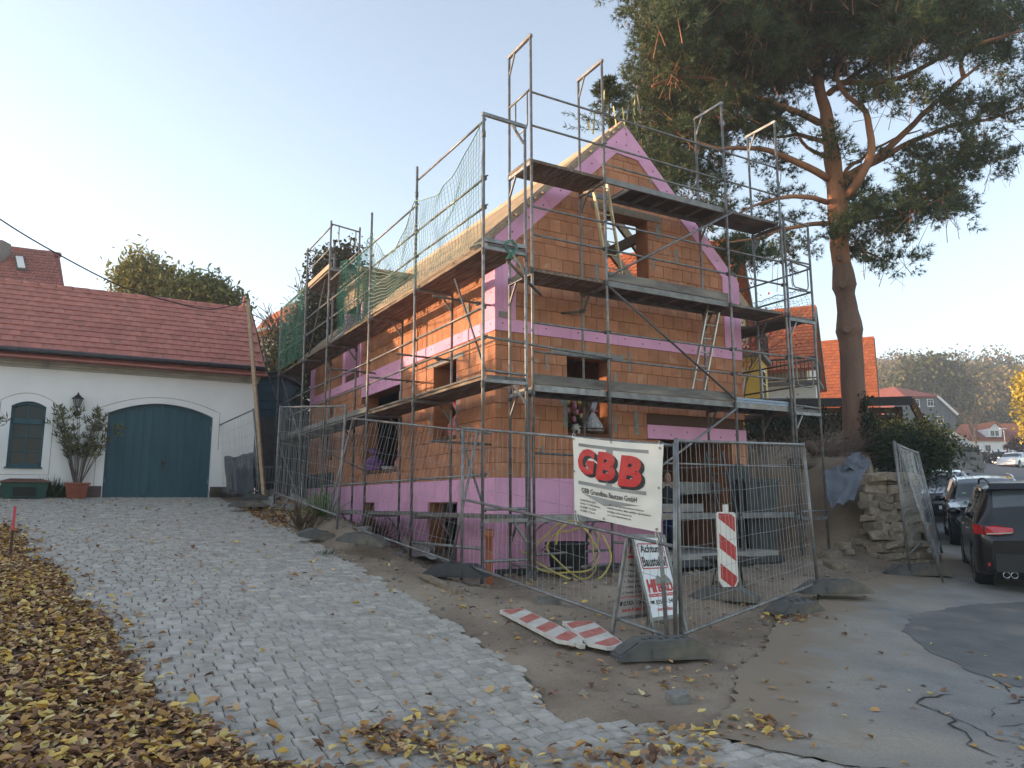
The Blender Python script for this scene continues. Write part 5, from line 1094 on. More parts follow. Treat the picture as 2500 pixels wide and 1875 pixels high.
# wall lantern
M['lantern'] = mat('black lantern metal', (.02,.024,.024), None, .5, metal=.3); M['lantern_glass'] = mat('milky lantern glass', (.23,.22,.20), None, .3)
lan = house_thing('wall_lantern', 'black old fashioned lantern on the garage wall beside the gate', 'lantern'); lx = -6.09
MB().lathe([(0,.0),(.075,0),(.08,.05),(.05,.07),(0,.08)], 12, (lx, GB-.05, 3.80), 'Y').build('wall_rose', M['lantern'], lan, True)
MB().tube([(lx,GB-.03,3.80),(lx,GB-.12,3.82),(lx,GB-.17,3.88),(lx,GB-.17,3.93)], .018, 7).build('bracket_arm', M['lantern'], lan, True)
MB().lathe([(.0,3.93),(.055,3.935),(.06,3.95)], 6, (lx,GB-.17,0)).build('base_cup', M['lantern'], lan)
MB().lathe([(.055,3.95),(.105,4.14)], 6, (lx,GB-.17,0)).build('glass', M['lantern_glass'], lan)
for k in range(6): t = k*math.pi/3; MB().bar((lx+.057*math.cos(t),GB-.17+.057*math.sin(t),3.95),(lx+.108*math.cos(t),GB-.17+.108*math.sin(t),4.145),.01,.01).build('glazing_bar', M['lantern'], lan)
MB().lathe([(.135,4.14),(.135,4.155),(.06,4.22),(.045,4.24),(.02,4.26),(.025,4.28),(.0,4.31)], 6, (lx,GB-.17,0)).build('cap', M['lantern'], lan)
for s_ in (-1,1): MB().tube([(lx+.03*s_,GB-.17,3.93),(lx+.09*s_,GB-.17,3.93),(lx+.1*s_,GB-.17,3.97)], .007, 5).build('scroll', M['lantern'], lan)
# feeding box, plant pot
M['green_box'] = mat('green plastic', (.02,.075,.05), (.015,.055,.038), .55, 4., bump=.15); M['rust_lid'] = mat('rusty lid', (.16,.075,.05), (.11,.055,.04), .7, 6., bump=.3); M['terracotta'] = mat('terracotta plastic', (.26,.075,.04), (.21,.06,.035), .6, 4., bump=.1)
gb = thing('grit_box', 'dark green grit box with rusty lid under the garage window', 'grit box', W(-7.0, GB-.35, gzl(-7.0,GB-.35)), YAW)
MB().add([(-.42,-.2,0),(.42,-.2,0),(.42,.2,0),(-.42,.2,0),(-.47,-.25,.36),(.47,-.25,.36),(.47,.25,.36),(-.47,.25,.36)], [(0,3,2,1),(0,1,5,4),(1,2,6,5),(2,3,7,6),(3,0,4,7),(4,5,6,7)]).build('body', M['green_box'], gb)
MB().add([(-.52,-.3,.365),(.52,-.3,.365),(.52,.3,.365),(-.52,.3,.365),(-.52,-.3,.39),(.52,-.3,.39),(.52,.3,.39),(-.52,.3,.39),(-.3,-.1,.46),(.3,-.1,.46),(.3,.15,.46),(-.3,.15,.46)], [(0,3,2,1),(0,1,5,4),(1,2,6,5),(2,3,7,6),(3,0,4,7),(4,5,9,8),(5,6,10,9),(6,7,11,10),(7,4,8,11),(8,9,10,11)]).build('lid', M['rust_lid'], gb)
MB().prism([(-.22,-.243,.05),(.22,-.243,.05),(.22,-.262,.26),(-.22,-.262,.26)], (0,.012,0)).build('opening', M['dark'], gb); MB().box(-.24,.24,-.275,-.235,.03,.05).build('ledge', M['green_box'], gb)
oleander_loc = W(-5.95, GB-.38, gzl(-5.95,GB-.38))
pt = thing('plant_pot', 'square terracotta pot holding the oleander by the gate', 'plant pot', oleander_loc, YAW)
MB().add([(-.19,-.19,0),(.19,-.19,0),(.19,.19,0),(-.19,.19,0),(-.25,-.25,.34),(.25,-.25,.34),(.25,.25,.34),(-.25,.25,.34),(-.21,-.21,.30),(.21,-.21,.30),(.21,.21,.30),(-.21,.21,.30)], [(0,3,2,1),(0,1,5,4),(1,2,6,5),(2,3,7,6),(3,0,4,7),(8,9,10,11),(4,5,9,8),(5,6,10,9),(6,7,11,10),(7,4,8,11)]).build('body', M['terracotta'], pt)
mb = MB(); [mb.box(s0,s1,t0,t1,.335,.375) for s0,s1,t0,t1 in ((-.28,.28,-.28,-.24),(-.28,.28,.24,.28),(-.28,-.24,-.24,.24),(.24,.28,-.24,.24))]; mb.build('rim', M['terracotta'], pt)
for k in range(3): MB().tube([(-.1,-.222-.01*k,.1+.06*k),(0,-.226-.01*k,.14+.06*k),(.1,-.222-.01*k,.1+.06*k)], .006, 5).build('relief', M['terracotta'], pt)
# timber mast with cable, red stake
ms = thing('timber_mast', 'tall raw timber mast carrying a black cable beside the garage', 'mast', (-5.67,17.4,1.75)); MB().bar((0,0,-.05), V3((-6.28,17.4,6.36)) - V3((-5.67,17.4,1.75)), .10, .07).build('post', M['lumber'], ms); MB().bar(V3((-.63,-.05,4.48)), V3((-.56,.05,4.48)), .02, .05).build('cable_clip', M['steel_dark'], ms)
M['cable'] = mat('black cable', (.02,.02,.022), None, .6)
cb = thing('power_cable', 'black power cable sagging from the left across the garage roof', 'cable', (-6.28,17.38,6.34)); c0 = V3((-6.28,17.38,6.34))
cp = [V3(at(*p)) - c0 for p in ((605,735,17.38),(520,755,16.5),(440,742,15.6),(300,700,14.4),(150,625,13.4),(0,535,12.6),(-150,420,12.0))]; MB().tube(catmull(cp, 6), .013, 6).build('strand', M['cable'], cb, True)
MB().tube(catmull([V3(at(*p)) - c0 for p in ((606,737,17.38),(622,790,17.6),(650,900,18.0),(690,1000,17.5),(760,1075,15.5),(850,1130,14.3),(905,1155,14.0))], 6), .012, 6).build('drop_strand', M['cable'], cb, True)
M['stake_red'] = mat('red stake', (.55,.05,.07), None, .5); M['stake_dark'] = mat('dark stake', (.05,.025,.022), None, .6)
sp = ongr(24,1368); sk = thing('marker_stake', 'thin marker stake with a red top in the leaf bank', 'stake', sp); MB().tube([(0,0,-.1),(0,0,.40)], .017, 7).build('shaft', M['stake_dark'], sk); MB().tube([(0,0,.40),(0,0,.72)], .0175, 7).build('red_top', M['stake_red'], sk)
# ================================================================= trees and plants
def leafmat(name, base=(1,1,1), sub=.25, rough=.6): return mat(name, base, None, rough, tint=True, spec=.25, sub=sub)
M['leaf'] = leafmat('foliage'); M['needle'] = leafmat('pine needles', sub=.12, rough=.55)
M['bark_pine'] = mat('pine bark', (.36,.17,.09), (.24,.11,.06), .9, 3., 6., bump=1., bscale=9, fine=.3, c3=(.46,.22,.11), s3=1.2, t3=(.45,.7), stretch=(1,1,.35))
M['bark_low'] = mat('old pine bark', (.22,.13,.092), (.14,.085,.065), .95, 3., 6., bump=1., bscale=9, fine=.35, stretch=(1,1,.3)); M['bark_grey'] = mat('grey bark', (.16,.125,.105), (.10,.08,.07), .9, 6., bump=.5, fine=.2)
M['bark_dark'] = mat('dark twig bark', (.085,.065,.055), (.06,.045,.04), .9, 6.)
def pick(cols, n, var=.25):
    c = np.asarray(cols)[rng.integers(0, len(cols), n)]; return np.clip(c * (1 + var * rng.uniform(-1, 1, (n, 1))), 0, 1)
def rand_dirs(n, up=0.):
    d = rng.normal(size=(n, 3)); d[:, 2] += up; return d / np.linalg.norm(d, axis=1, keepdims=True)
def leaves_mesh(name, C, size, aspect, cols, m, up=.2, dirs=None, fold=.25):
    """C (n,3): folded leaf of four corners and a raised midrib"""
    n = len(C); d = rand_dirs(n, up) if dirs is None else dirs; r = np.cross(d, rand_dirs(n)); r /= np.linalg.norm(r, axis=1, keepdims=True) + 1e-9; nn = np.cross(d, r)
    s = size * rng.uniform(.65, 1.25, (n, 1)); w = s * aspect
    V = np.stack([C, C + d*s*.5 + r*w*.5 + nn*w*fold, C + d*s, C + d*s*.5 - r*w*.5 + nn*w*fold], 1).reshape(-1, 3)
    i = np.arange(n)[:, None]*4; F = np.concatenate([i + [0,1,2], i + [0,2,3]]); return arr_mesh(name, V, F, m, colors=np.repeat(cols, 4, 0))
def blob_points(ells, n):                # points through ellipsoids, thicker towards the shell, clumped
    w = np.array([e[3]*e[4]*e[5] for e in ells])**.8; out = []
    for e, k in zip(ells, (w/w.sum()*n).astype(int)+1):
        q = rand_dirs(k) * (rng.uniform(.25, 1, (k, 1))**.45); out.append(np.array(e[:3]) + q*np.array(e[3:6]))
    return np.concatenate(out)
def clumps(C, per, spread):
    n = len(C); P = np.repeat(C, per, 0) + rng.normal(size=(n*per, 3))*spread; return P
def grow(p, d, L_, r, lev, out, tips, rr, nb=(3,4), ang=.6, droop=0., shrink=.68):
    p = Vector(p); d = Vector(d).normalized(); n = 4; pts = [p]; rs_ = [r]
    for k in range(n):
        d = (d + Vector((rr.gauss(0,.10), rr.gauss(0,.10), rr.gauss(0,.07) - droop))).normalized(); p = p + d*L_/n; pts.append(p); rs_.append(r*(1-.5*(k+1)/n))
    out.append((pts, rs_))
    if lev == 0: tips.append((p, d)); tips.append((pts[2], d)); return
    for i in range(rr.randint(*nb)):
        t = rr.uniform(.35, 1.); k = min(n-1, int(t*n)); q = pts[k].lerp(pts[k+1], t*n-k); ax = d.orthogonal().normalized(); ax.rotate(Matrix.Rotation(rr.uniform(0, 6.28), 3, d)); dd = (d*math.cos(ang*rr.uniform(.6,1.3)) + ax*math.sin(ang*rr.uniform(.6,1.3)))
        grow(q, dd, L_*shrink*rr.uniform(.75,1.1), r*.5, lev-1, out, tips, rr, nb, ang, droop, shrink)
    grow(pts[-1], d, L_*shrink, r*.5, lev-1, out, tips, rr, nb, ang, droop, shrink)
def tree(name, label, loc, h, r, lev, seed, leafn, lsize, lasp, cols, spread=.25, ang=.6, nb=(3,4), trunk=.3, group=None, lean=(0,0), bark='bark_grey', lspread=.12, droop=0., cat='tree', minr=.005):
    rr = random.Random(seed); t = thing(name, label, cat, loc, group=group); segs = []; tips = []
    grow((0,0,-.2), (lean[0],lean[1],1), h*trunk, r, lev, segs, tips, rr, nb, ang, droop)
    zmax = max(p.z for s_ in segs for p in s_[0]); k = h/zmax if zmax > 0 else 1
    tr = MB(); br = MB()
    for i, (pts, rs_) in enumerate(segs): (tr if i == 0 else br).tube([p*k for p in pts], [max(minr, x) for x in rs_], 8 if i == 0 else (5 if rs_[0] > .03 else 3), False)
    tr.build('trunk', M[bark], t, True); br.build('branches', M[bark], t, True)
    if leafn:
        T = np.array([p*k for p, d in tips]); C = clumps(T, max(1, leafn//len(T)), spread)
        o = link('crown', leaves_mesh('crown', C, lsize, lasp, pick(cols, len(C)), M['leaf']), t)
    return t
# ---- the big pine
PY = 18.5; pb = V3(at(2092,1085,PY)); pine = thing('pine_tree', 'tall pine with reddish bark and bare lower trunk behind the house', 'pine tree', (pb.x, pb.y, gz(pb.x, pb.y)-.1)); po = V3(pine.location)
def Z(x, y, dy=0.): return V3(at(1500 + x/2.212, y/2.212, PY + dy)) - po     # measured on an enlargement of the crown
tp = [(2094,1100,.36),(2092,1060,.31),(2084,960,.285),(2080,900,.27),(2076,835,.26),(2074,808,.33),(2072,790,.31),(2069,760,.25),(2064,720,.245),(2061,700,.31),(2059,685,.29),(2056,650,.24),(2050,600,.235),(2047,540,.24),(2045,500,.25),(2040,450,.225),(2029,362,.19),(2015,271,.155),(2002,226,.13),(1990,120,.11),(1984,10,.09),(1980,-110,.06),(1978,-220,.03)]
def trunk_part(seg, name, m):
    pts = catmull([V3(at(x, y, PY)) - po for x, y, r in seg], 3); rs0 = [r for *_, r in seg]; rs_ = []
    for i in range(len(pts)): t = i/3; k = min(len(rs0)-2, int(t)); rs_.append(rs0[k] + (rs0[k+1]-rs0[k])*(t-k))
    mb = MB(); mb.tube(pts, rs_, 18); mb.v = [tuple(Vector(v) + Vector((noise.noise(Vector(v)*2.2), noise.noise(Vector(v)*2.2+Vector((5,0,0))), 0))*.035) for v in mb.v]; mb.build(name, M[m], pine, True)
trunk_part(tp[:12], 'trunk', 'bark_low'); trunk_part(tp[11:], 'upper_trunk', 'bark_pine')
for x, y in ((2066,806),(2056,696),(2049,630)): p = V3(at(x, y, PY-.27)) - po; MB().lathe([(.10,.0),(.085,.05),(.05,.03),(0,.02)], 10, (0,0,0)).build('knot', M['bark_low'], pine, True, p).rotation_euler = (R(90), 0, 0)
LIMBS = [([(1235,1085,0),(1300,1010,-.4),(1360,900,-.6),(1385,750,-.8),(1350,600,-.8),(1230,480,-.6),(1210,380,-.4),(1300,250,-.4)],.12),
 ([(1240,995,0),(1370,900,.3),(1560,720,.5),(1750,540,.7),(1900,410,.9),(1980,345,1.)],.11), ([(1890,410,.9),(1885,310,1.0),(2000,230,1.2),(2110,210,1.5)],.06),
 ([(1240,965,.1),(1400,880,.5),(1600,770,1.),(1830,670,1.3),(2050,640,1.6),(2230,560,1.8)],.09), ([(1560,800,1.),(1650,850,1.1),(1720,900,1.2),(1850,930,1.3)],.04),
 ([(1140,965,0),(1000,880,-.5),(870,830,-.8),(700,790,-1.2),(560,800,-1.5),(430,770,-1.6)],.09), ([(1140,1100,0),(1000,1050,-.7),(900,1075,-1.),(780,1110,-1.3),(660,1160,-1.5)],.065),
 ([(1150,1205,0),(1050,1212,-.4),(900,1245,-.8),(760,1295,-1.),(620,1310,-1.4)],.06), ([(1265,1225,0),(1400,1170,.5),(1600,1150,.9),(1850,1085,1.2)],.055), ([(1265,1330,0),(1380,1370,.5),(1480,1440,.9)],.03),
 ([(1120,765,0),(1000,730,.6),(880,740,1.),(700,690,1.4)],.06), ([(1110,665,0),(1000,600,-.5),(800,520,-.9),(600,450,-1.4),(350,420,-1.8),(200,470,-2.)],.085),
 ([(1150,505,0),(1300,400,.6),(1500,250,1.1),(1700,120,1.5),(1900,40,1.8)],.08), ([(1100,455,0),(900,300,.6),(600,250,1.1),(300,230,1.5),(180,260,1.7)],.08), ([(1090,380,0),(900,180,-.7),(700,90,-1.2),(500,30,-1.6)],.07),
 ([(1200,455,0),(1500,430,-.8),(1800,300,-1.4),(2050,200,-1.8),(2200,150,-2.)],.075), ([(1080,250,0),(1300,120,-.6),(1550,40,-1.1),(1800,-60,-1.4)],.065), ([(1085,300,0),(950,120,.5),(800,-40,.8)],.06), ([(1240,940,0),(1350,840,1.2),(1500,760,1.8),(1650,700,2.2)],.05), ([(1130,850,0),(1020,760,.9),(900,640,1.5),(760,600,1.9)],.05)]
sprays = []
for pts, r in LIMBS:
    P = catmull([Z(*p) for p in pts], 4); P = [p + Vector((noise.noise(p*1.3)*.08, noise.noise(p*1.3+Vector((3,0,0)))*.08, noise.noise(p*1.3+Vector((0,7,0)))*.08)) for p in P]
    MB().tube(P, [r*(1-.8*i/(len(P)-1))+.008 for i in range(len(P))], 8).build('limb', M['bark_pine'], pine, True)
rr = random.Random(31)
EL = [(1730,50,180,100,1.5),(1600,170,50,85,1.),(1665,225,115,110,1.5),(1620,305,85,80,1.1),(1850,80,180,100,1.4),(1780,180,150,85,1.2),(2000,40,190,85,1.3),(2150,55,170,75,1.1),(2310,45,140,55,1.),(2430,60,90,65,.9),(1640,380,110,70,1.),(1790,320,110,60,.9),(1700,460,110,55,.55),(1830,400,70,45,.4),(1900,240,90,60,.8),(2100,165,110,60,.8),(2260,110,120,60,.9),(2200,235,110,45,.45),(2350,290,130,50,.5),(2450,270,70,50,.55),(2400,375,110,38,.8),(2280,425,115,38,.85),(2200,395,60,45,.45),(2260,495,110,32,1.),(2150,540,120,48,1.),(2335,485,60,28,.7),(2110,465,60,45,.55),(2085,350,50,40,.35),(1760,555,70,35,.6),(1800,600,90,40,.9),(1900,575,60,40,.6),(1860,485,70,30,.5),(1960,620,60,25,.5),(2105,600,75,35,.7),(2180,640,50,25,.5),(1625,460,55,38,.7),(1640,90,70,85,1.),(1605,400,45,45,.6),(1770,250,90,60,.8),(1960,130,90,60,.8),(2480,170,70,50,.5),(1700,-60,220,80,1.),(2000,-60,220,80,1.),(2300,-50,200,70,.8),(2560,60,90,80,.6),(2580,250,90,60,.5)]
SC, SD = [], []
for (x, y, rx, ry, dens) in EL:
    kx = PY/FPX; dy0 = rr.uniform(-1.4, 1.4) * (1.3 if y < 320 else .8); n = int(dens * rx*ry/27)
    for kk in range(max(2, n//13)):
        a = rr.uniform(0, 6.283); q = rr.random()**.5; cy_ = y + ry*q*math.sin(a); cx_ = x + rx*q*math.cos(a); dy = dy0 + rr.gauss(0, .9 if dens > .9 else .6)
        for k in range(13):
            px_ = cx_ + rr.gauss(0, 21); py_ = cy_ + rr.gauss(0, 11) + abs(px_-cx_)*.15; p = V3(at(px_, py_, PY + dy + rr.gauss(0,.18))); SC.append(p - po); c = V3(at(cx_, cy_ + 16, PY+dy)) - po
            d = (p - po - c).normalized()*.9 + Vector((rr.gauss(0,.35), rr.gauss(0,.35), rr.gauss(.3,.3))); SD.append(d.normalized())
SC = np.array(SC); SD = np.array(SD)
# twigs carrying seven tufts each, every tuft a brush of needles
nt = 7; n0 = len(SC); tl_ = rng.uniform(.16, .4, (n0, 1))
TC = []; TD = []; tw = MB()
side = np.cross(SD, rand_dirs(n0)); side /= np.linalg.norm(side, axis=1, keepdims=True)
for k in range(nt):
    f = (k+1)/nt; off = side * (((-1)**k) * .10 * (1-f*.5)); TC.append(SC + SD*tl_*f + off + rng.normal(size=(n0,3))*.03); dd = SD + off*5 + rng.normal(size=(n0,3))*.25; TD.append(dd/np.linalg.norm(dd, axis=1, keepdims=True))
TC = np.concatenate(TC); TD = np.concatenate(TD); nn_ = 12
C = np.repeat(TC, nn_, 0); D = np.repeat(TD, nn_, 0) * .9 + rng.normal(size=(len(C),3))*.62; D /= np.linalg.norm(D, axis=1, keepdims=True)
r_ = np.cross(D, rand_dirs(len(C))); r_ /= np.linalg.norm(r_, axis=1, keepdims=True); ln = rng.uniform(.09, .19, (len(C), 1))
V = np.stack([C - r_*.0085, C + r_*.0085, C + D*ln], 1).reshape(-1, 3); F = np.arange(len(V)).reshape(-1, 3)
tuftc = np.repeat(pick([(.070,.100,.040),(.090,.118,.044),(.055,.088,.045),(.11,.128,.045),(.07,.095,.05)], len(TC), .3), nn_, 0)
rust = np.repeat(rng.random(len(TC)) < .025, nn_); tuftc[rust] = (.16,.075,.035)
tag(link('needles', arr_mesh('needles', V, F, M['needle'], colors=np.repeat(tuftc, 3, 0)), pine), kind='stuff')
# thin twigs between limbs and needles
sel = rng.choice(n0, 2200, replace=False); A = SC[sel]; E_ = A + SD[sel]*.25; B_ = A - SD[sel]*rng.uniform(.3, .9, (len(sel),1)) - np.array([0,0,.12]); w_ = np.cross(SD[sel], rand_dirs(len(sel))); w_ /= np.linalg.norm(w_, axis=1, keepdims=True)
V = np.stack([B_ - w_*.009, B_ + w_*.009, E_ + w_*.002, E_ - w_*.002], 1).reshape(-1, 3); tag(link('twigs', arr_mesh('twigs', V, np.arange(len(V)).reshape(-1,4), M['bark_pine']), pine), kind='stuff')

# ---- trees behind the garage and scaffold
def leafy(label, pts, Y, n, cols, base):
    ivy_tree('walnut_tree', label, pts, Y, n, cols, .24, base, None, .34, 'leaf', .22)
tree('bare_tree', 'bare twiggy tree against the sky behind the scaffold', (-11.3,34.0,1.9), 12.3, .2, 5, 3, 0, .1, .5, [(.1,.1,.1)], .2, .5, (4,5), .24, minr=.016, bark='bark_dark')
tree('bare_tree', 'smaller bare tree partly hidden by the dark ivy tree', (-8.3,35.0,1.9), 11.8, .15, 4, 8, 900, .10, .5, [(.25,.14,.05),(.2,.12,.05)], .3, .42, (3,4), .26, minr=.022, bark='bark_dark')
def ivy_tree(name, label, pts, Y, n, cols, size=.14, trunk_px=None, sub=None, asp=.7, mm='leaf', spread=.3):
    o = V3(at(trunk_px[0], trunk_px[1], Y)); o.z = gz(o.x, o.y) if Y < 60 else o.z; t = thing(name, label, 'tree', o); k = Y/FPX; ells = []
    for (x, y, rx, ry) in pts: p = V3(at(x, y, Y)) - o; ells.append((p.x, p.y, p.z, rx*k, min(rx,ry)*k*1.0, ry*k))
    C = clumps(blob_points(ells, n//6), 6, spread); link('crown', leaves_mesh('crown', C, size, asp, pick(cols, len(C), .35), M[mm]), t)
    top = max(ells, key=lambda e: e[2]); MB().tube([(0,0,-.2), V3((top[0]*.4, top[1]*.4, top[2]*.5)), V3(top[:3])], [.022*Y*.4, .012*Y*.4, .04], 8).build('trunk', M['bark_grey'], t, True)
    rr_ = random.Random(5)
    for e in ells[:14]: MB().tube([V3((0,0,e[2]*.35)), V3(e[:3])], [.05+.001*Y, .02], 5).build('branch', M['bark_grey'], t)
    return t
ivy_tree('ivy_tree', 'dark ivy covered tree behind the far end of the scaffold', [(795,665,40,50),(785,740,40,60),(820,740,50,70),(760,840,70,60),(820,660,45,50),(740,770,22,40),(850,620,25,30),(790,900,60,60),(860,820,50,60),(870,700,35,50),(690,890,30,40)], 27, 12000, [(.028,.036,.016),(.036,.042,.018),(.05,.05,.022)], .17, (780,1000), spread=.2)
leafy('yellow green leafy tree rising behind the garage roof', [(325,690,40,50),(360,680,30,40),(335,640,22,25),(400,690,35,35),(300,665,14,18),(375,650,14,16),(430,720,30,25),(345,720,50,30)], 27.5, 5200, [(.20,.20,.05),(.26,.24,.06),(.14,.16,.04),(.30,.26,.07)], (370,900))
leafy('greener lower tree beside the garage finial', [(470,705,35,30),(510,715,35,30),(545,735,30,25),(440,725,30,20),(530,700,14,14),(575,745,20,20)], 27.0, 4200, [(.12,.15,.04),(.17,.19,.05),(.09,.12,.035)], (500,900))
ivy_tree('garden_shrub', 'dense green shrub between blue shed and scaffold', [(660,870,30,50),(690,930,30,50),(640,820,18,30),(720,1010,60,70),(680,1060,50,60),(830,1020,120,60),(780,1100,110,60)], 25.5, 5200, [(.05,.065,.022),(.07,.085,.03),(.04,.05,.02),(.12,.10,.03)], .16, (690,1100))
tree('small_tree', 'small yellowing tree in front of the pale house behind the mast', (-10.4,31.0,1.8), 6.5, .09, 3, 22, 1500, .16, .5, [(.14,.13,.035),(.2,.15,.04),(.10,.10,.03)], .3, .6, (3,4), .3)
tree('red_maple', 'young maple with sparse red leaves behind the scaffold return', (8.6,26.5,3.0), 8.0, .07, 4, 5, 1500, .10, .7, [(.42,.07,.06),(.50,.12,.09),(.36,.06,.05)], .22, .45, (3,4), .3)
# ---- shrubs round the pine
def shrub(name, label, pts, Y, n, cols, size, asp=.5, spread=.18, stems=10, cat='shrub'):
    o = V3(at(pts[0][0], pts[0][1], Y)); o.z = gz(o.x, o.y); t = thing(name, label, cat, o); k = Y/FPX; ells = []
    for (x, y, rx, ry) in pts: p = V3(at(x, y, Y)) - o; ells.append((p.x, p.y, p.z, rx*k, min(rx,ry)*k*1.1, ry*k))
    C = clumps(blob_points(ells, n//7), 7, spread); link('foliage', leaves_mesh('foliage', C, size, asp, pick(cols, len(C), .35), M['leaf']), t); rr_ = random.Random(int(pts[0][0]))
    for i in range(stems):
        e = rr_.choice(ells); MB().tube([V3((rr_.gauss(0,.15), rr_.gauss(0,.15), -.1)), V3(e[:3])*.5 + V3((rr_.gauss(0,.1),0,.05)), V3(e[:3]) + V3((rr_.gauss(0,.2), rr_.gauss(0,.1), e[5]*.6))], [.016,.012,.005], 5).build('stem', M['bark_grey'], t)
    return t
DG = [(.022,.032,.014),(.03,.04,.016),(.04,.05,.02)]; YG = [(.10,.11,.03),(.16,.14,.035),(.22,.17,.04),(.06,.075,.022)]
shrub('evergreen_shrub', 'dark evergreen shrub under the scaffold return', [(1880,1060,60,45),(1940,1040,60,40),(1850,1100,50,40),(1990,1050,40,40),(1920,1110,50,30)], 20.5, 5200, DG, .13, .45)
shrub('evergreen_shrub', 'dark spreading conifer hedge beside the parked cars', [(2225,1105,55,38),(2265,1095,45,35),(2195,1085,45,32),(2285,1125,38,30),(2240,1140,65,22),(2180,1120,40,35)], 17.5, 7000, [(.035,.05,.018),(.05,.065,.022),(.03,.04,.016)], .11, .35)
shrub('yellow_shrub', 'yellow leaved bush in front of the lattice shed', [(2220,1062,45,20),(2262,1052,35,20),(2170,1062,40,18),(2295,1072,25,18),(2140,1055,25,12)], 18.3, 1500, [(.30,.24,.05),(.38,.30,.07),(.16,.15,.04),(.10,.11,.03)], .10, .55)
shrub('ivy_on_pine', 'dark ivy climbing the foot of the pine trunk', [(2118,1040,14,35),(2125,1070,16,25),(2110,990,8,25)], 18.2, 900, DG, .09, .8, .06, 3)
shrub('garden_hedge', 'brownish low hedge behind the earth mound', [(1900,1085,60,20),(1960,1090,50,18)], 19.3, 1400, [(.12,.06,.03),(.08,.05,.025),(.05,.05,.02)], .10, .5)
# ---- oleanders at the garage
def oleander(name, label, o, h, n, seed, spreadx=.85):
    t = thing(name, label, 'oleander', o); rr_ = random.Random(seed); tips = []
    for i in range(n):
        a = rr_.uniform(0, 6.283); d = Vector((math.cos(a)*spreadx*rr_.uniform(.1,1.), math.sin(a)*.5*rr_.uniform(.2,1), rr_.uniform(.75,1.05)))*h; P = catmull([(math.cos(a)*.06, math.sin(a)*.06, .0), d*.45 + Vector((0,0,.08)), d], 4); MB().tube(P, [.012*(1-.6*k/len(P)) for k in range(len(P))], 5).build('stem', M['bark_grey'], t)
        for q in (.55,.68,.8,.9,1.): tips.append((P[int(q*(len(P)-1))] + Vector((rr_.gauss(0,.06), rr_.gauss(0,.06), 0)), (d.normalized()*.5 + Vector((rr_.gauss(0,.6), rr_.gauss(0,.6), .4)))))
    C, D_ = [], []
    for p, d in tips:
        for k in range(12): C.append(p + Vector((rr_.gauss(0,.02), rr_.gauss(0,.02), rr_.gauss(0,.03)))); D_.append((d + Vector((rr_.gauss(0,.8), rr_.gauss(0,.8), rr_.gauss(0,.5)))).normalized())
    C = np.array(C); link('foliage', leaves_mesh('foliage', C, .17, .17, pick([(.11,.12,.045),(.16,.155,.055),(.20,.18,.07),(.075,.085,.035)], len(C)), M['leaf'], dirs=np.array(D_)), t)
ol = V3(oleander_loc) + V3((0,0,.30)); oleander('potted_oleander', 'bushy potted oleander beside the teal gate', ol, 1.75, 26, 2, .62)
oleander('oleander', 'oleander branches reaching in at the picture edge beside the garage window', W(-8.55, GB-1.2, gzl(-8.55,GB-1.2)+.3), 1.7, 18, 6, .75)
def tuft(name, label, p, n, h, cols, cat='grass tuft'):
    t = thing(name, label, cat, p); C = np.zeros((n,3)) + rng.normal(size=(n,3))*[.07,.07,0]; D_ = rand_dirs(n, 2.2); link('blades', leaves_mesh('blades', C, h, .05, pick(cols, n), M['leaf'], dirs=D_, fold=.1), t)
tuft('grass_tuft', 'bright green grass tuft at the fence by the pink cellar wall', ongr(785,1262), 190, .5, [(.10,.17,.035),(.13,.19,.05)])
tuft('weed', 'dry brown weed standing in the leaf heap', ongr(735,1300), 60, .6, [(.10,.065,.04)], 'weed'); tuft('weed', 'small green weed at the cobble edge', ongr(797,1358), 60, .14, [(.05,.075,.03)], 'weed'); tuft('fern', 'fern growing between grit box and plant pot', W(-6.4,GB-.3,gzl(-6.4,GB-.3)), 70, .5, [(.05,.08,.03),(.07,.09,.03)], 'fern'); tuft('weed', 'low weeds at the right foot of the teal gate', W(-2.75,GB-.25,gzl(-2.75,GB-.25)), 60, .28, [(.05,.07,.03),(.1,.09,.04)], 'weed')
tuft('weed', 'reddish dry weeds against the pink cellar wall', W(-.6,3.9,gzl(-.6,3.9)), 80, .55, [(.20,.10,.07),(.14,.08,.05)], 'weed')
# ---- topping-out spruce on the ridge
sp_ = house_thing('topping_out_tree', 'small decorated spruce fixed to the roof ridge', 'spruce'); sx_, sy_, sz_ = 2.93, .5, 8.98
MB().tube([(sx_,sy_,sz_-.4),(sx_,sy_,sz_+1.3)], [.03,.01], 6).build('stem', M['bark_grey'], sp_); Cn, Dn = [], []
rr = random.Random(77)
for k in range(64):
    z = rr.uniform(.1, 1.2); L_ = (1.28-z)*.74*rr.uniform(.7,1.1); a = rr.uniform(0, 6.283); d = Vector((math.cos(a), math.sin(a), rr.uniform(.1,.5)))
    for q in np.linspace(.12, 1, 9):
        p = Vector((sx_, sy_, sz_+z)) + d*L_*q
        for j in range(9): Cn.append(p); Dn.append((d + Vector((rr.gauss(0,.7), rr.gauss(0,.7), rr.gauss(0,.6)))).normalized())
link('needles', leaves_mesh('needles', np.array(Cn), .12, .14, pick([(.05,.075,.03),(.07,.09,.035),(.09,.10,.045)], len(Cn)), M['leaf'], dirs=np.array(Dn)), sp_)
M['ribbon_y'] = mat('yellow ribbon', (.42,.40,.16), None, .6); M['ribbon_r'] = mat('red ribbon', (.4,.03,.04), None, .6); M['ribbon_d'] = mat('dark ribbon', (.08,.075,.07), None, .6)
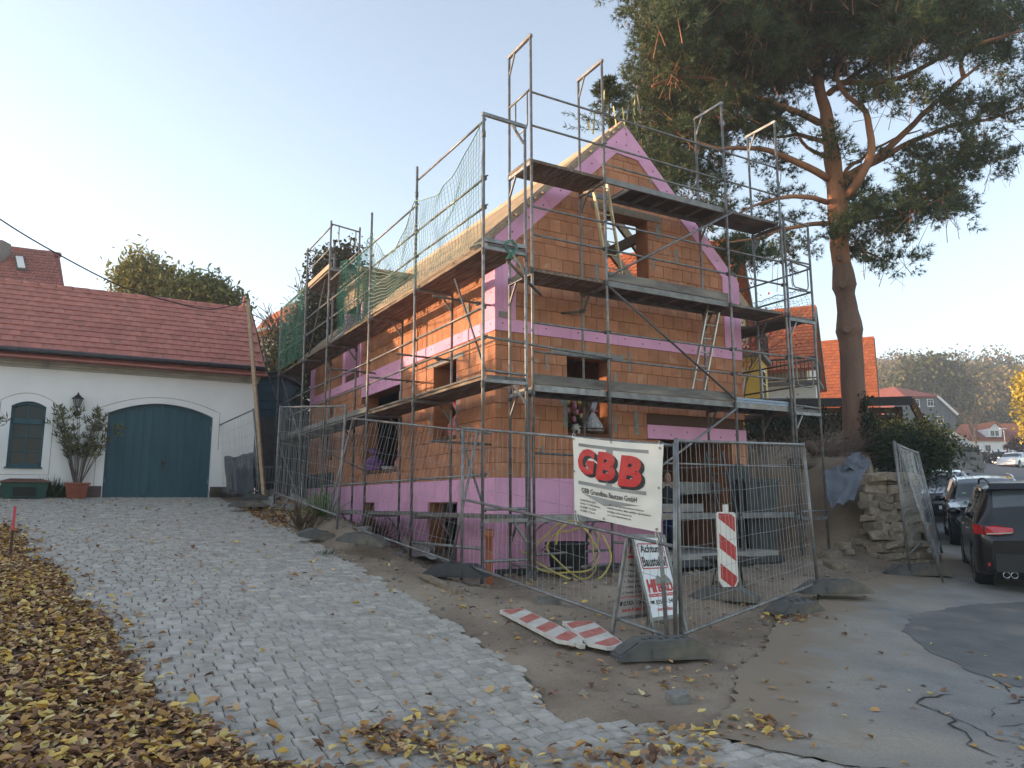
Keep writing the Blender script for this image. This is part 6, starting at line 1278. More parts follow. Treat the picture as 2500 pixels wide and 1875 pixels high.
for k in range(12):
    a = rr.uniform(2.0, 5.2); r0 = rr.uniform(.35,.75); p = Vector((sx_+r0*math.cos(a), sy_+r0*math.sin(a), sz_+rr.uniform(.25,.7))); MB().bar(p, p + Vector((rr.gauss(0,.06), rr.gauss(0,.06), -rr.uniform(.25,.6))), .035, .004).build('ribbon', M[('ribbon_y','ribbon_d','ribbon_y')[k % 3]], sp_)
MB().add([(sx_,sy_,sz_+1.30),(sx_-.12,sy_-.02,sz_+1.27),(sx_-.1,sy_,sz_+1.20),(sx_,sy_,sz_+1.23)], [(0,1,2,3)]).build('red_bow', M['ribbon_r'], sp_)
# ================================================================= neighbouring houses
M['tile_orange'] = mat('orange clay tiles', (.48,.135,.045), (.38,.10,.035), .75, 4., bump=.3, fine=.15, island=.16, c3=(.30,.09,.04), s3=1.5, t3=(.6,.75)); M['tile_old'] = mat('old red tiles', (.27,.075,.055), (.20,.058,.045), .8, 3., bump=.3, fine=.15, island=.16)
M['cream'] = mat('cream render', (.74,.60,.42), (.68,.54,.37), .9, 2., fine=.05); M['yellow_wall'] = mat('yellow render', (.66,.44,.10), (.60,.39,.085), .9, 2., fine=.05); M['pale_wall'] = mat('pale render', (.70,.68,.65), (.64,.62,.59), .9, 2., fine=.05); M['barge'] = mat('grey bargeboard', (.17,.155,.145), (.13,.12,.11), .8, 3.)
M['railing'] = mat('dark railing', (.045,.04,.042), None, .6); M['white_frame'] = mat('white frame', (.72,.72,.72), None, .5); M['brown_wood'] = mat('brown stained wood', (.115,.058,.028), (.08,.04,.02), .8, 3., bump=.3, rand=.15, stretch=(1,1,4)); M['greywood'] = mat('grey weathered cladding', (.13,.145,.155), (.105,.115,.125), .9, 3., bump=.3, fine=.1, rand=.1)
M['felt'] = mat('roof felt', (.045,.04,.038), None, .9)
def tiles_on(parent, o, ex, ey, nx_, ny_, m, lift=.02):
    """rows of overlapping tiles on a rectangle o + u*ex + v*ey (v up the slope)"""
    o, ex, ey = V3(o), V3(ex), V3(ey); n = ex.cross(ey).normalized(); n = n if n.z > 0 else -n; mb = MB(); du = 1/nx_; dv = 1/ny_
    for j in range(ny_):
        for i in range(nx_ + (j % 2)):
            u0 = max(0, (i - (.5 if j % 2 else 0))*du); u1 = min(1, (i + 1 - (.5 if j % 2 else 0))*du)
            if u1 - u0 < .02*du: continue
            g_ = du*.04; a, b = o + ex*(u0+g_) + ey*(j*dv), o + ex*(u1-g_) + ey*(j*dv); mid = (a+b)/2 - ey*(dv*.18); up_ = ey*(dv*1.05)
            mb.add([a + n*(lift+.02), mid + n*(lift+.024), b + n*(lift+.02), b + up_ + n*lift*.4, a + up_ + n*lift*.4, a, mid, b], [(0,1,2,3,4),(5,6,1,0),(6,7,2,1)])
    return tag(mb.build('tiles', M[m], parent), kind='stuff')
def win(parent, c, ex, ez, n, w, h, frame='white_frame', cross=True):
    c, ex, n = V3(c), V3(ex).normalized(), V3(n).normalized(); ez = V3((0,0,1))
    def slab(name, u0, u1, v0, v1, d0, d1, m, par): return MB().prism([c + ex*u0 + ez*v0 + n*d0, c + ex*u1 + ez*v0 + n*d0, c + ex*u1 + ez*v1 + n*d0, c + ex*u0 + ez*v1 + n*d0], n*(d1-d0)).build(name, M[m], par)
    f = slab('window', -w/2, w/2, -h/2, h/2, .0, .02, frame, parent); b = .07*min(w,h)+.02
    for u0, u1 in ((-w/2+b, -.02), (.02, w/2-b)): slab('pane', u0, u1, -h/2+b, h/2-b, .021, .026, 'glass_dark', f)
    if cross: slab('glazing_bar', -w/2+b, w/2-b, h*.12, h*.12+.035, .027, .034, frame, f)
    slab('sill', -w/2-.04, w/2+.04, -h/2-.06, -h/2, .0, .08, frame, f); return f
uP3 = V3((pd.x, pd.y, 0)); uS3 = V3((ud.x, ud.y, 0))
def gable_house(name, label, corner, ez0, eave, ridge, L_, D, wall, tile, over=.35, barge='barge', gable_m=None, nx_=36, ny_=18):
    """corner: street-side front corner; the ridge runs back along -uP, depth along uS"""
    c = V3((corner[0], corner[1], ez0)); t = thing(name, label, 'house', c); h = eave - ez0; rz = ridge - ez0; uP, uS = uP3, uS3; up = V3((0,0,1))
    mb = MB(); b = [V3((0,0,0)), -uP*L_, -uP*L_ + uS*D, uS*D]; mb.prism(b, up*h); mb.build('wall', M[wall], t)
    MB().prism([up*h, uS*D + up*h, uS*D/2 + up*(rz-.05)], -uP*.3).build('gable', M[gable_m or wall], t)
    ro_ = MB(); s = (rz-h)/(D/2); e = over
    A, B_, Cc = -uS*e + up*(h - s*e), uS*D/2 + up*rz, uS*(D+e) + up*(h - s*e); ro_.prism([A, B_, Cc, Cc - up*.14, B_ - up*.16, A - up*.14], -uP*(L_+2*e)); ro_.v = [tuple(Vector(v) + uP*e) for v in ro_.v]
    rf = ro_.build('roof', M[tile], t); tiles_on(rf, A + uP*e, -uP*(L_+2*e), B_ - A, nx_, ny_, tile)
    for P, Q in ((A, B_), (B_, Cc)): MB().bar(P + uP*(e+.02) - up*.05, Q + uP*(e+.02) - up*.05, .06, .22).build('barge_board', M[barge], rf)
    MB().tube([B_ + uP*e + up*.03, B_ - uP*(L_+e) + up*.03], .12, 8).build('ridge_tiles', M[tile], rf); return t, c
def rail_box(parent, p, ex, ey, h, n=14, m='railing'):
    """balcony railing round three sides of a rectangle at p"""
    p, ex, ey = V3(p), V3(ex), V3(ey); up = V3((0,0,1))
    for a, b in ((p, p+ex), (p, p+ey), (p+ex, p+ex+ey)):
        MB().bar(a+up*h, b+up*h, .05, .07).build('hand_rail', M[m], parent); MB().bar(a+up*.1, b+up*.1, .04, .05).build('bottom_rail', M[m], parent); k = max(4, int((b-a).length/.16))
        for i in range(k+1): q = a.lerp(b, i/k); MB().bar(q+up*.08, q+up*h, .045, .02).build('baluster', M[m], parent)
# orange-roofed house with balcony bay
hO, cO = gable_house('orange_roof_house', 'cream house with steep orange tiled roof behind the scaffold', (13.5,34), 3.4, 7.9, 11.25, 9.0, 7.0, 'cream', 'tile_orange', gable_m='pale_wall')
bay = V3((13.2,32.4,3.3)) - cO; MB().prism([bay, bay - uP3*2.1, bay - uP3*2.1 + uS3*2.2, bay + uS3*2.2], (0,0,3.35)).build('bay', M['pale_wall'], hO); MB().prism([p + V3((0,0,3.35)) for p in (bay + uP3*.2 - uS3*.2, bay - uP3*2.3 - uS3*.2, bay - uP3*2.3 + uS3*2.2, bay + uP3*.2 + uS3*2.2)], (0,0,.14)).build('balcony_slab', M['barge'], hO)
rail_box(hO, bay - uP3*2.2 - uS3*.1 + V3((0,0,3.5)), uP3*2.3, uS3*2.2, 1.0); win(hO, bay - uP3*1.4 + V3((0,0,2.3)), uP3, None, -uS3, .9, 1.1); win(hO, bay + uS3*1.1 + V3((0,0,2.3)), uS3, None, uP3, .8, 1.1); MB().tube([bay - uP3*2.2 + V3((0,0,.2)), bay - uP3*2.25 + V3((0,0,4.5))], .05, 8).build('downpipe', M['steel_dark'], hO)
win(hO, V3((0,0,4.9)) + uS3*3.4 , uS3, None, uP3, 1.0, 1.2); p = V3((0,0,4.5)) - uP3*4.9; q = uS3*1.3 + V3((0,0,1.55)); MB().prism([p + q - uP3*.4, p + q + uP3*.4, p + q*1.45 + uP3*.4 + V3((0,0,-.0)), p + q*1.45 - uP3*.4], V3((0,-.05,.12))).build('skylight', M['glass_dark'], hO)
gable_house('orange_roof_house', 'farther orange roofed house seen behind the pine trunk', (22.2,46.0), 4.0, 7.6, 12.3, 10., 7.4, 'pale_wall', 'tile_orange', gable_m='felt', barge='felt', nx_=44, ny_=22)
# yellow house with bay and balcony
hY, cY = gable_house('yellow_house', 'yellow house with corner bay and dark balcony behind the scaffold', (7.35,26.0), 3.0, 8.7, 11.9, 9.0, 6.6, 'cream', 'tile_orange')
bay = V3((9.55,28.7,3.0)) - cY; MB().prism([bay, bay - uP3*1.7, bay - uP3*1.7 + uS3*2.4, bay + uS3*2.4], (0,0,4.15)).build('bay', M['yellow_wall'], hY); MB().prism([p + V3((0,0,4.15)) for p in (bay + uP3*.2 - uS3*.2, bay - uP3*1.9 - uS3*.2, bay - uP3*1.9 + uS3*2.4, bay + uP3*.2 + uS3*2.4)], (0,0,.16)).build('balcony_slab', M['barge'], hY)
rail_box(hY, bay - uP3*1.8 - uS3*.1 + V3((0,0,4.33)), uP3*1.9, uS3*2.4, 1.0, m='railing'); win(hY, bay + uS3*1.2 + V3((0,0,3.0)), uS3, None, uP3, 1.0, 1.6); win(hY, bay - uP3*.9 + V3((0,0,3.0)), uP3, None, -uS3, .7, 1.5)
# house above the garage roof at the left edge
t = thing('red_roof_house', 'old red tiled house roof with a skylight above the garage', 'house', at(60,800,31)); o = V3(t.location)
P = [V3(at(*q)) - o for q in ((-160,690,30.5),(160,718,30.5),(146,628,33.5),(-160,588,33.5))]; MB().prism(P, (0,.05,-.15)).build('roof', M['tile_old'], t); rf = t.children[0]; tiles_on(rf, P[0], P[1]-P[0], P[3]-P[0], 34, 15, 'tile_old')
MB().prism([P[0] + V3((0,.35,-.2)), P[1] + V3((-.25,.35,-.2)), P[1] + V3((-.25,.35,-6.5)), P[0] + V3((0,.35,-6.5))], (0,4.5,0)).build('wall', M['cream'], t)
for (u0, u1, v0, v1, m_, d) in ((.66,.745,.42,.76,'felt',.10),(.675,.735,.46,.73,'pale_wall',.13)):
    e, f_ = P[1]-P[0], P[3]-P[0]; n = e.cross(f_).normalized(); n = n if n.z > 0 else -n; MB().prism([P[0]+e*u0+f_*v0, P[0]+e*u1+f_*v0, P[0]+e*u1+f_*v1, P[0]+e*u0+f_*v1], n*d).build('skylight', M[m_], rf)
MB().tube([P[3]+V3((0,0,.1)), P[2]+V3((0,0,.1))], .13, 8).build('ridge_tiles', M['tile_old'], rf); c_ = V3(at(3,620,32.5)) - o; MB().box(c_.x-.35, c_.x+.2, c_.y-.3, c_.y+.3, c_.z-1.2, c_.z+.55).build('chimney', M['barge'], rf)
# blue shed and pale house behind the mast
M['blue_wood'] = mat('blue weatherboard', (.045,.095,.13), (.035,.08,.11), .7, 3., rand=.08)
sh = thing('blue_shed', 'blue weatherboarded shed between garage and scaffold', 'shed', at(650,1080,23.5)); o = V3(sh.location); q = [V3(at(618,1040,23.5)) - o, V3(at(688,1040,23.5)) - o]
for k in range(11): z0 = 2.9*k/11 - 1.2; MB().prism([V3((q[0].x,0,z0+.4)), V3((q[1].x,0,z0+.4)), V3((q[1].x,.03,z0+.66)), V3((q[0].x,.03,z0+.66))], (0,.06,0)).build('weatherboard', M['blue_wood'], sh)
MB().box(q[0].x, q[1].x, .1, 2.2, -1.4, 2.0).build('wall', M['blue_wood'], sh); MB().box(q[0].x-.1, q[1].x+.12, -.15, 2.3, 2.02, 2.2).build('roof', M['felt'], sh)
M['grey_fence'] = mat('grey board fence', (.11,.11,.115), (.075,.075,.08), .9, 3., rand=.2); bf = thing('board_fence', 'grey upright board fence in the gap behind the scaffold', 'fence', at(700,1200,22.8)); o = V3(bf.location)
for k in range(15): x = -.95 + k*.155; MB().box(x, x+.14, 0, .025, -.3, 2.25 + .06*math.sin(k*2.1)).build('board', M['grey_fence'], bf)
for z in (.3, 1.7): MB().box(-.95, 1.4, .03, .08, z, z+.1).build('rail', M['grey_fence'], bf)
ch = thing('garden_chair', 'grey plastic garden chair standing by the board fence', 'chair', at(655,1215,22.0)); M['chair'] = mat('grey plastic chair', (.22,.23,.25), None, .5)
MB().box(-.25,.25,-.2,.25,.42,.46).build('seat', M['chair'], ch)
for k in range(5): MB().bar((-.18+k*.09,.25,.46), (-.2+k*.1,.32,.88), .05, .02).build('back_slat', M['chair'], ch)
MB().bar((-.26,.33,.9), (.26,.33,.9), .03, .06).build('top_rail', M['chair'], ch)
for x in (-.22,.22):
    for y in (-.18,.22): MB().bar((x,y,0), (x,y,.43), .04, .04).build('leg', M['chair'], ch)
t = thing('pale_house', 'small pale house with orange roof corner behind the bare tree', 'house', at(655,900,42)); o = V3(t.location); w = [V3(at(*q)) - o for q in ((615,812,42),(720,790,42),(720,930,42),(615,930,42))]; MB().prism(w[::-1], (0,4,0)).build('wall', M['cream'], t); MB().prism([V3(at(*q)) - o for q in ((608,818,41.6),(725,792,41.6),(725,735,44),(655,772,44))], (0,.1,-.2)).build('roof', M['tile_orange'], t); MB().bar(w[0] + V3((0,-.35,-.05)), w[1] + V3((0,-.35,-.05)), .1, .16).build('gutter', M['pale_wall'], t)
# lattice shed behind the pine
ls = thing('lattice_shed', 'brown timber carport with diagonal lattice behind the pine', 'shed', at(2110,1100,21.6)); o = V3(ls.location); x0, x1 = V3(at(1905,1000,21.6)).x - o.x, V3(at(2200,1000,21.6)).x - o.x; zt = V3(at(2110,985,21.6)).z - o.z
MB().prism([V3((x0-.2,-.3,zt-.02)), V3((x1+.15,-.35,zt+.06)), V3((x1+.15,3.2,zt+.5)), V3((x0-.2,3.2,zt+.5))], (0,0,.1)).build('roof', M['felt'], ls); MB().bar((x0-.2,-.32,zt-.06), (x1+.15,-.37,zt+.0), .04, .2).build('fascia', M['felt'], ls)
MB().bar((x1+.12,-.34,zt+.06), (x1+.75,-.2,zt-1.25), .07, .2).build('brace', M['brown_wood'], ls)
for x in (x0, x0+(x1-x0)*.5, x1-.12): MB().box(x, x+.14, -.05, .09, -.8, zt-.1).build('post', M['brown_wood'], ls)
MB().bar((x0,.02,zt-.22), (x1,.02,zt-.2), .1, .16).build('beam', M['brown_wood'], ls)
for k in range(48):
    u = k*.15 - 1.4; P = [(x0+u+.0, -.15),(x0+u+.055, -.15),(x0+u+1.6+.055-.2, 1.25),(x0+u+1.6-.2, 1.25)]
    P = [(x0+u+1.5, -.15),(x0+u+1.555, -.15),(x0+u+.055, 1.12),(x0+u, 1.12)]; P = clip_poly(P, (1,0), x1-.1); P = clip_poly(P, (-1,0), -(x0+.05)) if P else P
    if P and len(P) > 2: MB().prism([(x, .06, z + zt - 1.35) for x, z in P], (0,.02,0)).build('lattice_slat', M['brown_wood'], ls)
MB().box(x0, x1, 2.9, 3.0, -.8, zt).build('rear_wall', M['felt'], ls); MB().box(x0+.0, x1, .25, .3, -.8, zt-.3).build('inner_boarding', M['felt'], ls)
# ---- far houses up the street
t = thing('grey_clad_house', 'distant house with grey timber cladding and red half hipped roof', 'house', at(2246,1100,100)); o = V3(t.location); A_ = lambda x, y, Y=100: V3(at(x, y, Y)) - o
back = V3((-7.5,14,0)); g_ = [A_(2160,1054), A_(2333,1054), A_(2333,1011), A_(2282,965), A_(2213,965), A_(2160,1014)]; MB().prism(g_, back).build('clad_wall', M['greywood'], t); MB().prism([A_(2160,1125), A_(2332,1125), A_(2332,1054.5), A_(2160,1054.5)], back).build('base_wall', M['white_paint'], t)
for k in range(22): x = 2163 + k*7.7; zt_ = 1011 - max(0, min(1, (2333-x)/51))*46 if x > 2246 else 1014 - max(0, min(1, (x-2160)/53))*49; p, q = A_(x, 1053), A_(x, zt_+1.5); MB().bar(p - V3((0,.02,0)), q - V3((0,.02,0)), .05, .04, (0,1,0)).build('cover_strip', M['greywood'], t)
ap = A_(2241,936) + back*.22; rb = A_(2241,936) + back; rf = MB().prism([A_(2207,969) + V3((0,-.4,0)), A_(2289,966) + V3((0,-.4,0)), ap], (0,.1,-.25)).build('roof', M['tile_old'], t)
MB().add([A_(2289,966) + V3((0,-.4,0)), A_(2342,1012) + V3((0,-.4,0)), A_(2342,1012) + back, rb, ap], [(0,1,2,3,4)]).build('roof_slope', M['tile_old'], rf); MB().add([A_(2207,969) + V3((0,-.4,0)), ap, rb, A_(2150,1018) + back, A_(2150,1018) + V3((0,-.4,0))], [(0,1,2,3,4)]).build('roof_slope', M['tile_old'], rf)
MB().bar(A_(2284,966) - V3((0,.3,0)), A_(2336,1013) - V3((0,.3,0)), .12, .3).build('barge_board', M['white_frame'], t)
for x, y in ((2237,984),(2271,983),(2295,1025),(2260,1025)): win(t, A_(x, y) - V3((0,.03,0)), (1,0,0), None, (0,-1,0), .85, 1.0)
t = thing('white_house', 'distant white house with red hipped roof and gabled dormer', 'house', at(2420,1130,103)); o = V3(t.location); A_ = lambda x, y, Y=103: V3(at(x, y, Y)) - o
MB().prism([A_(2364,1135), A_(2540,1135), A_(2540,1071), A_(2364,1071)], (0,8,0)).build('wall', M['white_paint'], t); MB().prism([A_(2337,1135,108), A_(2364,1135), A_(2364,1071), A_(2337,1055,108)], (0.3,1,0)).build('end_wall', M['cream'], t)
R0, R1, R2, R3 = A_(2361,1073) - V3((0,.5,0)), A_(2545,1073) - V3((0,.5,0)), A_(2475,1033,107), A_(2345,1036,107); rf = MB().prism([R0, R1, R2, R3], (0,.1,-.2)).build('roof', M['tile_orange'], t); tiles_on(rf, R0, R1-R0, (R3-R0 + V3((1.2,0,0))), 40, 12, 'tile_old')
MB().prism([A_(2333,1052,107.5), R0, R3], (0,.1,-.15)).build('hip_slope', M['tile_orange'], rf)
dm = [A_(2413,1067,102.6), A_(2445,1067,102.6), A_(2446,1047,102.6), A_(2428,1032,102.6), A_(2412,1047,102.6)]; MB().prism(dm, (0,3,0)).build('dormer', M['white_paint'], rf)
for a, b in ((2,3),(3,4)): MB().prism([dm[a] + V3((0,-.3,.05)), dm[b] + V3((0,-.3,.05)), dm[b] + V3((0,3.2,.05)), dm[a] + V3((0,3.2,.05))], (0,0,.15)).build('dormer_roof', M['tile_orange'], rf)
for x, y in ((2423,1058),(2434,1058)): win(t, A_(x, y, 102.55), (1,0,0), None, (0,-1,0), .55, .8, cross=False)
for x, y in ((2384,1094),(2412,1094),(2455,1094)): win(t, A_(x, y, 102.95), (1,0,0), None, (0,-1,0), .85, .95, cross=False)
t = thing('street_lamp', 'slim street lamp in front of the distant white house', 'street lamp', at(2460,1120,85)); o = V3(t.location); MB().tube([(0,0,0), (-.1,0,3.2), V3(at(2456,1048,85)) - o], [.07,.05,.04], 8).build('pole', M['steel'], t); p = V3(at(2456,1047,85)) - o; MB().bar(p, p + V3((-.7,0,.05)), .2, .1).build('lamp_head', M['white_frame'], t)
sw = thing('fieldstone_wall', 'mossy fieldstone garden wall beyond the purple car', 'wall', at(2345,1140,52)); o = V3(sw.location); rr = random.Random(3)
for r_ in range(4):
    for k in range(7): m_ = link('stone', rr.choice(GM), sw); m_.location = (-1.3 + k*.42 + rr.uniform(-.08,.08), rr.uniform(-.1,.1), .0 + r_*.27 - (.2 if k in (0,6) else 0)); m_.scale = (.32, .3, .3)
ss = thing('garden_wall', 'old stone garden wall running beside the parked cars', 'wall', st(-.25, 7.5) + (gz(*st(-.25, 7.5)),)); o = V3(ss.location)
for k in range(34):
    for r_ in range(5): p = st(-.02 + rr.uniform(-.06,.06), 4.0 + k*.42); m_ = link('stone', rr.choice(SM + GM), ss); m_.location = V3((p[0], p[1], gz(p[0]+.5, p[1]) + .12 + r_*.26)) - o; m_.scale = (.25, .3, .22); m_.rotation_euler = (rr.uniform(-.2,.2), rr.uniform(-.2,.2), -SYAW + rr.uniform(-.3,.3))
# ---- wooded hill
def wood(name, label, ells, n, cols, size, spread, kind=None, trunkpx=None, Y=150):
    C = clumps(blob_points(ells, n//5), 5, spread); me = leaves_mesh('canopy', C, size, .8, pick(cols, len(C), .3), M['leaf'], up=.4); return me
def E_(x, y, rx, ry, Y): p = V3(at(x, y, Y)); k = Y/FPX; return (p.x, p.y, p.z, rx*k, ry*k*.9, ry*k)
ol_ = [(.15,.125,.045),(.19,.14,.055),(.11,.105,.04),(.22,.15,.065),(.23,.18,.06)]; br_ = [(.22,.155,.11),(.25,.17,.13),(.17,.13,.09),(.18,.14,.08)]
e1 = [E_(x, y, rx, ry, Y) for x, y, rx, ry, Y in ((2160,950,60,60,150),(2200,910,60,40,160),(2350,960,50,70,150),(2400,930,60,50,160),(2450,980,70,80,145),(2500,960,60,60,150),(2480,1040,90,60,140),(2390,1030,60,60,140),(2150,1010,60,50,145),(2440,900,50,30,170),(2560,1000,80,90,145),(2340,1040,50,60,135))]
link('wood', wood('wood', '', e1, 15000, ol_, .75, .9)); tag(bpy.data.objects['wood'], 'hazy autumn woodland covering the far hillside', 'woodland', kind='stuff')
e2 = [E_(x, y, rx, ry, 172) for x, y, rx, ry in ((2140,915,40,40),(2185,885,40,25),(2330,885,40,25),(2370,900,45,35),(2430,890,45,35),(2500,920,60,45),(2130,960,50,50))]; link('bare_wood', wood('bare_wood', '', e2, 5200, br_, .6, 1.0)); tag(bpy.data.objects['bare_wood'], 'thin brownish treetops on the skyline of the hill', 'woodland', kind='stuff')
bt = thing('round_tree', 'large round olive green tree behind the grey clad house', 'tree', (E_(2270,1080,1,1,128)[:3])); o = V3(bt.location); ee = [E_(x, y, rx, ry, 128) for x, y, rx, ry in ((2270,930,85,60),(2230,960,60,50),(2310,960,60,60),(2330,1020,45,60),(2270,900,60,30),(2200,990,45,45),(2340,1070,35,40))]
C = clumps(blob_points(ee, 2600), 5, .75) - np.array(o); link('crown', leaves_mesh('crown', C, .62, .8, pick([(.085,.095,.034),(.11,.11,.038),(.07,.08,.03),(.13,.12,.045)], len(C), .3), M['leaf'], up=.5), bt); MB().tube([(0,0,-2), (0,0,9)], [.5,.2], 8).build('trunk', M['bark_grey'], bt)
yt = thing('yellow_tree', 'bright yellow autumn tree at the right picture edge', 'tree', at(2520,1130,62)); o = V3(yt.location); ee = [E_(x, y, rx, ry, 62) for x, y, rx, ry in ((2512,930,28,35),(2505,990,26,40),(2525,1040,35,40),(2530,960,40,60))]; C = clumps(blob_points(ee, 420), 6, .28) - np.array(o); link('crown', leaves_mesh('crown', C, .28, .8, pick([(.50,.36,.03),(.58,.44,.05),(.42,.30,.03)], len(C)), M['leaf']), yt); MB().tube([(0,0,-1), (.2,0,6)], [.14,.05], 8).build('trunk', M['bark_grey'], yt)
tree('bare_tree', 'slender bare tree in front of the distant white house', at(2388,1130,78), 7.0, .1, 4, 9, 0, .1, .5, [(.1,.1,.1)], .2, .4, (2,3), .34)
def bush_far(label, x, y, rx, ry, Y, n, cols, size): t = thing('garden_bush', label, 'bush', at(x, y+ry, Y)); o = V3(t.location); C = clumps(blob_points([E_(x, y, rx, ry, Y)], n//5), 5, .2) - np.array(o); link('foliage', leaves_mesh('foliage', C, size, .7, pick(cols, len(C)), M['leaf']), t); MB().tube([(0,0,-.3),(0,0,ry*Y/FPX)], .05, 5).build('stem', M['bark_grey'], t)
for a_ in (('grey green bush at the corner of the grey clad house',2310,1085,28,24,80,900,[(.07,.08,.045),(.10,.10,.06)],.3),('dark hedge below the distant white house',2350,1105,40,16,72,900,[(.035,.045,.02),(.05,.05,.025)],.28),('reddish hedge beside the street lamp',2482,1088,26,18,80,700,[(.12,.05,.035),(.09,.05,.03)],.28),('low hedge along the garden fence of the white house',2410,1118,70,8,76,800,[(.05,.055,.03),(.08,.07,.04)],.25),('pale bush next to the dark hedge',2290,1120,25,14,60,500,[(.14,.12,.06),(.09,.09,.04)],.22)): bush_far(*a_)
gf = thing('garden_fence', 'dark wire garden fence below the white house', 'fence', at(2420,1125,76)); o = V3(gf.location)
for x in (2375,2390,2417,2440,2462): p = V3(at(x,1126,76)) - o; MB().box(p.x-.06,p.x+.06,-.05,.05,p.z-.3,p.z+1.2).build('post', M['railing'], gf)
for y in (1104,1116): MB().bar(V3(at(2372,y,76)) - o, V3(at(2470,y-1,76)) - o, .04, .05).build('rail', M['railing'], gf)
# ================================================================= parked cars, person, gifts in the windows
M['car_black'] = mat('black car paint', (.005,.005,.006), None, .3, spec=.4, coat=.45); M['car_purple'] = mat('dark violet car paint', (.022,.010,.026), None, .25, spec=.5, coat=1.); M['car_blue'] = mat('dark blue car paint', (.010,.013,.020), None, .22, coat=1.); M['car_white'] = mat('white car paint', (.75,.75,.76), None, .3, coat=1.)
M['car_glass'] = mat('tinted car glass', (.012,.014,.016), None, .03, spec=.8); M['rear_glass'] = mat('privacy glass', (.07,.085,.095), None, .05, spec=.8); M['tyre'] = mat('tyre rubber', (.018,.018,.019), (.028,.027,.026), .85, 12., bump=.2); M['rim'] = mat('alloy rim', (.45,.46,.47), None, .3, metal=.9); M['chrome'] = mat('chrome', (.75,.75,.76), None, .12, metal=1.); M['lamp_red'] = mat('red lamp glass', (.55,.012,.014), (.40,.008,.01), .08, 8., spec=.8, coat=1.); M['lamp_clear'] = mat('clear lamp glass', (.45,.42,.38), None, .08, spec=.8, coat=1.); M['trim'] = mat('black trim', (.015,.015,.016), None, .5)
def interp(tab, x):
    for i in range(len(tab)-1):
        if x <= tab[i+1][0]: t = (x-tab[i][0])/(tab[i+1][0]-tab[i][0]); t = max(0, min(1, t)); return [a+(b-a)*t for a, b in zip(tab[i][1:], tab[i+1][1:])]
    return list(tab[-1][1:])
# x, half width, sill z, belt z, top z, half width of the roof
MPV = [(0,.70,.36,.80,.82,.55),(.04,.80,.32,.92,.95,.60),(.10,.86,.30,1.02,1.12,.66),(.18,.89,.29,1.04,1.36,.64),(.26,.905,.28,1.04,1.55,.63),(.36,.91,.28,1.04,1.625,.64),(.6,.915,.27,1.04,1.66,.65),(1.4,.915,.25,1.03,1.67,.66),(2.3,.915,.25,1.01,1.63,.65),(2.75,.915,.25,1.0,1.52,.63),(3.45,.90,.25,.97,1.06,.70),(3.6,.89,.25,.94,1.01,.68),(4.1,.86,.26,.84,.90,.60),(4.32,.78,.28,.70,.76,.5),(4.40,.66,.32,.56,.58,.4)]
SUVt = [(0,.72,.40,.85,.88,.55),(.05,.82,.36,.96,1.02,.6),(.2,.88,.34,1.04,1.32,.62),(.35,.90,.33,1.05,1.54,.62),(.6,.905,.33,1.05,1.60,.63),(1.6,.905,.32,1.04,1.63,.64),(2.4,.905,.32,1.03,1.58,.63),(2.7,.905,.32,1.03,1.47,.62),(3.35,.90,.32,1.03,1.13,.72),(3.5,.89,.32,1.01,1.07,.70),(4.15,.87,.34,.93,.98,.62),(4.36,.80,.36,.76,.80,.5),(4.42,.70,.40,.6,.62,.4)]
VANt = [(0,.80,.38,.9,.95,.6),(.04,.88,.34,1.1,1.3,.72),(.1,.91,.32,1.12,1.75,.76),(.2,.92,.30,1.12,1.88,.78),(1.5,.92,.30,1.1,1.92,.78),(2.9,.92,.30,1.08,1.86,.76),(3.3,.92,.30,1.06,1.6,.70),(3.8,.9,.30,1.04,1.14,.72),(4.2,.87,.32,.95,1.0,.62),(4.45,.75,.36,.7,.74,.5)]
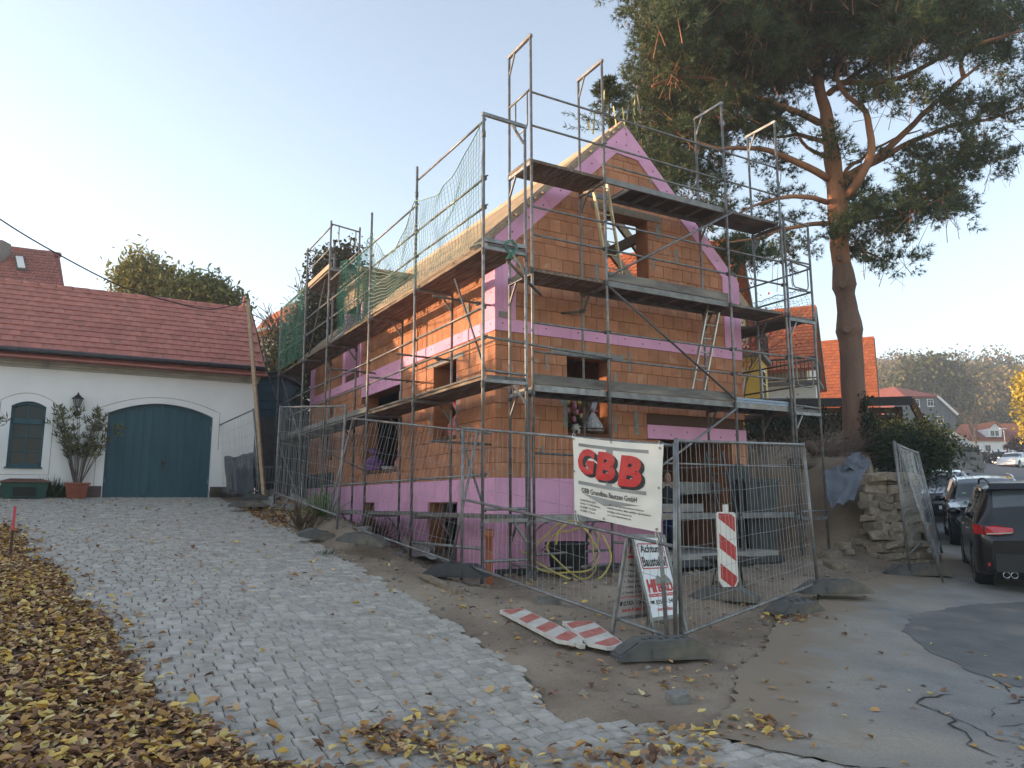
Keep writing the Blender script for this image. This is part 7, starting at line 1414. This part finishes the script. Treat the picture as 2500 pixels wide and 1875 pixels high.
def car(name, label, tab, origin, yaw, paint, glass='car_glass', ax=(.95,3.7), wr=.33, detail='', roofrail=True, side=(.42,3.05), pillars=((1.02,1.10),(2.02,2.12)), rearwin=(.11,.31), frontwin=None, pitch=0.):
    L_ = tab[-1][0]; t = thing(name, label, 'car', origin, rot=(0, -pitch, yaw), group='cars parked along the street'); xs_ = sorted(set([x for x, *_ in tab] + list(np.arange(0, L_, .055)) + [L_])); rings = []
    for x in xs_:
        w, zs, zb, zt, wr_ = interp(tab, x); lo = zs
        for a in ax:
            d = abs(x-a); RA_ = wr + .055
            if d < RA_: lo = max(lo, wr - .0 + math.sqrt(RA_*RA_-d*d))
        lo = min(lo, zb-.06); cab = zt > zb + .12; k = 1. if cab else .0
        e = min(zt, zb + .02) if cab else zb; wt = wr_ if cab else max(wr_, w*.72)
        rings.append([(0, max(lo, zs)+.0), (w*.80, max(lo, zs)), (w*.985, lo+.02), (w, lo + (zb-lo)*.45), (w*.995, lo + (zb-lo)*.75), (w*.97, zb), (w*.965 if cab else w*.93, e+.012), (wt*1.09 if cab else w*.85, zt-.075 if cab else zb+(zt-zb)*.6), (wt*.96, zt-.022 if cab else zt-.01), (wt*.6, zt), (0, zt+.012)])
    n = 11; m = 2*n-2; V = []; F = []; MI = []
    for x, r in zip(xs_, rings): V += [(x, y, z) for y, z in r] + [(x, -y, z) for y, z in r[1:-1][::-1]]
    nf = frontwin or (2.72, 3.42); gl = MB(); bd = MB(); bd.v = V
    def seg_of(i): return i if i < n-1 else m-1-i
    for s in range(len(xs_)-1):
        xm = (xs_[s]+xs_[s+1])/2; zt = interp(tab, xm)[3]; zb = interp(tab, xm)[2]
        for i in range(m):
            a, b = s*m+i, s*m+(i+1) % m; f = (a, b, b+m, a+m); sg = seg_of(i); glass_ = False
            if sg == 6 and side[0] < xm < side[1] and zt > zb+.2 and not any(p < xm < q for p, q in pillars): glass_ = True
            if sg in (8, 9) and (rearwin[0] < xm < rearwin[1]): glass_ = 'r'
            if sg in (7, 8, 9) and (nf[0] < xm < nf[1]): glass_ = True
            bd.f.append(f); bd.m.append(2 if glass_ == 'r' else 1 if glass_ else 0)
    bd.f.append(tuple(range(m))); bd.m.append(0); bd.f.append(tuple(range((len(xs_)-1)*m, len(xs_)*m))[::-1]); bd.m.append(0)
    me = bd.mesh('body', [M[paint], M['car_glass'], M[glass]], True); me.set_sharp_from_angle(angle=R(38)); body = link('body', me, t)
    MB().box(.3, L_-.3, -.66, .66, .22, .6).build('underbody', M['trim'], t)
    for a in ax:
        for s_ in (-1, 1):
            wh = MB().lathe([(wr*.62,-.11),(wr*.93,-.115),(wr,-.085),(wr,.085),(wr*.93,.115),(wr*.62,.11)], 28, (0,0,0), 'Y').build('wheel', M['tyre'], t, True, (a, s_*.79, wr)); rm = MB(); rm.lathe([(wr*.66,.10*s_),(wr*.62,.075*s_),(wr*.2,.06*s_),(0,.07*s_)], 20, (0,0,0), 'Y'); rm.build('rim_dish', M['trim'], wh)
            for k in range(7): q = k*2*math.pi/7; MB().bar((.05*math.cos(q),.085*s_,.05*math.sin(q)), (wr*.64*math.cos(q),.10*s_,wr*.64*math.sin(q)), .055, .025, (0,1,0)).build('spoke', M['rim'], wh)
            MB().lathe([(wr*.60,.095*s_),(wr*.66,.112*s_),(wr*.68,.10*s_)], 24, (0,0,0), 'Y').build('rim_ring', M['rim'], wh, True)
            MB().lathe([(wr+.05,-.1),(wr+.05,.12)], 20, (0,0,0), 'Y').build('arch_liner', M['trim'], t, False, (a, s_*.76, wr))
    if roofrail:
        for s_ in (-1, 1): z = lambda x: interp(tab, x)[3]; wv = lambda x: interp(tab, x)[4]*.95*s_; MB().tube(catmull([(.42,wv(.5),z(.42)-.01),(.75,wv(.7),z(.75)+.035),(1.4,wv(1.4),z(1.4)+.05),(2.2,wv(2.2),z(2.2)+.05),(2.45,wv(2.45),z(2.45)+.035),(2.55,wv(2.5),z(2.55)-.01)], 5), .017, 7).build('roof_rail', M['trim'] if paint == 'car_black' else M['chrome'], t, True)
    for s_ in (-1, 1):
        mx = side[1] - .12; zb = interp(tab, mx)[2]; w = interp(tab, mx)[0]; MB().lathe([(0,-.09),(.06,-.085),(.085,-.03),(.088,.04),(.07,.07),(0,.075)], 12, (0,0,0), 'X').build('mirror', M[paint], t, True, (mx, s_*(w+.11), zb+.10)).scale = (1, 1.35, .85); MB().bar((mx,s_*(w*.96),zb+.03), (mx,s_*(w+.06),zb+.08), .06, .04).build('mirror_arm', M['trim'], t)
        for hx in (pillars[0][0]+.12, pillars[1][0]+.12): MB().bar((hx, s_*(w+.012), zb-.07), (hx+.2, s_*(w+.012), zb-.07), .03, .028).build('door_handle', M['chrome'] if paint != 'car_white' else M['car_white'], t)
        for gx in (pillars[0][0]+.05, pillars[1][0]+.05): MB().bar((gx, s_*(w*.999), .42), (gx, s_*(w*.985), zb), .006, .006).build('door_gap', M['trim'], t)
    return t
def zroad(x, y): return gz(x, y) + .018
# black minivan, seen from behind
yw = R(90-27.5); f_ = V3((math.cos(yw), math.sin(yw), 0)); l_ = V3((-math.sin(yw), math.cos(yw), 0)); tc = ongr(2398,1424); o = V3((tc.x, tc.y, 0)) - f_*.95 - l_*.80
def set_car(o, yw, ax): f = V3((math.cos(yw), math.sin(yw), 0)); p = o + f*ax[0]; q = o + f*ax[1]; zp, zq = zroad(p.x, p.y), zroad(q.x, q.y); pit = math.atan2(zq-zp, ax[1]-ax[0]); return V3((o.x, o.y, zp - ax[0]*math.tan(pit))), pit
oo, pit = set_car(o, yw, (.95,3.7)); mv = car('black_minivan', 'black minivan with red tail lamps parked at the picture edge', MPV, oo, yw, 'car_black', 'rear_glass', pitch=pit, rearwin=(.14,.30))
for s_ in (1, -1):
    MB().prism([(.012,s_*.40,.93),(.00,s_*.60,.90),(.03,s_*.76,.90),(.03,s_*.76,1.03),(.065,s_*.62,1.035),(.05,s_*.40,1.00)], (-.03,0,0)).build('tail_lamp', M['lamp_red'], mv); MB().prism([(.02,s_*.765,.90),(.16,s_*.885,.91),(.22,s_*.90,1.0),(.16,s_*.895,1.05),(.04,s_*.80,1.04)], (-.02,s_*.015,0)).build('tail_lamp', M['lamp_red'], mv)
    MB().bar((-.022,s_*.42,.935), (-.012,s_*.745,.915), .02, .02).build('reversing_strip', M['lamp_clear'], mv); MB().bar((-.012,s_*.52,.46), (.03,s_*.76,.46), .02, .05).build('reflector', M['lamp_red'], mv)
    for k in range(2): MB().lathe([(.04,.0),(.045,-.02),(.05,.0),(.045,.08)], 12, (-.02, s_*(.44+.10*k), .315), 'X').build('exhaust_tip', M['chrome'], mv, True)
MB().bar((-.012,-.62,.56), (-.012,.62,.56), .02, .03).build('chrome_strip', M['chrome'], mv); MB().prism([(.0,-.66,.62),(-.02,-.66,.36),(-.02,.66,.36),(.0,.66,.62)], (-.03,0,0)).build('bumper', M['trim'], mv); MB().prism([(-.02,-.7,.36),(-.01,.7,.36),(.06,.62,.24),(.06,-.62,.24)], (-.02,0,0)).build('diffuser', M['trim'], mv)
MB().prism([(.245,-.66,1.56),(.245,.66,1.56),(.36,.62,1.645),(.36,-.62,1.645)], (-.09,0,.02)).build('spoiler', M['car_black'], mv); MB().bar((.09,0,1.07), (.15,-.42,1.14), .015, .012).build('rear_wiper', M['trim'], mv); MB().prism([(.0,-.26,.74),(.0,.26,.74),(.03,.26,.86),(.03,-.26,.86)], (-.02,0,0)).build('number_plate', M['white_frame'], mv)
# dark car facing down the street
yw2 = R(-90-27.5); f2 = V3((math.cos(yw2), math.sin(yw2), 0)); l2 = V3((-math.sin(yw2), math.cos(yw2), 0)); tc = ongr(2332,1330); o = V3((tc.x, tc.y, 0)) - f2*3.55 + l2*.80; oo, pit = set_car(o, yw2, (.9,3.55))
sv = car('dark_suv', 'dark blue car with silver roof rails parked facing the minivan', SUVt, oo, yw2, 'car_blue', ax=(.9,3.55), wr=.35, side=(.45,3.0), pillars=((1.05,1.13),(2.0,2.1)), frontwin=(2.66,3.34), pitch=pit)
MB().lathe([(0,.0),(.045,.0)], 12, (0,0,0), 'X').build('windscreen_sticker', mat('green sticker', (.25,.5,.3), None, .5), sv, False, (3.15,-.5,1.235))
for s_ in (-1, 1): MB().prism([(4.30,s_*.78,.72),(4.4,s_*.5,.70),(4.4,s_*.5,.80),(4.22,s_*.80,.86)], (.03,0,0)).build('head_lamp', M['lamp_clear'], sv)
# violet hatchback farther up
tc = ongr(2292,1288); o = V3((14.05,24.2,0)); o = V3((V3(at(2330,1290,24)).x + .2, 24.6, 0)); o -= f2*4.2; oo, pit = set_car(o, yw2, (.9,3.55)); pc = car('violet_hatchback', 'dark violet car facing downhill behind the dark blue car', SUVt, oo, yw2, 'car_purple', ax=(.9,3.55), wr=.34, side=(.45,3.0), roofrail=False, frontwin=(2.66,3.34), pitch=pit)
for s_ in (-1, 1): MB().prism([(4.25,s_*.80,.80),(4.38,s_*.52,.80),(4.34,s_*.52,.88),(4.15,s_*.84,.92)], (.05,0,.01)).build('head_lamp', M['lamp_clear'], pc)
MB().prism([(4.43,-.26,.48),(4.43,.26,.48),(4.43,.26,.59),(4.43,-.26,.59)], (.015,0,0)).build('number_plate', M['white_frame'], pc); MB().prism([(4.40,-.6,.42),(4.40,.6,.42),(4.40,.55,.66),(4.40,-.55,.66)], (.02,0,0)).build('grille', M['trim'], pc)
for k in range(3): q = R(90+120*k); c = V3((0,math.cos(q)*.05,math.sin(q)*.05)); MB().prism([V3((4.40,0,.77)), V3((4.40,0,.77)) + c*.6 + V3((0,-c.z,c.y))*.5, V3((4.40,0,.77)) + c*1.3, V3((4.40,0,.77)) + c*.6 - V3((0,-c.z,c.y))*.5], (.02,0,0)).build('emblem', M['chrome'], pc)
# white van and white car far up the street
p = V3(at(2478,1144,81)); wv = car('white_van', 'small white van at the top of the street', VANt, p, R(-150), 'car_white', ax=(.8,3.6), side=(2.0,3.4), pillars=((2.5,2.6),(3.0,3.05)), roofrail=False, rearwin=(.05,.12), frontwin=(3.25,3.78))
p = V3(at(2496,1147,74)); ws = car('white_suv', 'white car parked in front of the white van', SUVt, p, R(-140), 'car_white', ax=(.9,3.55), wr=.35, roofrail=False, frontwin=(2.66,3.34))
for s_ in (-1, 1): MB().prism([(4.25,s_*.80,.80),(4.38,s_*.52,.80),(4.34,s_*.52,.9),(4.15,s_*.84,.92)], (.05,0,.01)).build('head_lamp', M['lamp_clear'], ws)
p = V3(at(2420,1150,70))

# ---- person in the doorway
M['skin'] = mat('skin', (.45,.25,.18), None, .6); M['jacket'] = mat('dark jacket', (.02,.02,.024), None, .85); M['trousers'] = mat('blue work trousers', (.022,.045,.13), None, .85); M['hair'] = mat('brown hair', (.08,.05,.03), None, .7); M['shoe'] = mat('dark boots', (.03,.025,.02), None, .8)
per = house_thing('person', 'person in dark jacket and blue trousers standing in the doorway', 'person'); pa, pbb, pz = 4.02, .42, .50
J = {'hip':(0,0,.88,.135),'waist':(0,.0,1.06,.13),'chest':(0,-.01,1.24,.155),'neck':(0,-.02,1.40,.06),'skull':(0,-.03,1.47,.05),'shL':(.17,0,1.33,.065),'elL':(.23,-.02,1.08,.048),'haL':(.20,-.16,.90,.036),'shR':(-.17,0,1.33,.065),'elR':(-.23,.0,1.08,.048),'haR':(-.22,-.10,.86,.036),'hL':(.09,0,.82,.10),'kL':(.10,-.02,.46,.068),'aL':(.10,.02,.09,.05),'tL':(.11,-.13,.05,.045),'hR':(-.09,0,.82,.10),'kR':(-.10,-.02,.46,.068),'aR':(-.11,.02,.09,.05),'tR':(-.13,-.13,.05,.045)}
EDG = [('hip','waist'),('waist','chest'),('chest','neck'),('neck','skull'),('chest','shL'),('shL','elL'),('elL','haL'),('chest','shR'),('shR','elR'),('elR','haR'),('hip','hL'),('hL','kL'),('kL','aL'),('aL','tL'),('hip','hR'),('hR','kR'),('kR','aR'),('aR','tR')]
key = list(J); me = bpy.data.meshes.new('body'); me.from_pydata([J[k][:3] for k in key], [(key.index(a), key.index(b)) for a, b in EDG], []); ob = bpy.data.objects.new('tmp', me); col.objects.link(ob); md = ob.modifiers.new('s', 'SKIN')
for v, k in zip(me.skin_vertices[0].data, key): v.radius = (J[k][3], J[k][3]*.85); v.use_root = (k == 'hip')
ob.modifiers.new('u', 'SUBSURF').levels = 2; ob.modifiers['u'].render_levels = 2; bm2 = bpy.data.meshes.new_from_object(ob.evaluated_get(bpy.context.evaluated_depsgraph_get())); bpy.data.objects.remove(ob)
for m_ in ('jacket','trousers','skin','shoe'): bm2.materials.append(M[m_])
for p in bm2.polygons: z = p.center.z; arm = abs(p.center.x) > .165; p.material_index = 2 if z > 1.395 else (3 if z < .11 else (1 if z < .90 and not arm else (2 if arm and z < .93 else 0))); p.use_smooth = True
body = link('body', bm2, per, (pa, pbb, pz)); hv = []
for v in ICV: hv.append((v.x*.075*(1 - .12*max(0,-v.z)), v.y*.095 + (-.012 if v.z < 0 else 0), v.z*.118))
MB().add(hv, ICF).build('head', M['skin'], per, True, (pa, pbb-.045, pz+1.555)); MB().add([(x*1.07, y*1.05+.018, max(z, -.03)*1.06+.008) for x, y, z in hv], ICF).build('hair', M['hair'], per, True, (pa, pbb-.030, pz+1.572))
MB().prism([(-.012,-.10,-.03),(.012,-.10,-.03),(.008,-.095,.02),(-.008,-.095,.02)], (0,-.018,0)).build('nose', M['skin'], per, False, (pa, pbb-.038, pz+1.555))
for s_ in (-1,1): MB().lathe([(0,-.004),(.011,0),(0,.004)], 8, (s_*.03,-.094,.018), 'Y').build('eye', M['hair'], per, False, (pa, pbb-.042, pz+1.555)); MB().lathe([(0,-.02),(.012,0),(0,.02)], 6, (s_*.078,.0,.0), 'Y').build('ear', M['skin'], per, False, (pa, pbb-.045, pz+1.555))
MB().bar((-.022,-.093,-.06),(.022,-.093,-.06),.006,.006).build('mouth', M['lamp_red'], per, False, (pa, pbb-.04, pz+1.555))
for s_, hx, hy, hz_ in ((1,.20,-.17,.88),(-1,-.22,-.11,.84)):
    hnd = MB().add([(x*.55, y*.35, z*.6) for x, y, z in hv], ICF).build('palm', M['skin'], per, True, (pa+hx, pbb+hy, pz+hz_-.03))
    for k in range(5): a = (k-2)*.018; MB().tube([(a, -.01, -.05), (a*1.15, -.025, -.085+.006*abs(k-1.5)), (a*1.1, -.015, -.115+.012*abs(k-1.5))] if k else [(s_*-.035,-.015,-.0),(s_*-.05,-.03,-.03),(s_*-.045,-.03,-.06)], [.009,.0085,.007], 6).build('finger', M['skin'], hnd, True)
# ---- gifts in the window openings
M['cello'] = mat('clear wrapping film', (.55,.56,.58), (.35,.36,.38), .15, 14., spec=.8, bump=.5); M['basket'] = mat('wicker', (.13,.085,.045), (.09,.055,.03), .8, 8., bump=.5); M['flower_p'] = mat('pink blossom', (.55,.20,.30), None, .6); M['flower_y'] = mat('yellow blossom', (.55,.42,.06), None, .6); M['flower_r'] = mat('red wrapping', (.50,.02,.03), (.55,.25,.25), .4, 12.); M['flower_v'] = mat('violet wrapping', (.16,.06,.22), (.25,.12,.3), .4, 9.); M['pot_w'] = mat('white pot', (.6,.6,.58), None, .5)
gb_ = house_thing('gift_basket', 'gift basket wrapped in clear film on the gable window ledge', 'gift basket'); MB().lathe([(0,0),(.16,0),(.22,.10),(.21,.11),(.15,.02),(0,.02)], 14, (2.15,.2,2.81)).build('basket', M['basket'], gb_, True)
mb = MB(); mb.lathe([(.21,.06),(.17,.18),(.08,.33),(.03,.42),(.05,.46),(.11,.62),(.10,.66)], 14, (2.15,.2,2.81)); mb.v = [tuple(Vector(v) + Vector((noise.noise(Vector(v)*9), noise.noise(Vector(v)*9+Vector((4,0,0))), 0))*.035) for v in mb.v]; mb.build('film', M['cello'], gb_)
MB().tube([(2.10,.12,3.23),(2.2,.12,3.24)], .015, 6).build('bow', M['flower_p'], gb_)
orc = house_thing('potted_orchid', 'potted orchid with yellow and pink flowers on the gable window ledge', 'potted plant'); MB().lathe([(0,0),(.07,0),(.10,.16),(.09,.16),(.06,.02)], 14, (1.74,.16,2.81)).build('pot', M['pot_w'], orc, True)
for k in range(9): a = k*.7; MB().tube(catmull([(1.74,.16,2.95),(1.74+.12*math.cos(a),.16+.08*math.sin(a),3.1+.03*k),(1.74+.24*math.cos(a),.14+.1*math.sin(a),3.05+.04*k)], 4), .006, 5).build('stem', M['twig'], orc)
for k in range(12): a = k*.9; MB().add([(x*.5, y*.5, z*.5) for x, y, z in hv], ICF).build('blossom', M['flower_y' if k % 3 == 0 else 'flower_p'], orc, True, (1.72+.22*math.cos(a)*rr.random(), .12, 3.0+.45*rr.random()))
link('foliage', leaves_mesh('foliage', np.array([(1.74,.16,2.97)]*60) + rng.normal(size=(60,3))*.04, .2, .3, pick([(.03,.05,.02),(.05,.07,.03)], 60), M['leaf']), orc)
def gift(label, b, z, m, h, w, cat='wrapped gift'):
    t = house_thing('wrapped_gift', label, cat, 'gifts in the window openings'); mb = MB(); mb.lathe([(0,0),(w*.5,.0),(w*.6,h*.3),(w*.25,h*.6),(w*.12,h*.68),(w*.42,h)], 12, (.18, b, z)); mb.v = [tuple(Vector(v) + Vector((noise.noise(Vector(v)*8), noise.noise(Vector(v)*8+Vector((4,0,0))), .5*noise.noise(Vector(v)*8+Vector((0,4,0)))))*.05) for v in mb.v]; mb.build('wrapping', M[m], t); MB().lathe([(w*.13,h*.62),(w*.16,h*.66),(w*.13,h*.7)], 10, (.18, b, z)).build('ribbon', M['ribbon_y'], t)
gift('red and white wrapped bouquet in the narrow side window', 1.78, 2.83, 'flower_r', .62, .35); gift('red wrapped gift on the ledge of the wide side window', 4.62, 2.35, 'flower_r', .42, .28); gift('violet wrapped flowers at the far end of the wide side window', 6.35, 2.35, 'flower_v', .5, .5)
MB().lathe([(0,0),(.2,0),(.26,.06),(0,.05)], 10, (.18, 5.2, 2.335)).build('ledge_tray', M['pot_w'], tag(house_thing('tray', 'pale tray on the ledge of the wide side window', 'tray')))
# ================================================================= fallen leaves and unseen trees added to shade the yard
def leaf_density(a, b):
    e = leaf_edge(b) + .25*noise.noise(Vector((b*.9, 1.3, 0))) + .18*noise.noise(Vector((b*2.7, 4.1, 0))) - .12 - .40*sstep(-3.5, -5.5, b); d = 0.
    if a < e: d = min(1., .55 + (e-a)*.9)
    elif a < e + .6: d = .28*(1-(a-e)/.6)**2
    if b < -5.4 and -4.6 < a < -1.6: d = max(d, (.22 + .5*noise.noise(Vector((a*1.2, b*1.2, 2)))) * sstep(-5.3, -6.1, b))
    d = max(d, .028 + .04*max(0, noise.noise(Vector((a*.6, b*.6, 9)))))
    d = max(d, .75*math.exp(-(((a+2.25)/.42)**2)) * sstep(3.2, 4.6, b) * (1-sstep(7.6, 8.6, b)), .10*math.exp(-(((a+2.2)/.35)**2)) * (1-sstep(2, 4, b)))
    d = max(d, .30*math.exp(-(((a+3.4)/.25)**2 + ((b+1.0)/.4)**2)), .16*math.exp(-(((a+2.0)/.6)**2 + ((b+4.4)/1.2)**2)), .55*math.exp(-(((a-1.25)/.45)**2 + ((b+4.75)/.22)**2)), .2*math.exp(-(((a+1.55)/.6)**2 + ((b+6.0)/.5)**2)))
    d = max(d, .30*math.exp(-(((a-1.0)/.45)**2 + ((b+7.15)/.14)**2)), .16*math.exp(-(((a+.6)/.35)**2 + ((b+8.1)/.2)**2)))
    if a > -.5 and b > -1.3: d *= .3
    if a > 2 and b < -4.6: d *= .35
    return d
LP, LC, LS, LZ = [], [], [], []
cols = np.array([(.44,.25,.13),(.34,.185,.10),(.50,.29,.13),(.52,.34,.17),(.25,.13,.075),(.17,.09,.055),(.47,.26,.09)]); yel = np.array([(.66,.45,.12),(.70,.52,.19),(.62,.38,.09),(.66,.52,.26)])
rl = np.random.default_rng(3); N_ = 0
for k in range(230000):
    b = rl.uniform(-8.4, 9.6); a = rl.uniform(-9.5, 3.4) if k % 3 else rl.uniform(leaf_edge(b)-2.6, leaf_edge(b)+.3)
    d = leaf_density(a, b)
    pw = min(1., d*1.25) if d > .3 else d*.32
    if rl.random() > pw*.75: continue
    p = W(a, b); 
    if p.y < 3.6 or abs(p.x/p.y) > .76: continue
    deep = d > .5; top = rl.random(); z = gz(p.x, p.y) + (.012 + (.075*top*min(1, (d-.4)*1.6) if deep else .006 + .02*top*d))
    if not in_poly(a, b, DRIVE) and not in_poly(a, b, WALK): z += max(0, micro(p.x, p.y)) + .004
    else: z += .012
    LP.append((p.x, p.y, z)); fresh = top > .55 if deep else rl.random() < .42
    c = yel[rl.integers(len(yel))] if fresh and rl.random() < (.36 if deep else .6) else cols[rl.integers(len(cols))]
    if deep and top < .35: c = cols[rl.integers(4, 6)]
    LC.append(c * rl.uniform(.75, 1.2)); LS.append(rl.uniform(.035, .09))
P = np.array(LP); n = len(P); S_ = np.array(LS)[:, None]; th = rl.uniform(0, 6.283, n); tilt = rl.normal(0, .26, (n, 2)); f3 = np.stack([np.cos(th), np.sin(th), tilt[:, 0]], 1); s3 = np.stack([-np.sin(th), np.cos(th), tilt[:, 1]], 1); up_ = np.array([0,0,1.]); curl = rl.uniform(-.1, .38, (n,1))*S_; cu2 = rl.uniform(-.15, .3, (n,1))*S_
ash = rl.uniform(.62, .95, (n,1))
pts = [P - f3*S_*.5, P - f3*S_*.22 + s3*S_*.40*ash + up_*curl, P + f3*S_*.18 + s3*S_*.36*ash + up_*curl, P + f3*S_*.55 + up_*cu2, P + f3*S_*.18 - s3*S_*.36*ash + up_*curl*.8, P - f3*S_*.22 - s3*S_*.40*ash + up_*curl*.8, P + up_*.002]
V = np.stack(pts, 1).reshape(-1, 3); i = np.arange(n)[:, None]*7; F = np.concatenate([i + [6,k,(k+1) % 6] for k in range(6)]); M['dead_leaf'] = leafmat('fallen leaves', sub=.15, rough=.7)
lf = link('fallen_leaves', arr_mesh('fallen_leaves', V, F, M['dead_leaf'], colors=np.repeat(np.array(LC), 7, 0))); tag(lf, 'brown and yellow fallen leaves banked at the left and scattered over the yard', 'leaves', kind='stuff')
# small stones, clods and twigs in the soil
mb = MB(); rr = random.Random(13)
for k in range(5200):
    a, b = rr.uniform(-2.5, 7.5), rr.uniform(-6.4, 3.2)
    if in_poly(a, b, DRIVE) or in_poly(a, b, WALK) or (a > -.1 and b > -.1 and a < 6): continue
    p = W(a, b, 0); s = rr.uniform(.006, .024) * (2.4 if rr.random() < .08 else 1); z = gz(p.x, p.y) + micro(p.x, p.y) + s*.2; q = [(rr.uniform(.6,1)*s) for _ in range(6)]
    mb.add([(p.x+q[0],p.y,z),(p.x,p.y+q[1],z),(p.x-q[2],p.y,z),(p.x,p.y-q[3],z),(p.x,p.y,z+q[4]*.8),(p.x,p.y,z-q[5])], [(0,1,4),(1,2,4),(2,3,4),(3,0,4),(1,0,5),(2,1,5),(3,2,5),(0,3,5)])
M['grit'] = mat('site grit', (.26,.22,.17), (.16,.13,.10), .95, 3., island=.4); tag(link('gravel', mb.mesh('gravel', M['grit'])), 'small stones and clods scattered over the bare soil', 'gravel', kind='stuff')
# rubble heap by the fence
rr = random.Random(2); rb = thing('rubble_heap', 'heap of broken grey rubble beside the leaning fence panels', 'rubble heap', W(-1.75, 5.6, gzl(-1.75,5.6)), YAW)
for k in range(46): x, y = rr.gauss(0,.28), rr.gauss(0,1.5); o = link('stone', rr.choice(GM), rb); p = W(-1.75+x, 5.6+y); o.location = (x, y, gz(p.x, p.y) - rb.location.z + rr.uniform(.0,.08)); s = rr.uniform(.04,.13); o.scale = (s, s*rr.uniform(.6,1), s*.8); o.rotation_euler = (rr.uniform(0,3), rr.uniform(0,3), rr.uniform(0,6))
# unseen trees added left of the yard to keep the low sun off the ground
for k, (x, y, h) in enumerate(((-21,-1.5,4.7),(-22,4.5,5.0),(-20.5,9.5,4.5),(-23,13.6,4.7),(-25,-7,5.2),(-27,17.8,4.6))):
    t = thing('added_shade_tree', ('broad', 'leafy', 'dense', 'low', 'tall', 'far')[k] + ' unseen tree added to shade the yard from the left', 'tree', (x, y, gz(x, y)), group='unseen trees added to shade the yard'); z0 = gz(x, y)
    ee = [(rr.uniform(-1.2,1.2), rr.uniform(-3.0,3.0), rr.uniform(.25,.75)*h, 1.8, 2.0, h*.28) for _ in range(9)] + [(0, q, h*.35, 1.6, 1.5, h*.36) for q in (-2.6,-.9,.9,2.6)]
    C = clumps(blob_points(ee, 1500), 5, .3); link('crown', leaves_mesh('crown', C, .30, .8, pick([(.10,.09,.03),(.16,.12,.04),(.07,.075,.03)], len(C)), M['leaf']), t); MB().tube([(0,0,-.2),(0,0,h*.6)], [.22,.08], 8).build('trunk', M['bark_grey'], t)
# ---- autumn haze: one closed box of thin air round the whole place
hzm = bpy.data.materials.new('autumn haze'); hzm.use_nodes = True; hn = hzm.node_tree.nodes; hn.remove(hn['Principled BSDF']); pv = hn.new('ShaderNodeVolumePrincipled'); pv.inputs['Color'].default_value = (.86,.90,.96,1); pv.inputs['Density'].default_value = .0015; pv.inputs['Anisotropy'].default_value = .2
hzm.node_tree.links.new(pv.outputs[0], hn['Material Output'].inputs['Volume'])
hb = MB().box(-300, 360, -40, 460, -6, 37).build('haze', hzm); tag(hb, 'thin pale haze filling the air over the street and hillside', 'haze', kind='stuff')
